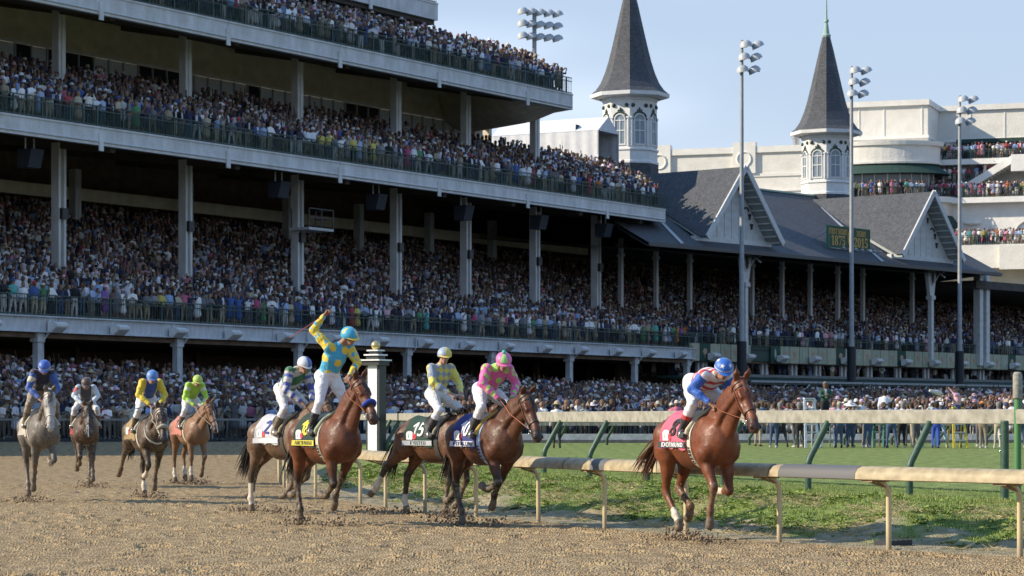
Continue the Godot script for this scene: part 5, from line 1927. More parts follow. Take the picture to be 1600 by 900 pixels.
	# --- pale chestnut far back, rider in lime
	riders.append([{
		"at": Vector3(-7.65, 0, -61.0), "turn": 64.0, "lift": 0.02, "label": "pale dusty chestnut racehorse far back under the lime green rider",
		"coat": Color(0.17, 0.088, 0.046), "light": Color(0.24, 0.13, 0.075), "dark": Color(0.11, 0.058, 0.034), "mane": Color(0.10, 0.052, 0.03), "points": 0.4, "dust": 0.30, "socks": [0.12, 0.0, 0.14, 0.12], "blaze": 0.015,
		"legs": [[4, -6, 10, 0], [22, -30, -20, -40], [-28, 0, 20, 0], [-36, 16, 20, 0]], "neck": [34.0, -6.0], "head": [-56.0, -14.0], "tail": [-50.0, 0.0, 0.6],
		"cloth": {"name": "salmon", "color": Color(0.52, 0.20, 0.16), "bottom": 1.10, "number": "17", "number_color": black},
		"rein": Color(0.4, 0.36, 0.3),
	}, shifted({
		"label": "jockey in bright lime green silks and lime cap", "skin": Color(0.32, 0.17, 0.11), "near": false, "grime": 0.2, "boots": Color(0.10, 0.075, 0.05),
		"silks": func(id: int, along: float, side: float, front: float, arm: float, s: int): return (Color(0.36, 0.62, 0.05) if fposmod(arm, 0.2) < 0.14 else Color(0.6, 0.62, 0.55)) if id == 2 else Color(0.32, 0.52, 0.05),
		"cap": func(q: Vector3, a: float, t: float): return Color(0.42, 0.50, 0.10) if absf(q.z) < 0.045 else Color(0.34, 0.52, 0.06), "peak": Color(0.40, 0.48, 0.10)}, 0.06), 39])

	var jobs := []
	for q in riders:
		q.append(horse_rig(q[0]))
		q.append(jockey_rig(q[1]))
		jobs.append_array(horse_jobs(q[3]))
		jobs.append_array(jockey_jobs(q[1], q[4]))
	var made := bodies(jobs)
	print("fields ", Time.get_ticks_msec())
	for i in riders.size():
		var q: Array = riders[i]
		var horse := build_horse(q[0], q[3], made.slice(i * 6, i * 6 + 2), q[2])
		var rider := build_jockey(q[1], q[4], made.slice(i * 6 + 2, i * 6 + 6), horse.position, horse.rotation.y)
		reins(q[0], q[3], q[1], horse)
		if q[1].has("stars"):
			cap_stars(q[1], q[4], rider)
		if q[1].has("whip"):
			whip(q[1], horse)
		kicked_dirt(q[0], q[3], horse, i)
	pants_lettering(riders[2], made[2 * 6 + 2])

func cap_stars(j: Dictionary, r: Dictionary, rider: Node3D) -> void:
	var tf := Transform3D(Basis(r.f, r.u, r.hr), j.head)
	var helmet := rider.find_child("helmet", false, false)
	for s in [[0.85, 0.55], [0.85, -0.75], [0.75, 1.9], [0.85, 3.1], [0.75, -2.0]]:
		var mb := MB.new()
		var at := func(a: float, t: float) -> Vector3: return tf * Vector3(sin(a) * cos(t) * 0.140, 0.028 + cos(a) * 0.115, sin(a) * sin(t) * 0.119)
		var c := mb.p(at.call(s[0], s[1]) + r.u * 0.0)
		for k in 10:
			var rr := 0.30 if k % 2 == 0 else 0.125
			var an := TAU * k / 10.0
			mb.p(at.call(s[0] - cos(an) * rr, s[1] + sin(an) * rr / sin(s[0])))
		for k in 10:
			mb.ix.append_array([c, c + 1 + k, c + 1 + (k + 1) % 10])
		obj("star", mb, mat("star_white", WHITE, 0.7), helmet)

func whip(j: Dictionary, horse: Node3D) -> void:
	var t := horse.transform
	var a: Vector3 = t * (j.whip[0] as Vector3)
	var b: Vector3 = t * (j.whip[1] as Vector3)
	var f := (b - a).normalized()
	var o := thing("riding_whip", "riding whip held by the %s" % " ".join(j.label.split(" ").slice(0, 8)), "whip", a, 0, "whips carried by the jockeys")
	var mb := MB.new()
	mb.tube([-f * 0.06, f * 0.14], [0.013], 8)
	obj("grip", mb, mat("whip_grip_red" if j.head.y > 2.7 else "whip_grip", Color(0.35, 0.05, 0.03) if j.head.y > 2.7 else Color(0.02, 0.02, 0.02), 0.6), o)
	mb = MB.new()
	var l := (b - a).length()
	mb.tube([f * 0.14, f * l * 0.6, f * l * 0.85], [0.008, 0.006, 0.005], 8)
	obj("shaft", mb, mat("whip_shaft_red" if j.head.y > 2.7 else "whip_shaft", Color(0.30, 0.04, 0.03) if j.head.y > 2.7 else Color(0.02, 0.02, 0.02), 0.5), o)
	mb = MB.new()
	mb.tube([f * l * 0.84, f * l * 0.9, f * l], [0.012, 0.02, 0.016], 8, true, 0.35)
	obj("flap", mb, mat("whip_flap", Color(0.02, 0.02, 0.02), 0.6), o)

# dirt thrown up where hooves strike
func kicked_dirt(h: Dictionary, r: Dictionary, horse: Node3D, n: int) -> void:
	var rng := RandomNumberGenerator.new()
	rng.seed = 90 + n
	var at := []
	var tint := []
	for leg in 4:
		var toe: Vector3 = horse.transform * (r.legs[leg][4] as Vector3)
		if toe.y > 0.35: continue
		for i in 90:
			var q := Vector3(toe.x, 0, toe.z) + Vector3(rng.randfn() * 0.16, 0, rng.randfn() * 0.22)
			q.y = absf(rng.randfn()) * 0.07
			if i < 24: q = Vector3(toe.x, 0, toe.z) + Vector3(rng.randf_range(-0.5, 0.3), rng.randf_range(0.1, 1.0) * rng.randf(), rng.randf_range(-0.7, 0.3))
			var s := rng.randf_range(0.008, 0.026) if i >= 24 else rng.randf_range(0.006, 0.014)
			at.append(Transform3D(Basis.from_euler(Vector3(rng.randf(), rng.randf() * 6, rng.randf())).scaled(Vector3.ONE * s), q))
			tint.append(Color(0.20, 0.145, 0.095) * rng.randf_range(0.7, 1.2))
	if at.is_empty(): return
	var clod := MB.new()
	clod.ball(Vector3.ZERO, Vector3(1, 0.75, 0.85), 6, 4)
	many("flying_dirt", clod.mesh(), vcol("clods", 0.95), at, tint).set_meta("label", "spray of dirt thrown up by the hooves of the %s" % h.label.split(" with ")[0].split(",")[0])

# the dark letters down the thigh of the pink rider's breeches
func pants_lettering(q: Array, _b: Dictionary) -> void:
	pass

# ---------------------------------------------------------------- the long grandstand
# its own frame: x along the front (away from the camera), y up, z out towards the track

const STAND_AT := Vector3(-24.24, 0, -121.2)
const STAND_TURN := 1.01759          # 58.3 degrees
const ORDINAL := ["first", "second", "third", "fourth", "fifth", "sixth", "seventh", "eighth", "ninth", "tenth", "eleventh", "twelfth", "thirteenth", "fourteenth", "fifteenth", "sixteenth", "seventeenth", "eighteenth", "nineteenth", "twentieth"]
const BAYS := [-22.2, -11.9, -1.6, 8.6, 18.8, 29.0, 39.1, 47.0, 55.5, 63.7]

var stand_at: Transform3D

# a strip along the front from x0 to x1 following (z, y) points, each x end sheared by k per metre back
func run(mb: MB, pts: Array, x0: float, x1: float, k := 0.0) -> void:
	for i in pts.size() - 1:
		var a: Vector2 = pts[i]
		var b: Vector2 = pts[i + 1]
		mb.quad(Vector3(x0, a.y, a.x), Vector3(x1 - k * a.x, a.y, a.x), Vector3(x1 - k * b.x, b.y, b.x), Vector3(x0, b.y, b.x))

# post-and-bar railing with thin balusters
func railing(parent: Node3D, x0: float, x1: float, y: float, z: float, high: float, m: Material, glass: Material) -> void:
	var r := Node3D.new()
	r.name = "railing"
	parent.add_child(r, true)
	var bars := MB.new()
	var n := int((x1 - x0) / 0.19)
	for i in n + 1:
		var x := lerpf(x0, x1, float(i) / n)
		bars.box(Vector3(x, y + high * 0.5, z), Vector3(0.017, high, 0.017))
	obj("balusters", bars, m, r).set_meta("kind", "stuff")
	for yy in [0.08, high * 0.78, high]:
		var b := MB.new()
		b.bx(x0, x1, y + yy - 0.025, y + yy + 0.025, z - 0.03, z + 0.03)
		obj("rail", b, m, r)
	var x := x0
	while x <= x1:
		var b := MB.new()
		b.box(Vector3(x, y + high * 0.5, z), Vector3(0.07, high + 0.04, 0.07))
		obj("post", b, m, r)
		x += 2.0

func build_grandstand() -> void:
	stand_at = Transform3D(Basis(Vector3.UP, STAND_TURN), STAND_AT)
	var g := thing("grandstand", "long grey grandstand with packed balconies running the length of the straight", "grandstand", STAND_AT, STAND_TURN)
	var white := worn("stand_white_paint", Color(0.70, 0.715, 0.735), 0.6, 0.2, 0.16)
	var beam := worn("stand_grey_steel", Color(0.62, 0.65, 0.69), 0.6, 0.2, 0.2)
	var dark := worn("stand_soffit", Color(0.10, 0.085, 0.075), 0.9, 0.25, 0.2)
	var tan := worn("stand_tan_wall", Color(0.74, 0.67, 0.54), 0.9, 0.2, 0.15)
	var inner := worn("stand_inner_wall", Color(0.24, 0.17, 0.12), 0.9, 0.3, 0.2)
	var conc := worn("stand_concrete", Color(0.22, 0.21, 0.20), 0.95, 0.3, 0.3)
	var green := mat("stand_green_railing", Color(0.02, 0.055, 0.045), 0.5)
	var glass := mat("smoked_glass", Color(0.02, 0.05, 0.045), 0.1)

	# front edges of the balconies, panel by panel
	var edges := [[5.72, 6.48, -26.0, 70.73, 0.0, 4.3, "fascia_panel"], [15.12, 16.02, -3.0, 66.43, 0.0, 10.2, "fascia_panel"], [21.63, 22.63, -3.0, 53.68, 0.0, 10.2, "fascia_panel"], [26.76, 27.82, -3.0, 45.3, -5.0, 10.2, "fascia_panel"]]
	for e in edges:
		var x: float = e[2]
		while x < e[3]:
			var x1 := minf(x + e[5], e[3])
			var mb := MB.new()
			mb.bx(x + 0.015, x1 - 0.015, e[0], e[1], e[4] - 0.28, e[4])
			mb.bx(x + 0.015, x1 - 0.015, e[1] - 0.06, e[1] + 0.03, e[4] - 0.26, e[4] + 0.05)
			obj(e[6], mb, white if e[0] > 7 else beam, g)
			if e[0] > 7 and x1 < e[3]:
				var br := MB.new()
				br.bx(x1 - 0.16, x1 + 0.16, e[0] - 0.28, e[0] + 0.62, e[4], e[4] + 0.07)
				obj("joint_cover", br, white, g)
			x = x1
	# lower balcony: steel edge beam flanges
	for yy in [5.70, 6.44]:
		var mb := MB.new()
		mb.bx(-26.0, 70.72, yy, yy + 0.06, 0.0, 0.16)
		obj("beam_flange", mb, beam, g)
	white.uv1_scale = Vector3(0.22, 0.08, 0.22)
	beam.uv1_scale = Vector3(0.6, 0.12, 0.6)
	for q in [[15.30, 66.3], [21.80, 53.5]]:
		var pipe := MB.new()
		pipe.tube([Vector3(-3.0, q[0], 0.04), Vector3(q[1], q[0], 0.04)], [0.035], 6)
		obj("conduit", pipe, beam, g)
	# raked floors: steps rising to the back
	var tiers := [[6.40, 0.80, 0.30, 22, -26.0, 70.7, 0.55], [15.95, 0.85, 0.34, 10, -3.0, 66.4, 1.1], [22.55, 0.85, 0.38, 7, -3.0, 53.6, 0.5]]
	for t in tiers:
		var mb := MB.new()
		var pts := []
		var z := -0.02
		var y: float = t[0]
		pts.append(Vector2(z, y))
		for i in t[3]:
			z -= t[1]
			pts.append(Vector2(z, y))
			y += t[2]
			pts.append(Vector2(z, y))
		pts.append(Vector2(z - 1.0, y))
		run(mb, pts, t[4], t[5], t[6])
		# underside, half a metre below the steps
		run(mb, [Vector2(z - 1.0, y - 0.5), Vector2(-0.3, t[0] - 0.55)], t[4], t[5], t[6])
		# end face
		var under := [Vector2(z - 1.0, y - 0.5), Vector2(-0.3, t[0] - 0.55)]
		for i in range(0, pts.size() - 1, 2):
			var a: Vector2 = pts[i]; var b: Vector2 = pts[i + 1]
			var ya := lerpf(under[1].y, under[0].y, clampf((a.x - under[1].x) / (under[0].x - under[1].x), 0, 1))
			var yb := lerpf(under[1].y, under[0].y, clampf((b.x - under[1].x) / (under[0].x - under[1].x), 0, 1))
			var xa: float = t[5] - t[6] * a.x; var xb: float = t[5] - t[6] * b.x
			mb.quad(Vector3(xa, ya, a.x), Vector3(xb, yb, b.x), Vector3(xb, b.y, b.x), Vector3(xa, a.y, a.x))
		obj("raked_floor", mb, conc, g)
	# soffits and beams under the upper balconies
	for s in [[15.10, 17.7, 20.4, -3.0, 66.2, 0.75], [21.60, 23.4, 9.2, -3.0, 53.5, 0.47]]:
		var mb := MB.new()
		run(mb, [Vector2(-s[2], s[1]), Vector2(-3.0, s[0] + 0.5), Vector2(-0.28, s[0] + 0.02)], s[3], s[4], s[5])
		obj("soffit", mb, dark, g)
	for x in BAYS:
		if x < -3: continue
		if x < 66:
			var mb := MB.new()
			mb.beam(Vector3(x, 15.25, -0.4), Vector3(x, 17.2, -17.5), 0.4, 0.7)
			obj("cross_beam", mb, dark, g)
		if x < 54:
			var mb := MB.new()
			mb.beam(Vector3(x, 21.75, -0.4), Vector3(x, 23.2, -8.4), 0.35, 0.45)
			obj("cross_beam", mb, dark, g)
	# columns
	for x in BAYS:
		var mb := MB.new()
		mb.bx(x - 0.29, x - 0.12, 5.5, 15.6, -4.25, -3.75)
		mb.bx(x - 0.12, x + 0.12, 5.5, 15.6, -4.06, -3.94)
		mb.bx(x + 0.12, x + 0.29, 5.5, 15.6, -4.25, -3.75)
		var c := obj("column", mb, white, g)
		mb = MB.new()
		mb.bx(x - 0.22, x + 0.22, 12.0 - 0.3, 12.0 + 0.25, -3.74, -3.55)
		obj("junction_box", mb, mat("box_dark", Color(0.03, 0.03, 0.035), 0.5), c)
		mb = MB.new()
		mb.bx(x + 2.2, x + 2.7, 8.0, 15.8, -14.3, -13.8)
		obj("back_column", mb, beam, g)
		if x > -3:
			mb = MB.new()
			mb.bx(x - 0.24, x - 0.02, 16.0, 22.6, -4.25, -3.8)
			mb.bx(x - 0.02, x + 0.24, 16.0, 22.6, -4.15, -3.75)
			if x < 60: obj("column", mb, white, g)
	# columns under the lower balcony, each with its capital and downpipe
	for x in [-18.0, -7.5, 3.0, 13.6, 24.1, 34.9, 44.2, 53.8, 62.6, 70.2]:
		var mb := MB.new()
		mb.bx(x - 0.17, x + 0.17, 0.3, 5.3, -0.52, -0.2)
		mb.bx(x - 0.27, x + 0.27, 5.25, 5.69, -0.60, -0.12)
		var c := obj("lower_column", mb, beam, g)
		mb = MB.new()
		mb.tube([Vector3(x + 0.3, 6.3, 0.12), Vector3(x + 0.3, 5.75, 0.12), Vector3(x + 0.3, 5.6, 0.0), Vector3(x + 0.3, 5.3, -0.3), Vector3(x + 0.3, 0.5, -0.3)], [0.06], 8)
		obj("downpipe", mb, beam, c)
		mb = MB.new()
		mb.bx(x + 3.0, x + 3.35, 0.3, 6.2, -10.3, -9.9)
		obj("back_column", mb, inner, g)
	# dark rooms at the back and under the stand
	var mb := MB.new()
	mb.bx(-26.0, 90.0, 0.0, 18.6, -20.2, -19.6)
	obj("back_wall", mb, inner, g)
	for q in [[14.2, 14.9, -15.2], [12.6, 13.0, -16.5]]:
		var ledge := MB.new()
		ledge.bx(-26.0, 82.0, q[0], q[1], q[2] - 0.4, q[2])
		obj("back_beam", ledge, tan, g)
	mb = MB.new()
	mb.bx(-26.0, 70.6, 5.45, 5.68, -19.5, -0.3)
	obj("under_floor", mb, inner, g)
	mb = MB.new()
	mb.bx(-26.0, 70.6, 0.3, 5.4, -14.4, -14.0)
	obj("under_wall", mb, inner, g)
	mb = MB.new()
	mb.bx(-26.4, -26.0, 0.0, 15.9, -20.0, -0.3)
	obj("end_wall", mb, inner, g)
	mb = MB.new()
	mb.bx(-3.4, -3.0, 15.6, 28.5, -20.0, -0.3)
	obj("end_wall", mb, tan, g)
	mb = MB.new()
	mb.bx(-26.0, -3.2, 15.3, 15.9, -20.0, -0.3)
	obj("low_roof", mb, conc, g)
	# suite front behind the middle balcony: tan wall over a strip of windows
	mb = MB.new()
	mb.bx(-3.0, 58.0, 21.40, 24.6, -9.3, -8.95)
	obj("suite_wall", mb, tan, g)
	mb = MB.new()
	mb.bx(-3.0, 58.0, 17.0, 18.6, -9.3, -8.95)
	obj("suite_wall", mb, tan, g)
	mb = MB.new()
	mb.bx(57.6, 58.0, 18.6, 24.4, -18.0, -8.95)
	obj("suite_end_wall", mb, tan, g)
	mb = MB.new()
	mb.bx(-3.0, 57.6, 18.6, 21.4, -13.2, -13.0)
	obj("suite_back", mb, worn("suite_pale", Color(0.55, 0.54, 0.50), 0.9, 0.1), g)
	mb = MB.new()
	mb.bx(-3.0, 58.0, 21.36, 21.5, -8.96, -8.86)
	obj("window_head", mb, white, g)
	var frame := mat("window_frame_grey", Color(0.35, 0.36, 0.37), 0.5)
	var blind := worn("drawn_blind", Color(0.60, 0.62, 0.64), 0.85, 0.1, 0.4)
	var rng := RandomNumberGenerator.new(); rng.seed = 4
	var wx := -3.0
	while wx < 57.0:
		var f := MB.new()
		f.bx(wx, wx + 0.08, 18.6, 21.36, -9.15, -8.95)
		var w := obj("window", f, frame, g)
		var pane := MB.new()
		pane.bx(wx + 0.08, wx + 1.25, 18.6, 21.36, -9.08, -9.05)
		obj("pane", pane, blind if rng.randf() < 0.78 else mat("dark_pane", Color(0.02, 0.022, 0.025), 0.1), w)
		wx += 1.25
	# top balcony: wall behind the crowd, roof slab and its curved end
	mb = MB.new()
	mb.bx(-3.0, 46.5, 23.0, 28.2, -9.6, -9.2)
	obj("suite_wall", mb, tan, g)
	mb = MB.new()
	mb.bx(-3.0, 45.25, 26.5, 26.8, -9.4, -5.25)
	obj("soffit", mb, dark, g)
	mb = MB.new()
	var prof := PackedVector2Array([Vector2(45.2, 26.82), Vector2(45.2, 26.5), Vector2(43.8, 26.3), Vector2(42.2, 25.7), Vector2(40.6, 24.6), Vector2(39.0, 23.4), Vector2(39.0, 26.82)])
	mb.prism(prof, -9.3, -9.0)
	obj("curved_bracket", mb, tan, g)
	mb = MB.new()
	var erows := []
	for q in [Vector2(0.0, 21.9), Vector2(0.0, 21.64), Vector2(-0.6, 21.34), Vector2(-1.6, 21.0), Vector2(-3.0, 20.8), Vector2(-4.6, 20.95), Vector2(-5.8, 21.4), Vector2(-6.5, 22.9)]:
		var row := []
		for i in 9:
			var z := lerpf(-0.29, -9.4, i / 8.0)
			var deep := smoothstep(-0.3, -3.0, z)
			row.append(Vector3(53.6 - 0.47 * z + q.x, lerpf(maxf(q.y, 21.64), q.y, deep), z))
		erows.append(row)
	mb.grid(erows)
	obj("curved_end_soffit", mb, tan, g)
	# railings
	railing(g, -26.0, 70.7, 6.50, -0.08, 1.02, green, glass)
	railing(g, -3.0, 66.4, 16.05, -0.08, 1.02, green, glass)
	railing(g, -3.0, 53.65, 22.66, -0.08, 1.05, green, glass)
	railing(g, 32.0, 45.2, 27.85, -5.08, 1.0, green, glass)
	# smoked wind screens behind the bars of the upper two railings
	for s in [[16.12, -3.0, 66.3], [22.72, -3.0, 53.5]]:
		var x: float = s[1]
		while x < s[2] - 0.5:
			var gm := mat("wind_screen", Color(0.03, 0.09, 0.075), 0.2)
			gm.transparency = BaseMaterial3D.TRANSPARENCY_ALPHA
			gm.albedo_color.a = 0.12
			gm.metallic_specular = 0.12
			var p := MB.new()
			p.bx(x + 0.05, x + 1.95, s[0], s[0] + 0.72, -0.135, -0.125)
			obj("glass_panel", p, gm, g)
			x += 2.0
	# ceiling speakers and a camera platform on one column
	for x in [3.8, 24.0, 33.5, 43.0, 52.0, 60.5, 65.5]:
		var sp := thing("loudspeaker", "%s dark loudspeaker from the left hanging under the middle balcony" % ORDINAL[[3.8, 24.0, 33.5, 43.0, 52.0, 60.5, 65.5].find(x)], "loudspeaker", stand_at * Vector3(x, 14.9, -1.6), STAND_TURN, "loudspeakers under the balconies")
		mb = MB.new()
		mb.prism(PackedVector2Array([Vector2(-0.4, -1.1), Vector2(0.3, -1.1), Vector2(0.55, -0.2), Vector2(-0.4, -0.2)]), -0.45, 0.45, Transform3D(Basis(Vector3.UP, -PI / 2), Vector3.ZERO))
		obj("cabinet", mb, mat("speaker_blue_black", Color(0.025, 0.03, 0.045), 0.7), sp)
		mb = MB.new()
		for xx in [-0.3, 0.3]:
			mb.bx(xx - 0.03, xx + 0.03, -0.2, 0.35, -0.03, 0.03)
		obj("bracket", mb, beam, sp)
	var cp := thing("camera_platform", "small railed camera platform fixed to a column of the grandstand", "platform", stand_at * Vector3(29.3, 12.5, -3.4), STAND_TURN)
	mb = MB.new()
	mb.bx(-1.2, 1.2, -0.15, 0.0, -0.5, 0.9)
	obj("floor", mb, beam, cp)
	mb = MB.new()
	for q in [[-1.2, 0.85], [0.0, 0.85], [1.15, 0.85], [1.15, -0.4], [-1.2, -0.4]]:
		mb.bx(q[0], q[0] + 0.06, 0, 1.1, q[1], q[1] + 0.06)
	for y in [0.55, 1.05]:
		mb.bx(-1.2, 1.2, y, y + 0.06, 0.85, 0.91)
		mb.bx(1.15, 1.21, y, y + 0.06, -0.4, 0.9)
	obj("guard_rail", mb, mat("rail_dull", Color(0.07, 0.075, 0.08), 0.6), cp)
	# wedge-shaped white floodlights along the lower balcony
	for i in 16:
		var x := -1.0 + i * 4.6
		if x > 70: break
		floodlight(stand_at * Vector3(x, 6.02, 0.0), STAND_TURN, "%s white wedge-shaped floodlight from the left along the lower balcony" % ORDINAL[i], "floodlights along the lower balcony")
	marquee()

func floodlight(at: Vector3, turn: float, label: String, group: String) -> void:
	var fl := thing("floodlight", label, "floodlight", at, turn, group)
	var mb := MB.new()
	mb.prism(PackedVector2Array([Vector2(0.12, -0.28), Vector2(0.30, -0.33), Vector2(0.72, -0.02), Vector2(0.74, 0.08), Vector2(0.5, 0.20), Vector2(0.12, 0.16)]), -0.42, 0.42, Transform3D(Basis(Vector3.UP, -PI / 2), Vector3.ZERO))
	obj("housing", mb, worn("floodlight_white", Color(0.84, 0.85, 0.86), 0.5, 0.15, 0.8), fl)
	mb = MB.new()
	mb.box(Vector3(0.0, -0.18, 0.53), Vector3(0.72, 0.02, 0.42), Basis(Vector3.RIGHT, -0.64))
	obj("lens", mb, mat("lens_grey", Color(0.62, 0.63, 0.64), 0.15), fl)
	mb = MB.new()
	mb.bx(-0.06, 0.06, -0.1, 0.1, -0.02, 0.13)
	obj("arm", mb, mat("stand_green_railing", Color(0.02, 0.055, 0.045), 0.5), fl)

# white party tent at the far end of the middle balcony
func marquee() -> void:
	var t := thing("marquee", "white party tent with an open end on the balcony beside the first spire", "tent", Vector3(4.75, 19.3, -185.2), -0.5)
	var cloth := worn("tent_cloth", Color(0.68, 0.70, 0.74), 0.8, 0.08, 0.3, 0.3)
	cloth.backlight_enabled = true
	cloth.backlight = Color(0.06, 0.06, 0.065)
	for side in [-1.0, 1.0]:
		for bay in 3:
			var mb := MB.new()
			var x0 := -6.2 + bay * 2.9
			mb.quad(Vector3(x0, 2.8, side * 1.65), Vector3(x0 + 2.9, 2.8, side * 1.65), Vector3(x0 + 2.9, 3.9, 0), Vector3(x0, 3.9, 0))
			mb.quad(Vector3(x0, 3.86, 0), Vector3(x0 + 2.9, 3.86, 0), Vector3(x0 + 2.9, 2.76, side * 1.65), Vector3(x0, 2.76, side * 1.65))
			obj("roof_panel", mb, cloth, t)
			mb = MB.new()
			var row0 := []; var row1 := []
			for i in 13:
				var x := x0 + 2.9 * i / 12.0
				row0.append(Vector3(x, 0.0, side * (1.65 + 0.06 * sin(i * 1.65))))
				row1.append(Vector3(x, 2.78, side * 1.65))
			mb.grid([row0, row1])
			obj("wall_curtain", mb, cloth, t)
	var mb := MB.new()
	mb.prism(PackedVector2Array([Vector2(-1.65, 2.77), Vector2(1.65, 2.77), Vector2(0, 3.88)]), -0.02, 0.02, Transform3D(Basis(Vector3.UP, PI / 2), Vector3(2.48, 0, 0)))
	obj("gable", mb, cloth, t)
	for z in [-1.63, 1.63]:
		mb = MB.new()
		mb.bx(2.40, 2.50, 0, 2.8, z - 0.05, z + 0.05)
		obj("pole", mb, mat("tent_pole", Color(0.5, 0.5, 0.5), 0.4), t)
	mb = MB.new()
	mb.bx(0.6, 0.64, 0.0, 3.3, -1.5, 1.5)  # added near-black panel standing in for the shade inside the tent
	obj("added_shade_panel", mb, mat("tent_painted_shade", Color(0.03, 0.04, 0.05), 0.9), t)

# ---------------------------------------------------------------- the old stand with the twin spires
# frame: x along its front, y up, z out towards the track

const CLUB_AT := Vector3(12.93, 0, -181.5)
const CLUB_TURN := 0.87804           # cos .6386, sin .7689

var club_at: Transform3D

func build_clubhouse() -> void:
	club_at = Transform3D(Basis(Vector3.UP, CLUB_TURN), CLUB_AT)
	var g := thing("spired_stand", "old slate-roofed stand with two white gables facing the track", "grandstand", CLUB_AT, CLUB_TURN)
	var slate := mat("slate_roof", Color(0.10, 0.108, 0.125), 0.8)
	slate.albedo_texture = slate_texture()
	slate.uv1_triplanar = true; slate.uv1_scale = Vector3.ONE * 0.22
	slate.heightmap_enabled = false
	slate.normal_enabled = true
	slate.normal_texture = noise_tex("slate_relief", 0.12, Color.BLACK, Color.WHITE, 3, FastNoiseLite.TYPE_SIMPLEX_SMOOTH, 512, true, 8.0)
	slate.normal_scale = 0.5
	var white := worn("old_white_paint", Color(0.64, 0.65, 0.66), 0.6, 0.14, 0.3)
	var beam := worn("stand_grey_steel", Color(0.62, 0.65, 0.69), 0.6, 0.2, 0.2)
	var inner := worn("stand_inner_wall", Color(0.24, 0.17, 0.12), 0.9, 0.3, 0.2)
	var conc := worn("stand_concrete", Color(0.22, 0.21, 0.20), 0.95, 0.3, 0.3)
	var tan := worn("stand_tan_wall", Color(0.40, 0.335, 0.25), 0.9, 0.2, 0.15)
	var green := mat("stand_green_railing", Color(0.02, 0.055, 0.045), 0.5)
	var awn := worn("dark_green_roofing", Color(0.022, 0.062, 0.050), 0.6, 0.25, 0.3)
	# main roof: front and back slope between eave (z 2.6, y 13.5) and ridge (z -9.5, y 19.6)
	var x0 := -9.0
	var x1 := 39.5
	for s in [[Vector2(2.6, 13.45), Vector2(-9.5, 19.75)], [Vector2(-9.5, 19.75), Vector2(-24.0, 12.2)]]:
		var mb := MB.new()
		run(mb, [s[0], s[1]], x0, x1)
		run(mb, [s[1] - Vector2(0, 0.3), s[0] - Vector2(0, 0.3)], x0, x1)
		obj("roof_slope", mb, slate, g)
	# hipped right end
	var mb := MB.new()
	mb.tri(Vector3(x1, 13.45, 2.6), Vector3(x1 + 7.5, 13.2, -9.5), Vector3(x1, 19.75, -9.5))
	mb.tri(Vector3(x1 + 7.5, 13.2, -9.5), Vector3(x1, 12.2, -24), Vector3(x1, 19.75, -9.5))
	obj("roof_hip", mb, slate, g)
	mb = MB.new()
	mb.beam(Vector3(x0, 13.32, 2.66), Vector3(x1, 13.32, 2.66), 0.12, 0.26)
	obj("eave_gutter", mb, mat("gutter_dark", Color(0.05, 0.055, 0.06), 0.5), g)
	mb = MB.new()
	mb.beam(Vector3(x0, 19.82, -9.5), Vector3(x1, 19.82, -9.5), 0.3, 0.14)
	obj("ridge_cap", mb, mat("verdigris", Color(0.28, 0.40, 0.34), 0.7), g)
	# soffit and trusses
	mb = MB.new()
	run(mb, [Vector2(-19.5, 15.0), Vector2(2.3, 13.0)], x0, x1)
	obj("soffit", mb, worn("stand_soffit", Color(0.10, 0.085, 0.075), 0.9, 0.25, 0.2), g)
	# gables
	for c in [2.6, 28.7]:
		gable(g, c, slate, white)
	# iron columns, pierced capitals
	for x in [-3.35, 0.84, 5.0, 13.06, 17.15, 21.1, 25.1, 28.8, 36.5]:
		var m := MB.new()
		m.bx(x - 0.13, x + 0.13, 6.2, 14.3, -4.15, -3.85)
		m.bx(x - 0.22, x + 0.22, 13.0, 13.2, -4.2, -3.8)
		var col := obj("column", m, white, g)
		for sx in [-1.0, 1.0]:
			m = MB.new()
			var arc := []
			for i in 7:
				var a := PI / 2 * i / 6.0
				arc.append(Vector3(x + sx * (0.15 + 0.6 * (1 - cos(a))), 13.2 + 0.7 * sin(a), -4))
			m.tube(arc, [0.045], 6)
			obj("bracket", m, white, col)
		if int(x * 10) % 2 == 0:
			m = MB.new()
			m.bx(x + 0.17, x + 0.45, 10.0, 10.35, -4.1, -3.8)
			obj("lamp", m, mat("box_dark", Color(0.03, 0.03, 0.035), 0.5), col)
	for x in [40.4, 41.5]:
		var m := MB.new()
		m.bx(x - 0.28, x + 0.28, 5.9, 13.6, -0.3, 0.3)
		obj("column", m, white, g)
	# raked floor of the upper level and its back wall
	mb = MB.new()
	var pts := [Vector2(-0.02, 6.55)]
	var z := -0.02
	var y := 6.55
	for i in 22:
		z -= 0.82
		pts.append(Vector2(z, y)); y += 0.27; pts.append(Vector2(z, y))
	pts.append(Vector2(z - 1, y))
	run(mb, pts, -16.0, 110.0)
	obj("raked_floor", mb, conc, g)
	mb = MB.new()
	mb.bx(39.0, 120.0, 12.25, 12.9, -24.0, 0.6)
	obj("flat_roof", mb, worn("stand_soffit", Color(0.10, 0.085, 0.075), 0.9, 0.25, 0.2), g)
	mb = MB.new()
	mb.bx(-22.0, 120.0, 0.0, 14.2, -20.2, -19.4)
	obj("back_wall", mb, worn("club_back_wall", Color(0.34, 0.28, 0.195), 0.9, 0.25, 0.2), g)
	mb = MB.new()
	mb.bx(-1.0, 60.0, 5.55, 5.75, -8.0, -0.3)
	obj("under_floor", mb, inner, g)
	# front of the upper level: rail with a row of hung panels
	railing(g, -1.0, 60.0, 6.75, -0.08, 0.85, green, green)
	mb = MB.new()
	mb.bx(-1.0, 60.0, 5.72, 6.74, -0.3, -0.12)
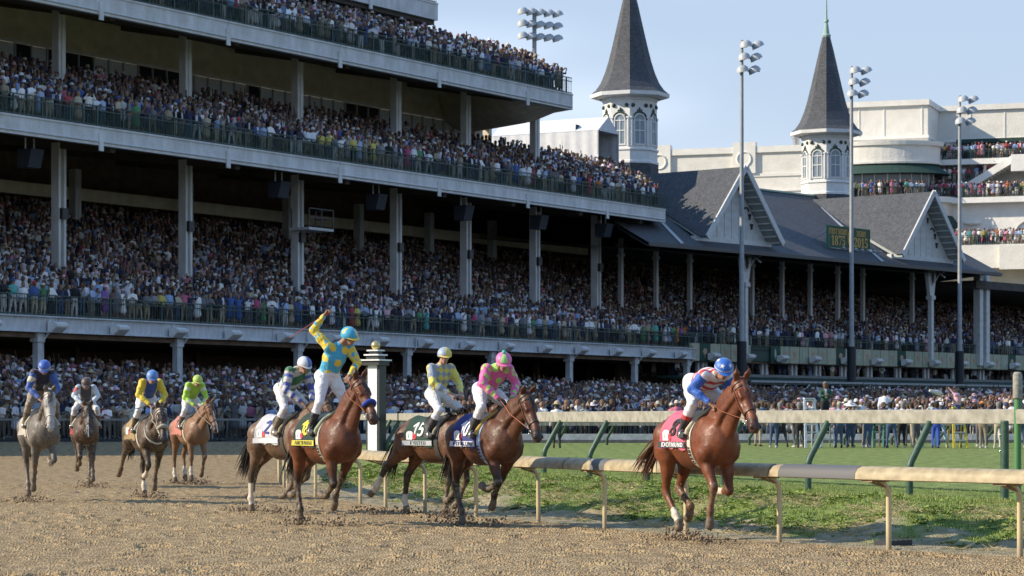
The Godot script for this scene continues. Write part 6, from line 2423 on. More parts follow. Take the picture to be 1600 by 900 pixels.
	obj("parapet", mb, mat("parapet_dark_green", Color(0.03, 0.06, 0.05), 0.7), g)
	var rng := RandomNumberGenerator.new(); rng.seed = 8
	var cream := [worn("banner_sand", Color(0.46, 0.45, 0.33), 0.85, 0.15, 0.5), worn("banner_sage", Color(0.38, 0.42, 0.31), 0.85, 0.15, 0.5), worn("banner_green", Color(0.025, 0.08, 0.055), 0.85, 0.15, 0.5)]
	var x := -0.6
	var k := 0
	while x < 58.0:
		var w := 1.28
		if not (x > 6.3 and x < 8.8):
			var m := MB.new()
			m.bx(x, x + w - 0.07, 5.62, 6.86, -0.02, 0.02)
			var p := obj("banner_panel", m, cream[2] if k % 7 == 1 else cream[k % 2], g)
			m = MB.new()
			# a faint printed rose or a standing figure-like mark
			if k % 3 != 2:
				for i in 6:
					m.ball(Vector3(x + 0.6 + cos(i * 1.05) * 0.14, 6.3 + sin(i * 1.05) * 0.13, 0.022), Vector3(0.13, 0.11, 0.006), 8, 5)
				m.ball(Vector3(x + 0.6, 6.0, 0.022), Vector3(0.05, 0.22, 0.006), 8, 5)
				obj("print", m, mat("print_rose", Color(0.40, 0.27, 0.20), 0.85), p)
			else:
				m.ball(Vector3(x + 0.6, 6.25, 0.022), Vector3(0.13, 0.42, 0.006), 8, 6)
				obj("print", m, mat("print_pale", Color(0.40, 0.42, 0.36), 0.85), p)
		x += w
		k += 1
	for i in 12:
		floodlight(club_at * Vector3(1.8 + i * 4.4, 6.0, 0.05), CLUB_TURN, "%s white wedge-shaped floodlight from the left before the hung banners" % ORDINAL[i], "floodlights along the banners")
	# boxes below the banners, with pairs of white posts
	mb = MB.new()
	mb.bx(-1.0, 60.0, 0.0, 5.5, -6.3, -6.0)
	obj("boxes_back_wall", mb, inner, g)
	for cx in [1.5, 5.8, 9.65, 13.6, 16.9, 20.5, 24.3, 28.6, 33.0, 37.5, 42.0]:
		for dx in [0.0, 0.55]:
			var m := MB.new()
			m.bx(cx + dx - 0.11, cx + dx + 0.11, 3.6, 5.7, -0.9, -0.7)
			obj("box_post", m, white, g)
	mb = MB.new()
	mb.bx(-1.0, 60.0, 4.1, 4.75, -0.7, -0.55)
	obj("box_front", mb, worn("box_front_grey", Color(0.22, 0.24, 0.24), 0.7, 0.2, 0.4), g)
	# green canopy over the ground-level windows
	mb = MB.new()
	run(mb, [Vector2(7.4, 3.85), Vector2(7.35, 4.05), Vector2(-0.5, 4.55)], -3.8, 62.0)
	run(mb, [Vector2(-0.5, 4.4), Vector2(7.4, 3.85)], -3.8, 62.0)
	mb.quad(Vector3(-3.8, 3.85, 7.4), Vector3(-3.8, 4.05, 7.35), Vector3(-3.8, 4.55, -0.5), Vector3(-3.8, 4.4, -0.5))
	obj("canopy", mb, awn, g)
	mb = MB.new()
	mb.bx(-3.8, 62.0, 3.98, 4.12, 7.36, 7.48)
	obj("canopy_gutter", mb, worn("gutter_grey", Color(0.35, 0.38, 0.38), 0.5, 0.2, 0.4), g)
	for cx in [-2.0, 1.0, 5.0, 9.0, 13.0, 17.0, 21.0, 25.0, 29.0, 33.0, 37.0]:
		var m := MB.new()
		m.bx(cx - 0.1, cx + 0.1, 0.3, 3.9, 6.4, 6.6)
		var post := obj("canopy_post", m, white, g)
		m = MB.new()
		m.tube([Vector3(cx + 0.3, 2.6, 6.5), Vector3(cx + 0.35, 3.0, 6.6), Vector3(cx + 1.2, 3.3, 7.0), Vector3(cx + 2.2, 3.6, 7.3), Vector3(cx + 2.5, 3.9, 7.4)], [0.06], 8)
		obj("drain_pipe", m, white, post)
	mb = MB.new()
	mb.bx(-3.8, 62.0, 0.3, 3.9, 1.0, 1.3)
	obj("ground_floor_wall", mb, worn("club_back_wall", Color(0.34, 0.28, 0.195), 0.9, 0.25, 0.2), g)
	var wx := -2.0
	while wx < 56:
		var m := MB.new()
		m.bx(wx, wx + 1.9, 1.5, 3.5, 1.3, 1.34)
		var w := obj("window", m, white, g)
		m = MB.new()
		m.bx(wx + 0.1, wx + 1.8, 1.6, 3.4, 1.34, 1.36)
		obj("pane", m, mat("dim_pane", Color(0.10, 0.11, 0.12), 0.15), w)
		wx += 5.0
	spire(5.0, -9.5, 20.1, "nearer twin spire: white eight-sided lantern under a tall slate cone, beside the tent")
	spire(32.0, -9.5, 19.6, "farther twin spire with a green metal tip, between two light poles")
	derby_sign()

# courses of slate: print only, the slates are about two pixels
func slate_texture() -> Texture2D:
	var im := Image.create(256, 256, false, Image.FORMAT_RGB8)
	var rng := RandomNumberGenerator.new(); rng.seed = 2
	for r in 32:
		var off := (r % 2) * 4
		for c in 32:
			var t := rng.randf_range(0.72, 1.0)
			var w := rng.randf_range(-0.03, 0.03)
			var col := Color(t + w, t, t - w)
			im.fill_rect(Rect2i((c * 8 + off) % 256, r * 8, 8, 8), col)
		im.fill_rect(Rect2i(0, r * 8 + 7, 256, 1), Color(0.55, 0.55, 0.55))
	return ImageTexture.create_from_image(im)

func gable(g: Node3D, c: float, slate: Material, white: Material) -> void:
	var half := 4.7
	var base := 14.25
	var top := 19.4
	var front := 2.6
	var o := Node3D.new()
	o.name = "gable"
	g.add_child(o, true)
	# two roof planes running back into the main roof
	for s in [-1.0, 1.0]:
		var mb := MB.new()
		var e0 := Vector3(c + s * half, base, front)
		var a0 := Vector3(c, top, front)
		var a1 := Vector3(c, top, -9.6)
		var e1 := Vector3(c + s * half, base, 2.0)
		mb.quad(e0, a0, a1, e1)
		mb.quad(e0, e0 - Vector3(0, 0.22, 0), a0 - Vector3(0, 0.22, 0), a0)
		obj("roof_plane", mb, slate, o)
		mb = MB.new()
		mb.quad(e1 - Vector3(0, 0.22, 0), a1 - Vector3(0, 0.22, 0), a0 - Vector3(0, 0.22, 0), e0 - Vector3(0, 0.22, 0))
		obj("overhang_boards", mb, worn("overhang_grey", Color(0.36, 0.40, 0.40), 0.8, 0.12, 0.4), o)
		mb = MB.new()
		mb.beam(Vector3(c + s * (half + 0.05), base - 0.12, front + 0.06), Vector3(c, top - 0.02, front + 0.06), 0.12, 0.42)
		obj("bargeboard", mb, white, o)
		# battens on the underside of the overhang
		for i in 11:
			var t := (i + 0.6) / 11.5
			var p := Vector3(c + s * half * (1 - t), lerpf(base, top, t) - 0.30, 0)
			var m := MB.new()
			m.box(p + Vector3(0, 0, (front + 1.4) / 2.0), Vector3(0.09, 0.10, front - 1.5))
			obj("batten", m, worn("batten_grey", Color(0.60, 0.62, 0.62), 0.7, 0.1, 0.4), o)
		mb = MB.new()
		mb.beam(Vector3(c + s * (half + 3.0), 13.52 + 0.02, 2.62), Vector3(c + s * 0.9, 18.6, -7.4), 0.25, 0.08)
		if s < 0: obj("valley_flashing", mb, mat("flashing_grey", Color(0.42, 0.43, 0.44), 0.5), o)
	# boarded wall set back under the overhang
	var mb := MB.new()
	mb.prism(PackedVector2Array([Vector2(c - half + 0.2, base - 0.05), Vector2(c + half - 0.2, base - 0.05), Vector2(c, top - 0.35)]), 1.28, 1.4)
	obj("gable_wall", mb, white, o)
	for i in 9:
		var x := c - 3.6 + i * 0.9
		var hgt := (1.0 - absf(x - c) / half) * (top - base) - 0.4
		if hgt < 0.3: continue
		var m := MB.new()
		m.bx(x - 0.035, x + 0.035, base, base + hgt, 1.4, 1.44)
		obj("cover_strip", m, white, o)
	mb = MB.new()
	mb.bx(c - half, c + half, base - 0.32, base + 0.06, 1.2, 1.6)
	obj("sill_beam", mb, white, o)
	# pierced ornament: arches, discs and brackets
	var dk := mat("ornament_dark", Color(0.02, 0.025, 0.022), 0.7)
	for s in [-1.0, 1.0]:
		for q in [[1.05, 3.1, 0], [1.75, 2.15, 1], [2.45, 1.2, 0], [0.55, 3.6, 1], [2.2, 1.9, 0]]:
			var m := MB.new()
			var p := Vector3(c + s * q[0], base + q[1], 1.44)
			if q[2] == 0:
				m.box(p, Vector3(0.34, 0.16, 0.05))
				m.box(p - Vector3(0, 0.2, 0), Vector3(0.2, 0.26, 0.05))
			else:
				var arc := []
				for i in 8:
					var a := lerpf(0.3, 2.4, i / 7.0)
					arc.append(p + Vector3(cos(a) * 0.36 * s, sin(a) * 0.36 - 0.1, 0))
				m.tube(arc, [0.06], 6)
			obj("ornament", m, dk, o)
	# bracket column at the right foot of the gable
	var px := c + 2.0
	mb = MB.new()
	mb.bx(px - 0.17, px + 0.17, 6.2, 11.0, 1.0, 1.34)
	mb.bx(px - 0.30, px + 0.30, 11.0, 11.3, 0.9, 1.44)
	mb.prism(PackedVector2Array([Vector2(px - 0.3, 11.3), Vector2(px + 0.3, 11.3), Vector2(px + 0.75, 13.5), Vector2(px - 0.75, 13.5)]), 1.0, 1.3)
	var cl := obj("gable_column", mb, white, o)
	mb = MB.new()
	var ring := []
	for i in 17:
		ring.append(Vector3(px + cos(TAU * i / 16.0) * 0.32, 12.7 + sin(TAU * i / 16.0) * 0.55, 1.33))
	mb.tube(ring, [0.07], 6)
	obj("ring", mb, white, cl)
	mb = MB.new()
	mb.ball(Vector3(px, 12.7, 1.30), Vector3(0.26, 0.48, 0.03), 10, 6)
	obj("opening", mb, dk, cl)
	mb = MB.new()
	mb.tube([Vector3(px + 0.25, 11.4, 1.2), Vector3(px + 0.4, 12.4, 1.3), Vector3(px + 0.7, 13.0, 1.5), Vector3(px + 1.2, 13.3, 1.9)], [0.05], 6)
	mb.tube([Vector3(px + 0.4, 13.5, 1.2), Vector3(px + 1.0, 12.75, 1.9)], [0.07], 6)
	obj("brace", mb, white, cl)

func spire(x: float, z: float, y0: float, label: String) -> void:
	var at := club_at * Vector3(x, y0, z)
	# eight-sided; a corner of the drum looks at the track's bend
	var o := thing("spire", label, "spire", at, atan2(-at.x, -at.z) + PI + PI / 2)
	var white := worn("spire_white", Color(0.74, 0.74, 0.73), 0.6, 0.08, 0.3)
	var slate: Material = mats["slate_roof"]
	var dk := mat("ornament_green", Color(0.03, 0.06, 0.045), 0.6)
	var R := 2.02
	var mb := MB.new()
	mb.lathe([Vector2(R + 0.12, -3.0), Vector2(R + 0.12, 0.35)], 8, Transform3D.IDENTITY, false)
	obj("base", mb, slate, o)
	mb = MB.new()
	mb.lathe([Vector2(0.01, 0.35), Vector2(R + 0.14, 0.35), Vector2(R + 0.14, 0.5), Vector2(R + 0.05, 0.58), Vector2(R + 0.05, 1.25), Vector2(R + 0.14, 1.32), Vector2(R + 0.14, 1.42), Vector2(R, 1.5), Vector2(R, 5.0), Vector2(R + 0.08, 5.05), Vector2(R + 0.08, 5.25), Vector2(R + 0.35, 5.45)], 8, Transform3D.IDENTITY, false)
	obj("drum", mb, white, o)
	mb = MB.new()
	mb.lathe([Vector2(R + 0.3, 5.25), Vector2(2.95, 5.35), Vector2(2.98, 5.62), Vector2(2.7, 5.66)], 8, Transform3D.IDENTITY, false)
	obj("cornice", mb, white, o)
	mb = MB.new()
	mb.lathe([Vector2(2.97, 5.60), Vector2(2.55, 5.95), Vector2(2.20, 6.45), Vector2(1.88, 7.2), Vector2(1.60, 8.1), Vector2(1.30, 9.3), Vector2(0.98, 10.7), Vector2(0.62, 12.3), Vector2(0.30, 13.6)], 8, Transform3D.IDENTITY, false)
	obj("spire_roof", mb, slate, o)
	mb = MB.new()
	mb.lathe([Vector2(0.34, 13.5), Vector2(0.38, 13.65), Vector2(0.26, 13.8), Vector2(0.16, 14.5), Vector2(0.10, 14.8)], 8, Transform3D.IDENTITY, false)
	mb.lathe([Vector2(0.2, 14.75), Vector2(0.2, 14.95), Vector2(0.09, 15.0), Vector2(0.06, 16.2), Vector2(0.02, 18.2)], 8)
	obj("metal_tip", mb, mat("verdigris", Color(0.28, 0.40, 0.34), 0.7), o)
	for k in 8:
		# middle of each face
		var a := TAU * (k + 0.5) / 8.0
		var n := Vector3(cos(a), 0, sin(a))
		var r := R * cos(PI / 8)
		var t := Transform3D(Basis(Vector3(sin(a), 0, -cos(a)), Vector3.UP, n), n * r)
		var arch := PackedVector2Array([Vector2(-0.36, 1.75), Vector2(0.36, 1.75)])
		for i in 9:
			var b := PI * i / 8.0
			arch.append(Vector2(cos(b) * 0.36, 3.55 + sin(b) * 0.36))
		var m := MB.new()
		m.prism(arch, 0.0, 0.02, t)
		var win := obj("window", m, mat("spire_glass", Color(0.20, 0.25, 0.30), 0.12), o)
		m = MB.new()
		var outer := []
		for i in 11:
			var b := PI * i / 10.0
			outer.append(t * Vector3(cos(b) * 0.42, 3.55 + sin(b) * 0.42, 0.04))
		outer.push_front(t * Vector3(0.42, 1.7, 0.04)); outer.append(t * Vector3(-0.42, 1.7, 0.04))
		m.tube(outer, [0.06], 5)
		for q in [[0.0, 2.75, 0.74, 0.07], [0.0, 3.5, 0.74, 0.06], [0.0, 1.72, 0.95, 0.10]]:
			m.box(t * Vector3(q[0], q[1], 0.04), Vector3(q[2], q[3], 0.07), t.basis)
		m.box(t * Vector3(0, 2.7, 0.04), Vector3(0.05, 1.9, 0.06), t.basis)
		obj("frame", m, white, win)
		m = MB.new()
		var hood := []
		for i in 11:
			var b := PI * i / 10.0
			hood.append(t * Vector3(cos(b) * 0.58, 3.55 + sin(b) * 0.58, 0.05))
		m.tube(hood, [0.065], 6)
		m.ball(t * Vector3(0, 4.32, 0.04), Vector3(0.15, 0.17, 0.06), 8, 6)
		m.ball(t * Vector3(-0.15, 4.24, 0.04), Vector3(0.09, 0.09, 0.05), 8, 6)
		m.ball(t * Vector3(0.15, 4.24, 0.04), Vector3(0.09, 0.09, 0.05), 8, 6)
		obj("hood_mould", m, dk, win)
		for s in [-0.52, 0.52]:
			m = MB.new()
			m.ball(t * Vector3(s, 4.62, 0.02), Vector3(0.155, 0.155, 0.155), 10, 6)
			obj("roundel", m, dk, o)
		for s in [-0.62, 0.62]:
			m = MB.new()
			m.box(t * Vector3(s, 2.65, 0.05), Vector3(0.13, 2.1, 0.10), t.basis)
			m.box(t * Vector3(s, 3.72, 0.06), Vector3(0.2, 0.12, 0.14), t.basis)
			obj("pilaster", m, white, o)

func derby_sign() -> void:
	var at := club_at * Vector3(18.9, 15.25, 0.9)
	var o := thing("roof_sign", "long dark green sign on the slate roof, gold lettering FIRST DERBY 1875 and DERBY 2015", "sign", at, CLUB_TURN + 0.05)
	var gold := mat("sign_gold", Color(0.50, 0.33, 0.10), 0.6)
	var mb := MB.new()
	mb.bx(-3.15, 3.15, -0.82, 0.82, -0.08, 0.08)
	obj("board", mb, worn("sign_green", Color(0.018, 0.075, 0.045), 0.6, 0.2, 0.5), o)
	mb = MB.new()
	mb.bx(-3.2, 3.2, 0.80, 0.86, -0.1, 0.11); mb.bx(-3.2, 3.2, -0.86, -0.80, -0.1, 0.11)
	mb.bx(-3.21, -3.15, -0.86, 0.86, -0.1, 0.11); mb.bx(3.15, 3.21, -0.86, 0.86, -0.1, 0.11)
	obj("frame", mb, mat("sign_edge_green", Color(0.04, 0.17, 0.09), 0.5), o)
	for q in [["FIRST DERBY", -1.75, 0.42, 0.42], ["1875", -1.75, -0.27, 0.74], ["DERBY", 1.8, 0.42, 0.42], ["2015", 1.75, -0.27, 0.74]]:
		var l := letters(q[0], q[3], "Droid Serif", true, 0.03)
		var m := MB.new()
		for v: Vector3 in l.v:
			m.p(Vector3(q[1] + v.x * (0.72 if q[3] < 0.5 else 0.95), q[2] + v.y, 0.10 + v.z))
		m.ix = l.ix
		obj("lettering", m, gold, o)
	mb = MB.new()
	for i in 17:
		var a := TAU * i / 16.0
	var ring := []
	for i in 17:
		ring.append(Vector3(cos(TAU * i / 16.0) * 0.28, sin(TAU * i / 16.0) * 0.55, 0.1))
	mb.tube(ring, [0.04], 6)
	mb.tube([Vector3(-0.12, -0.4, 0.1), Vector3(-0.14, 0.0, 0.1), Vector3(-0.02, 0.4, 0.1)], [0.06], 6)
	mb.tube([Vector3(0.12, -0.4, 0.1), Vector3(0.15, 0.1, 0.1), Vector3(0.05, 0.4, 0.1)], [0.06], 6)
	obj("medallion", mb, gold, o)
	for i in 7:
		var x := -2.9 + i * 0.95
		mb = MB.new()
		mb.tube([Vector3(x, -0.82, 0), Vector3(x - 0.1, -1.0, 0.9), Vector3(x - 0.15, -0.95, 1.25)], [0.035], 6)
		mb.ball(Vector3(x - 0.15, -0.93, 1.3), Vector3(0.16, 0.09, 0.12), 8, 6)
		obj("sign_lamp", mb, mat("lamp_grey", Color(0.35, 0.36, 0.37), 0.4), o)
	for x in [-2.6, 0.0, 2.6]:
		mb = MB.new()
		mb.beam(Vector3(x, -0.8, -0.1), Vector3(x, -1.2, -0.2), 0.08, 0.08, Vector3.RIGHT)
		mb.beam(Vector3(x, 0.5, -0.1), Vector3(x, -0.2, -1.9), 0.06, 0.06, Vector3.RIGHT)
		obj("strut", mb, mat("lamp_grey", Color(0.35, 0.36, 0.37), 0.4), o)

# ---------------------------------------------------------------- pale clubhouse on the far right, and the light poles

var far_at: Transform3D

func fbox(g: Node3D, called: String, m: Material, x0: float, x1: float, y0: float, y1: float, z0: float, z1: float) -> MeshInstance3D:
	var mb := MB.new()
	mb.bx(x0, x1, y0, y1, z0, z1)
	return obj(called, mb, m, g)

func build_far_building() -> void:
	# frame: x right, z towards the camera; origin under the corner of its upper block
	var turn := -0.34
	far_at = Transform3D(Basis(Vector3.UP, turn), Vector3(45.6, 0, -281))
	var g := thing("clubhouse", "cream flat-roofed clubhouse with crowded terraces at the far right", "building", far_at.origin, turn)
	var cream := worn("clubhouse_cream", Color(0.80, 0.775, 0.72), 0.85, 0.10, 0.08)
	var white := worn("clubhouse_white", Color(0.84, 0.83, 0.80), 0.85, 0.08, 0.08)
	var trim := worn("clubhouse_trim", Color(0.82, 0.80, 0.75), 0.8, 0.08, 0.1)
	var awn := worn("awning_green", Color(0.02, 0.06, 0.05), 0.8, 0.15, 0.3)
	var glass := mat("clubhouse_glass", Color(0.16, 0.18, 0.19), 0.12)
	var green := mat("stand_green_railing", Color(0.02, 0.055, 0.045), 0.5)
	# long low wing
	fbox(g, "wing_wall", cream, -34.0, -8.5, 14.0, 31.3, -16.0, 0.0)
	fbox(g, "wing_cornice", trim, -34.2, -8.4, 31.3, 32.0, -16.0, 0.25)
	fbox(g, "string_course", trim, -34.1, -8.4, 28.6, 28.95, -1.0, 0.12)
	fbox(g, "string_course", trim, -34.1, -8.4, 26.9, 27.1, -1.0, 0.10)
	for x in [-30.5, -20.6]:
		var p := fbox(g, "pilaster", trim, x - 1.3, x + 1.3, 29.0, 32.5, -0.5, 0.35)
		var mb := MB.new()
		var ring := []
		for i in 17:
			ring.append(Vector3(x + cos(TAU * i / 16.0) * 0.8, 30.6 + sin(TAU * i / 16.0) * 0.8, 0.38))
		mb.tube(ring, [0.1], 6)
		obj("roundel", mb, trim, p)
	var xj := -33.0
	while xj < -9.0:
		fbox(g, "panel_joint", mat("joint_grey", Color(0.45, 0.43, 0.40), 0.9), xj, xj + 0.07, 14.0, 26.9, 0.0, 0.03)
		xj += 2.6
	# balustrade in front of the wing
	fbox(g, "terrace_wall", white, -22.0, -9.0, 23.5, 24.6, 1.2, 1.8)
	fbox(g, "terrace_coping", trim, -22.0, -9.0, 26.3, 26.6, 1.2, 1.8)
	xj = -21.8
	while xj < -9.0:
		fbox(g, "baluster", white, xj, xj + 0.3, 24.6, 26.3, 1.35, 1.65)
		xj += 0.72
	for x in [-15.4, -13.9]:
		var mb := MB.new()
		mb.lathe([Vector2(0.4, 0), Vector2(0.4, 1.0), Vector2(0.55, 1.05), Vector2(0.55, 1.35), Vector2(0.3, 1.5), Vector2(0.001, 1.5)], 12, Transform3D(Basis.IDENTITY, Vector3(x, 32.0, -3.0)))
		obj("roof_vent", mb, mat("vent_steel", Color(0.45, 0.46, 0.47), 0.35, 0.8), g)
	# upper block with its corner
	fbox(g, "upper_block", white, -10.5, 0.0, 20.0, 33.2, -16.0, -0.2)
	fbox(g, "parapet", cream, -10.6, 0.05, 32.4, 35.9, -16.0, 0.0)
	fbox(g, "cornice", trim, -10.8, 0.25, 35.9, 36.5, -16.0, 0.3)
	fbox(g, "cornice", trim, -10.7, 0.15, 32.3, 32.6, -16.0, 0.12)
	for x in [-9.6, -7.6, -4.8, -0.6]:
		fbox(g, "pilaster_strip", trim, x - 0.06, x + 0.06, 32.6, 35.9, 0.0, 0.06)
	# recessed main front to the right
	fbox(g, "main_front", white, 0.0, 40.0, 10.0, 33.0, -22.0, -7.0)
	fbox(g, "parapet", cream, 0.0, 40.0, 32.6, 35.9, -22.0, -6.8)
	fbox(g, "cornice", trim, 0.0, 40.0, 35.9, 36.5, -22.0, -6.5)
	fbox(g, "cornice", trim, 0.0, 40.0, 32.4, 32.7, -22.0, -6.7)
	for x in [3.6, 7.4, 11.5, 15.6]:
		fbox(g, "pilaster_strip", trim, x - 0.06, x + 0.06, 32.7, 35.9, -6.8, -6.74)
	# curved bay on the corner: solid band, awning, windows, balcony
	var arc := func(r0: float, r1: float, y0: float, y1: float) -> MB:
		var mb := MB.new()
		mb.lathe([Vector2(0.01, y0), Vector2(r0, y0), Vector2(r1, y1), Vector2(0.01, y1)], 48, Transform3D(Basis.from_scale(Vector3(1, 1, 0.62)), Vector3(-5.2, 0, -0.5)), false)
		return mb
	obj("bay_band", arc.call(6.5, 6.5, 29.5, 31.3), cream, g)
	obj("bay_cornice", arc.call(6.8, 6.9, 31.3, 31.75), trim, g)
	obj("bay_cornice", arc.call(6.65, 6.7, 29.3, 29.5), trim, g)
	obj("bay_glazing", arc.call(5.9, 5.9, 25.6, 28.9), glass, g)
	var k := 0
	for i in 13:
		var a := lerpf(0.15, PI - 0.15, i / 12.0)
		fbox(g, "mullion", trim, -5.2 + cos(a) * 5.95 - 0.06, -5.2 + cos(a) * 5.95 + 0.06, 25.6, 28.9, -0.5 + sin(a) * 5.95 * 0.62 - 0.06, -0.5 + sin(a) * 5.95 * 0.62 + 0.06)
	obj("bay_awning", arc.call(7.6, 6.2, 28.2, 29.3), awn, g)
	obj("bay_floor", arc.call(8.6, 8.6, 25.0, 25.6), trim, g)
	obj("bay_base", arc.call(8.0, 8.0, 10.0, 25.0), cream, g)
	obj("lower_awning", arc.call(9.0, 8.0, 22.3, 23.6), awn, g)
	var ring := []
	for i in 33:
		var a := lerpf(0.05, PI - 0.05, i / 32.0)
		ring.append(Vector3(-5.2 + cos(a) * 8.4, 26.6, -0.5 + sin(a) * 8.4 * 0.62))
	var rl := MB.new()
	rl.tube(ring, [0.05], 6)
	for q: Vector3 in ring: rl.box(q - Vector3(0, 0.5, 0), Vector3(0.05, 1.0, 0.05))
	obj("bay_railing", rl, green, g)
	# terraces: upper, middle, lower
	fbox(g, "upper_terrace", white, 0.3, 40.0, 29.4, 30.0, -7.0, -1.8)
	fbox(g, "upper_terrace_block", white, 9.0, 14.0, 28.4, 30.2, -1.8, -0.6)
	fbox(g, "upper_awning", awn, 2.4, 10.4, 32.0, 32.45, -6.7, -4.4)
	var mb := MB.new()
	mb.quad(Vector3(2.2, 31.3, -4.2), Vector3(10.6, 31.3, -4.2), Vector3(10.4, 32.45, -6.4), Vector3(2.4, 32.45, -6.4))
	obj("awning_slope", mb, awn, g)
	fbox(g, "doorway", glass, 3.0, 8.6, 30.0, 31.9, -7.0, -6.9)
	# stair rising to the right
	fbox(g, "stair_landing", white, -1.0, 4.6, 26.9, 27.4, -5.0, -1.8)
	mb = MB.new()
	mb.beam(Vector3(0.0, 25.2, -1.6), Vector3(1.3, 27.0, -1.6), 0.3, 0.7)
	mb.beam(Vector3(4.4, 27.1, -1.6), Vector3(9.2, 29.9, -1.6), 0.3, 0.75)
	mb.beam(Vector3(1.1, 27.1, -1.6), Vector3(4.6, 27.1, -1.6), 0.3, 0.6)
	obj("stair_stringer", mb, white, g)
	mb = MB.new()
	for i in 14:
		var t := i / 14.0
		mb.bx(4.4 + t * 4.8, 4.4 + t * 4.8 + 0.4, 26.9 + t * 2.8, 27.2 + t * 2.8, -4.4, -1.7)
	obj("stair_steps", mb, white, g)
	fbox(g, "stair_back_wall", cream, 0.0, 14.0, 20.0, 29.4, -7.0, -5.2)
	fbox(g, "middle_terrace", white, -4.0, 40.0, 24.9, 25.5, -5.0, 1.2)
	fbox(g, "middle_wall", white, -2.0, 40.0, 10.0, 24.9, -5.0, 0.0)
	fbox(g, "lower_terrace", cream, 1.8, 40.0, 17.6, 20.1, -2.0, 4.5)
	fbox(g, "lower_terrace", cream, 8.6, 40.0, 17.4, 20.0, 4.5, 5.0)
	for q in [[3.4, 22.6], [9.0, 28.2]]:
		var lamp := MB.new()
		lamp.ball(Vector3(q[0] + 1.5, q[1] + 0.2, 0.3 if q[1] < 25 else -4.9), Vector3(1.0, 0.28, 0.3), 10, 6)
		obj("wall_light", lamp, trim, g)
	# scrolled ironwork on the walls
	for q in [[11.5, 21.6, 0.1], [14.5, 22.8, 0.1], [11.5, 26.6, -5.1]]:
		var m := MB.new()
		var pts := []
		for i in 12:
			var a := PI * i / 11.0
			pts.append(Vector3(q[0] + cos(a) * 1.9, q[1] + sin(a) * 1.4, q[2]))
		m.tube(pts, [0.09], 6)
		obj("scroll", m, mat("scroll_grey", Color(0.40, 0.39, 0.36), 0.7), g)
	railing(g, 0.4, 30.0, 30.0, -1.9, 1.0, green, green)
	railing(g, -10.0, 30.0, 25.55, 1.1, 1.0, green, green)
	railing(g, 2.0, 30.0, 20.15, 4.3, 1.0, green, green)
	railing(g, 0.4, 4.6, 27.45, -1.7, 1.0, green, green)

func pole_lamps(o: Node3D, rows: Array, m: Material, glass: Material) -> void:
	for q in rows:
		var mb := MB.new()
		mb.lathe([Vector2(0.02, 0.30), Vector2(0.24, 0.26), Vector2(0.40, 0.08), Vector2(0.44, -0.16)], 12, Transform3D(Basis(Vector3.BACK, q[2]), Vector3(q[0], q[1], 0.1)))
		var l := obj("lamp", mb, m, o)
		mb = MB.new()
		mb.lathe([Vector2(0.43, -0.15), Vector2(0.001, -0.2)], 12, Transform3D(Basis(Vector3.BACK, q[2]), Vector3(q[0], q[1], 0.1)))
		obj("lens", mb, glass, l)

func build_poles() -> void:
	var steel := worn("galvanised_pole", Color(0.36, 0.39, 0.42), 0.45, 0.15, 0.3)
	var sleeve := mat("pole_sleeve", Color(0.012, 0.014, 0.018), 0.6)
	var lampm := mat("lamp_housing", Color(0.42, 0.44, 0.46), 0.4)
	var glass := mat("lamp_lens", Color(0.5, 0.52, 0.54), 0.15)
	var labels := ["tall light pole in front of the first gable, dark sleeve at its foot", "tall light pole in front of the green roof sign", "tall light pole in front of the second gable and the terraces"]
	var i := 0
	for q in [[1159.0, 23.2, 27.0], [1330.5, 21.6, 27.0], [1499.5, 20.2, 26.5]]:
		var d: float = 4000.0 / q[1]
		var at := Vector3((q[0] - 800.0) / q[1], 0.4, -d)
		var o := thing("light_pole", labels[i], "light pole", at, 0.3, "tall light poles before the old stand")
		i += 1
		var h: float = q[2] - 0.4
		var mb := MB.new()
		mb.lathe([Vector2(0.19, 0), Vector2(0.17, 8.0), Vector2(0.11, h), Vector2(0.001, h)], 12)
		obj("shaft", mb, steel, o)
		mb = MB.new()
		mb.lathe([Vector2(0.33, -0.3), Vector2(0.33, 6.3), Vector2(0.001, 6.35)], 12)
		obj("sleeve", mb, sleeve, o)
		mb = MB.new()
		for k in 3:
			mb.beam(Vector3(-0.1, h - 0.35 - k * 0.85, 0), Vector3(1.3, h - 0.35 - k * 0.85, 0.0), 0.10, 0.08)
		obj("cross_arm", mb, steel, o)
		var rows := []
		for k in 3:
			rows.append([0.25 - 0.12 * k, h - 0.30 - k * 0.85, 0.25]); rows.append([1.1 - 0.12 * k, h - 0.30 - k * 0.85, 0.5])
		pole_lamps(o, rows, lampm, glass)
	# bank of lamps behind the top balcony
	var o := thing("light_mast", "mast with three rows of floodlights behind the top balcony", "light pole", Vector3(1.68, 16.0, -192.0), 0.25)
	var mb := MB.new()
	mb.lathe([Vector2(0.2, 0), Vector2(0.16, 16.2), Vector2(0.001, 16.2)], 12)
	obj("shaft", mb, steel, o)
	mb = MB.new()
	for k in 3:
		mb.beam(Vector3(-1.1, 15.9 - k * 0.92, 0), Vector3(2.1, 15.9 - k * 0.92, 0), 0.12, 0.1)
	obj("cross_arm", mb, steel, o)
	var rows := []
	for k in 3:
		for j in 5:
			rows.append([-0.95 + j * 0.68, 16.0 - k * 0.92 - 0.03 * j, 0.35])
	pole_lamps(o, rows, lampm, glass)

# ---------------------------------------------------------------- spectators, photographers and the apron

const FENCE := [Vector2(-60, 111.0), Vector2(-32, 113.5), Vector2(0, 116.5), Vector2(60, 118.0)]   # (x, depth)

func fence_d(x: float) -> float: return table(FENCE, x)

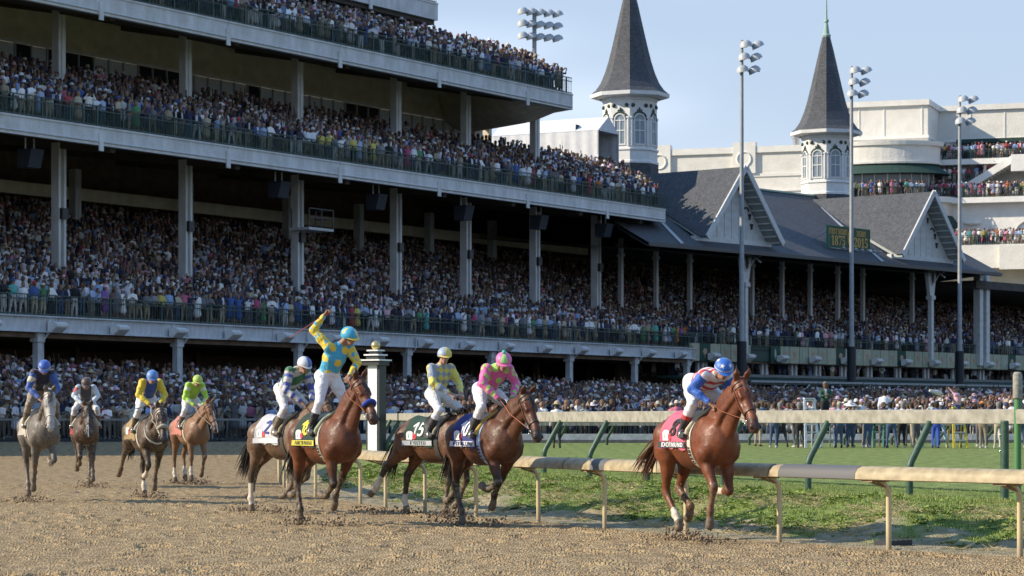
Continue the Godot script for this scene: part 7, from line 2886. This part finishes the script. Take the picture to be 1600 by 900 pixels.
func front_d(x: float) -> float:
	# depth of the stands' fronts at x
	return minf(121.2 + (x + 24.24) * 0.8509 / 0.5254, 181.5 + (x - 12.93) * 0.7689 / 0.6386) if x > -24 else 121.2 + (x + 24.24) * 0.8509 / 0.5254

func apron_y(x: float, d: float) -> float:
	var f := fence_d(x)
	return 0.5 + 1.75 * clampf((d - f) / maxf(front_d(x) - f, 6.0), 0.0, 1.3)

var outfits := []            # ready-dressed meshes for the mass: [mesh]
const HUES := {"navy": [0, 1, 21], "black": [2, 3, 23], "white": [4, 5, 6], "pale blue": [7, 8], "pink": [9, 22], "red": [10, 11], "khaki": [12, 13], "grey": [14, 15], "teal": [16], "yellow": [17], "orange": [18], "purple": [19], "green": [20]}

func crowd_section(called: String, label: String, spots: Array, rng: RandomNumberGenerator, m: Material, bright := false) -> void:
	# spots: Transform3D of each person; one object for the whole mass
	var o := thing(called, label, "crowd")
	o.set_meta("kind", "stuff")
	var by := []
	for i in outfits.size(): by.append([[], []])
	for t: Transform3D in spots:
		var k := rng.randi_range(38, 51) if bright and rng.randf() < 0.6 else rng.randi() % 38
		by[k][0].append(t)
		var l := rng.randf_range(0.55, 1.15) if not bright else rng.randf_range(0.8, 1.2)
		by[k][1].append(Color(l * rng.randf_range(0.92, 1.08), l, l * rng.randf_range(0.92, 1.1)))
	for i in outfits.size():
		if by[i][0].size():
			many("spectators", outfits[i], m, by[i][0], by[i][1], o)

func standing(at: Transform3D, x: float, y: float, z: float, rng: RandomNumberGenerator, face := 0.0, spread := 0.35) -> Transform3D:
	var s := rng.randf_range(0.93, 1.07)
	return at * Transform3D(Basis(Vector3.UP, face + rng.randfn() * spread).scaled(Vector3(s, s, s)), Vector3(x, y, z))

func rows_of(at: Transform3D, n: int, first: int, z0: float, dz: float, y0: float, dy: float, x0: float, x1: float, k: float, gap: float, rng: RandomNumberGenerator, face := -0.25, fill := 0.93) -> Array:
	var out := []
	for i in range(first, n):
		var x := x0 + rng.randf() * gap
		var end := x1 + k * (i * dz)
		while x < end:
			if rng.randf() < fill * (1.0 if i < 1 else clampf(1.05 + 0.5 * clump.get_noise_2d(x * 0.05, i * 0.1), 0.6, 1.0)):
				out.append(standing(at, x, y0 + dy * i, z0 - dz * i + rng.randf_range(-0.12, 0.12), rng, face))
			x += gap * rng.randf_range(0.8, 1.25)
	return out

func hue_name(c: Color) -> String:
	for k in HUES:
		for i in HUES[k]:
			if TOPS[i].is_equal_approx(c): return k
	return "plain"

func hat_name(o: Dictionary) -> String:
	if o.hat == 0: return "bare head"
	var c: Color = o.hat_color
	var l := c.get_luminance()
	var n := "straw" if c.is_equal_approx(HATS[2]) else ("white" if l > 0.5 else ("dark" if l < 0.08 and c.r < 0.1 else ("pink" if c.b > 0.15 else "red")))
	return "%s %s" % [n, ["", "cap", "brimmed hat", "wide hat"][o.hat]]

const DOING := ["arms down", "hands clasped", "holding up a phone", "one arm raised", "hand at mouth", "leaning on the rail", "hands on hips", "both arms up", "clapping", "shading the eyes"]
const NTH := ["first", "second", "third", "fourth", "fifth", "sixth", "seventh", "eighth", "ninth"]

func individual(at: Transform3D, where: String, group: String, rng: RandomNumberGenerator, m: Material, pose_no := -1, fixed := {}) -> MeshInstance3D:
	var pn := rng.randi() % 10 if pose_no < 0 else pose_no
	var o := outfit(rng, pn)
	for k in fixed: o[k] = fixed[k]
	var p := obj("person", dressed(pn, o), m, self)
	p.transform = at
	var wear := "dress" if pn in [1, 4, 7] else ("jacket" if o.jacket else "shirt")
	tag(p, "%s %s, %s, %s, %s" % [hue_name(o.top), wear, hat_name(o), DOING[pn], where], "person", group)
	return p

func build_crowds() -> void:
	var rng := RandomNumberGenerator.new()
	rng.seed = 21
	make_people(0.042)
	for i in 36:
		var pn := [0, 1, 2, 5, 6, 8, 9, 4, 3, 2, 8, 1][i % 12] as int
		var o := outfit(rng, pn)
		o.top = TOPS[[0, 4, 2, 1, 7, 3, 5, 0, 14, 6, 2, 8, 1, 4, 23, 0, 10, 3, 5, 13, 1, 6, 2, 22, 4, 0, 8, 3, 9, 5, 1, 21, 7, 2, 12, 4][i]]
		o.hat_color = HATS[[1, 0, 3, 1, 6, 0, 2, 1, 5][i % 9]]
		o.jacket = pn not in [1, 4, 7] and o.top.get_luminance() < 0.12 and i % 3 != 0
		outfits.append(dressed(pn, o))
	outfits.append(dressed(3, outfit(rng, 3))); outfits.append(dressed(7, outfit(rng, 7)))
	for i in 14:
		var pn: int = [1, 4, 0, 6, 8, 2, 5][i % 7]
		var o := outfit(rng, pn)
		o.top = TOPS[[11, 22, 17, 4, 10, 18, 7, 9, 5, 16, 10, 22, 6, 8][i]]
		o.jacket = false
		outfits.append(dressed(pn, o))
	var m := vcol("spectator_clothes", 0.85, 0.2)
	# individuals along the rails
	var x := -5.0
	while x < 70.3:
		var bay := clampi(BAYS.filter(func(b): return b < x).size() - 3, 0, 7)
		individual(standing(stand_at, x, 6.40, -0.42, rng, -0.2), "at %s bay of lower balcony" % NTH[bay], "people along the lower balcony rail", rng, m)
		x += rng.randf_range(0.45, 0.8)
	x = -2.6
	while x < 66.2:
		var bay := clampi(BAYS.filter(func(b): return b < x).size() - 3, 0, 7)
		individual(standing(stand_at, x, 15.95, -0.45, rng, -0.2), "at %s bay of middle balcony" % NTH[bay], "people along the middle balcony rail", rng, m)
		x += rng.randf_range(0.5, 0.85)
	# the packed rows behind them
	crowd_section("crowd", "dense crowd on the raked floor of the lower balcony", rows_of(stand_at, 22, 1, -0.45, 0.80, 6.40, 0.30, -9.0, 70.4, 0.55, 0.5, rng), rng, m)
	crowd_section("crowd", "crowd standing in rows on the middle balcony", rows_of(stand_at, 9, 1, -0.45, 0.85, 15.95, 0.34, -3.0, 66.2, 1.1, 0.52, rng), rng, m)
	crowd_section("crowd", "crowd standing along the top balcony against the sky", rows_of(stand_at, 6, 0, -0.45, 0.85, 22.55, 0.38, 0.0, 53.4, 0.4, 0.5, rng), rng, m)
	crowd_section("crowd", "dense dim crowd under the slate roof of the spired stand", rows_of(club_at, 22, 0, -0.45, 0.82, 6.55, 0.27, -15.0, 54.0, 1.35, 0.5, rng), rng, m)
	crowd_section("crowd", "people in the boxes between the green canopy and the hung banners", rows_of(club_at, 5, 0, -1.3, 0.9, 4.1, 0.15, -0.8, 54.0, 0.0, 0.62, rng, -0.2, 0.75), rng, m)
	# the apron between the fence and the stands
	var mb := MB.new()
	var rows := []
	for j in 25:
		var row := []
		for i in 41:
			var xx := lerpf(-60.0, 60.0, i / 40.0)
			var d := lerpf(fence_d(xx), maxf(front_d(xx) + 12.0, fence_d(xx) + 8.0), j / 24.0)
			row.append(Vector3(xx, apron_y(xx, d), -d))
		rows.append(row)
	mb.grid(rows)
	tag(obj("apron", mb, worn("apron_asphalt", Color(0.07, 0.07, 0.072), 0.95, 0.3, 0.3)), "paved apron sloping up from the fence to the stands", "pavement", "", "structure")
	var spots := []
	for i in 5200:
		var xx := rng.randf_range(-33.0, 46.0)
		var f := fence_d(xx)
		var far := front_d(xx) + 5.0
		if xx > 12.93: far = front_d(xx) - 1.5 - 7.5
		if far < f + 1.0: far = f + 3.0
		var d := f + 0.5 + (far - f - 0.5) * pow(rng.randf(), 1.25)
		if xx < -800.0 / 4000.0 * d - 2.0 or xx > 0.21 * d: continue
		spots.append(standing(Transform3D.IDENTITY, xx, apron_y(xx, d), -d, rng, 0.2, 0.6))
	crowd_section("crowd", "packed crowd on the apron below the balconies", spots, rng, m)
	# clubhouse terraces
	spots = []
	spots.append_array(rows_of(far_at, 4, 0, -2.3, 1.0, 30.0, 0.0, 0.8, 14.0, 0.0, 0.46, rng, 0.2, 0.92))
	spots.append_array(rows_of(far_at, 3, 0, 0.6, 1.2, 25.5, 0.0, -9.6, 14.0, 0.0, 0.46, rng, 0.2, 0.92))
	spots.append_array(rows_of(far_at, 3, 0, 3.8, 1.2, 20.1, 0.0, 2.2, 14.0, 0.0, 0.46, rng, 0.2, 0.95))
	spots.append_array(rows_of(far_at, 2, 0, -2.2, 1.0, 27.4, 0.0, 0.6, 4.4, 0.0, 0.5, rng, 0.2, 0.9))
	for i in 90:
		var a := lerpf(0.12, PI - 0.12, rng.randf())
		var rr := rng.randf_range(6.5, 8.1)
		spots.append(standing(far_at, -5.2 + cos(a) * rr, 25.6, -0.5 + sin(a) * rr * 0.62, rng, 0.2))
	for i in 26:
		var t := rng.randf()
		spots.append(standing(far_at, 4.4 + t * 4.8, 27.2 + t * 2.7, -3.0 + rng.randf_range(-1.0, 0.8), rng))
		if i < 14: spots.append(standing(far_at, 0.0 + t * 1.4, 25.5 + t * 1.4, -1.4 - rng.randf() * 2.0, rng))
	crowd_section("crowd", "crowd on the sunlit terraces and stair of the clubhouse", spots, rng, m, true)
	spots = []
	for i in 6: spots.append(standing(Transform3D(Basis(Vector3.UP, -0.5), Vector3(4.75, 19.5, -185.2)), rng.randf_range(-1.0, 2.2), 0.0, rng.randf_range(-1.5, 1.5), rng, PI / 2))
	for i in 6:
		var t: Transform3D = spots[i]
		individual(t, "in the open end of the white tent", "people inside the tent", rng, m, [0, 6, 5, 8, 9, 2][i], {"top": TOPS[16], "hat": 0, "jacket": false})
	fences()
	press(rng, m)

func fences() -> void:
	# dark mesh fence with a pale top rail before the crowd
	var o := thing("crowd_fence", "dark mesh fence with a pale top rail in front of the apron crowd", "fence")
	var pale := worn("fence_pale", Color(0.24, 0.25, 0.25), 0.5, 0.2, 0.5)
	var dark := mat("fence_dark", Color(0.02, 0.03, 0.03), 0.6)
	var x := -34.0
	while x < 46.0:
		var d := fence_d(x); var d1 := fence_d(x + 2.5)
		var a := Vector3(x, 0.5, -d); var b := Vector3(x + 2.5, 0.5, -d1)
		var mb := MB.new()
		mb.box(a + Vector3(0, 0.45, 0), Vector3(0.07, 1.1, 0.07))
		obj("post", mb, dark, o)
		mb = MB.new()
		mb.beam(a + Vector3(0, 1.0, 0), b + Vector3(0, 1.0, 0), 0.06, 0.09)
		obj("top_rail", mb, pale, o)
		mb = MB.new()
		for i in 22:
			var q := a.lerp(b, i / 22.0)
			mb.box(q + Vector3(0, 0.5, 0), Vector3(0.022, 0.9, 0.022))
		mb.beam(a + Vector3(0, 0.12, 0), b + Vector3(0, 0.12, 0), 0.03, 0.05)
		obj("bars", mb, dark, o).set_meta("kind", "stuff")
		x += 2.5
	# low white kerb wall beyond the turf, and the far rail
	var w := thing("low_wall", "low white wall along the far edge of the turf course", "wall")
	var wm := worn("low_wall_white", Color(0.62, 0.63, 0.65), 0.8, 0.2, 0.4)
	x = -8.0
	while x < 48.0:
		var mb := MB.new()
		mb.bx(x, x + 3.98, 0.2, 0.88, -111.3, -111.0)
		obj("wall_section", mb, wm, w)
		mb = MB.new()
		mb.bx(x, x + 3.98, 0.2, 0.62, -110.99, -110.9)
		obj("wall_foot", mb, worn("low_wall_foot", Color(0.16, 0.16, 0.16), 0.9, 0.2, 0.4), w)
		x += 4.0
	var r := thing("far_rail", "white rail on slanting dark green posts beyond the turf course", "rail")
	var white := worn("weathered_white_rail", Color(0.40, 0.385, 0.33), 0.7, 0.3, 0.7)
	var green := worn("green_post_paint", Color(0.055, 0.125, 0.085), 0.5, 0.3, 1.5)
	x = -6.0
	while x < 34.0:
		var mb := MB.new()
		mb.bx(x, x + 3.98, 1.25, 1.42, -107.2, -107.0)
		obj("rail_board", mb, white, r)
		for xx in [x, x + 2.0]:
			mb = MB.new()
			mb.tube([Vector3(xx, 0.2, -107.9), Vector3(xx, 0.7, -107.9), Vector3(xx + 0.3, 1.28, -107.2)], [0.06], 8)
			obj("post", mb, green, r)
		x += 4.0

func ladder(at: Vector3, turn: float, c: Color, high: float, label: String) -> void:
	var o := thing("stepladder", label, "stepladder", at, turn)
	var m := mat("ladder_%d" % int(c.r * 100 + c.b * 10), c, 0.4)
	var steps := int(high / 0.3)
	for s in [-1.0, 1.0]:
		var mb := MB.new()
		mb.beam(Vector3(s * 0.26, 0, 0.42), Vector3(s * 0.17, high, 0.04), 0.06, 0.09, Vector3.RIGHT)
		obj("front_rail", mb, m, o)
		mb = MB.new()
		mb.beam(Vector3(s * 0.26, 0, -0.45), Vector3(s * 0.18, high - 0.05, -0.02), 0.04, 0.05, Vector3.RIGHT)
		obj("rear_leg", mb, m, o)
	for i in range(1, steps + 1):
		var t := i * 0.3 / high
		var mb := MB.new()
		mb.box(Vector3(0, i * 0.3, lerpf(0.42, 0.04, t)), Vector3(lerpf(0.5, 0.34, t), 0.045, 0.11))
		obj("step", mb, mat("ladder_step", Color(0.55, 0.56, 0.57), 0.4), o)
	var mb := MB.new()
	mb.box(Vector3(0, high + 0.02, 0.02), Vector3(0.42, 0.05, 0.22))
	obj("top_cap", mb, m, o)

func press(rng: RandomNumberGenerator, m: Material) -> void:
	var jeans := Color(0.05, 0.08, 0.16)
	var folk := [
		# x px-free world spots: x, depth, facing, pose, fixed clothes, where
		[9.95, 97.5, 2.9, 0, {"top": TOPS[13], "bottom": jeans, "hat": 0, "jacket": false}, "bending at the far rail, left end of the press line"],
		[10.4, 98.5, 3.2, 6, {"top": TOPS[14], "bottom": BOTTOMS[2], "hat": 0, "jacket": false}, "left end of the press line"],
		[10.95, 97.0, 3.1, 0, {"top": TOPS[0], "bottom": BOTTOMS[3], "hat": 0, "jacket": false}, "in a numbered press bib by the white stepladder"],
		[11.6, 98.0, 2.7, 5, {"top": TOPS[15], "bottom": BOTTOMS[4], "hat": 0, "jacket": false}, "right of the white stepladder"],
		[12.4, 97.2, 3.3, 0, {"top": TOPS[8], "bottom": jeans, "hat": 1, "jacket": false}, "second right of the white stepladder"],
		[13.0, 98.6, 0.2, 9, {"top": TOPS[6], "bottom": jeans, "hat": 3, "hat_color": HATS[1], "jacket": false}, "under the slanting posts of the turf rail"],
		[13.5, 97.4, 3.0, 0, {"top": TOPS[1], "bottom": jeans, "hat": 0, "jacket": false}, "carrying a bag at the press line"],
		[14.4, 97.0, 3.0, 6, {"top": TOPS[7], "bottom": jeans, "hat": 0, "jacket": false}, "left of the green stepladder"],
		[14.9, 98.0, 3.3, 0, {"top": TOPS[5], "bottom": BOTTOMS[3], "hat": 0, "jacket": false}, "right of the green stepladder"],
		[15.4, 97.5, 0.4, 2, {"top": TOPS[14], "bottom": BOTTOMS[4], "hat": 0, "jacket": false}, "between the two ladders"],
		[15.95, 96.5, 2.8, 8, {"top": Color(0.03, 0.08, 0.45), "bottom": Color(0.03, 0.08, 0.45), "hat": 0, "jacket": false}, "all in royal blue left of the yellow ladder"],
		[17.3, 98.0, 3.0, 0, {"top": TOPS[21], "bottom": jeans, "hat": 0, "jacket": false}, "right of the yellow ladder"],
		[17.5, 95.0, 2.6, 9, {"top": TOPS[0], "bottom": BOTTOMS[7], "hat": 1, "hat_color": Color(0.6, 0.2, 0.05), "jacket": false}, "striding on the turf edge"],
		[18.3, 96.0, 3.0, 6, {"top": TOPS[13], "bottom": BOTTOMS[1], "hat": 0, "jacket": false}, "near the green marker pole"],
		[18.7, 97.5, 3.4, 0, {"top": TOPS[1], "bottom": BOTTOMS[6], "hat": 0, "jacket": false}, "beside the green marker pole"],
		[19.3, 97.0, 3.0, 5, {"top": TOPS[15], "bottom": jeans, "hat": 1, "hat_color": HATS[3], "jacket": false}, "right of the green marker pole"],
		[19.9, 98.5, 0.3, 2, {"top": TOPS[2], "bottom": BOTTOMS[3], "hat": 0, "jacket": false}, "at the right edge of the press line"],
	]
	for i in 9:
		var px := rng.randf_range(9.8, 19.6)
		var who: String = ["at the far rail behind the press line", "with a bag behind the press line", "between two photographers"][i % 3]
		folk.append([px, rng.randf_range(99.2, 103.0), rng.randf_range(2.4, 3.9) if i % 3 else 0.3, [2, 8, 5, 9, 0, 6][i % 6], {"jacket": i % 2 == 0}, who])
	for q in folk:
		var p := individual(Transform3D(Basis.from_euler(Vector3(rng.randf_range(-0.03, 0.13), q[2], rng.randf_range(-0.06, 0.06))), Vector3(q[0], height(q[0], q[1]) + 0.01, -q[1])), q[5], "photographers and press beyond the turf", rng, m, q[3], q[4])
		p.set_meta("label", p.get_meta("label").replace(", bare head", "").replace("plain ", "blue "))
	# three who stand above the others on ladders
	ladder(Vector3(11.25, 0.44, -97.0), 0.2, Color(0.60, 0.63, 0.66), 1.85, "white stepladder standing left of the person in the striped shirt")
	ladder(Vector3(14.1, 0.44, -98.4), 2.8, Color(0.05, 0.20, 0.14), 0.9, "low green stepladder on the turf edge")
	ladder(Vector3(12.2, 0.44, -99.5), 0.1, Color(0.35, 0.40, 0.44), 1.2, "grey stepladder under the person in the striped shirt")
	ladder(Vector3(16.75, 0.44, -96.3), 0.15, Color(0.62, 0.48, 0.04), 1.5, "yellow stepladder under the person in pink")
	ladder(Vector3(16.2, 0.44, -98.0), 0.5, Color(0.30, 0.42, 0.50), 1.5, "blue grey stepladder behind the yellow one")
	individual(Transform3D(Basis(Vector3.UP, 0.2), Vector3(12.15, 1.22, -99.4)), "on the grey stepladder", "", rng, m, 8, {"top": Color(0.02, 0.075, 0.045), "bottom": BOTTOMS[3], "hat": 0, "jacket": true}).set_meta("label", "dark green jacket over white, standing on a ladder above the rail")
	individual(Transform3D(Basis(Vector3.UP, -1.3), Vector3(16.75, 1.05, -96.3)), "on the yellow stepladder", "", rng, m, 2, {"top": TOPS[22], "bottom": jeans, "hat": 1, "hat_color": HATS[3], "jacket": false}).set_meta("label", "pink shirt and dark cap, aiming a camera from the yellow ladder")
	individual(Transform3D(Basis(Vector3.UP, 3.0), Vector3(15.0, 0.96, -103.0)), "raised", "", rng, m, 0, {"top": TOPS[6], "bottom": jeans, "hat": 0, "jacket": false}).set_meta("label", "pale shirt seen from behind, standing high above the apron crowd")
	var st := thing("camera_stand", "small raised stand under the person in the pale shirt", "platform", Vector3(15.0, 0.44, -103.0))
	var mb := MB.new()
	mb.bx(-0.5, 0.5, 0.44, 0.51, -0.4, 0.4)
	obj("floor", mb, mat("ladder_step", Color(0.55, 0.56, 0.57), 0.4), st)
	for q in [[-0.45, -0.35], [0.45, -0.35], [-0.45, 0.35], [0.45, 0.35]]:
		mb = MB.new()
		mb.box(Vector3(q[0], 0.22, q[1]), Vector3(0.05, 0.44, 0.05))
		obj("leg", mb, mat("ladder_step", Color(0.55, 0.56, 0.57), 0.4), st)
	# a long pale lens on a tripod head beside the person in pink
	var c := thing("camera", "long pale lens camera beside the person in pink on the ladder", "camera", Vector3(16.05, 2.55, -96.2), 0.5)
	mb = MB.new()
	mb.lathe([Vector2(0.001, -0.28), Vector2(0.10, -0.28), Vector2(0.10, -0.1), Vector2(0.07, 0.0), Vector2(0.055, 0.25), Vector2(0.001, 0.25)], 12, Transform3D(Basis(Vector3.BACK, PI / 2 - 0.2), Vector3(-0.2, 0, 0)))
	obj("lens", mb, mat("lens_white", Color(0.6, 0.6, 0.58), 0.4), c)
	mb = MB.new()
	mb.box(Vector3(0.16, 0.03, 0), Vector3(0.16, 0.14, 0.12), Basis(Vector3.BACK, -0.2))
	obj("camera_body", mb, mat("camera_black", Color(0.015, 0.015, 0.016), 0.5), c)
	# the lone attendant seen from behind by the turf rail
	individual(Transform3D(Basis(Vector3.UP, 3.1), Vector3(1.7, height(1.7, 97.0), -97.0)), "from behind", "", rng, m, 0, {"top": TOPS[6], "bottom": BOTTOMS[3], "hat": 2, "hat_color": HATS[2], "jacket": false}).set_meta("label", "attendant in white top and straw hat, seen from behind at the far rail")
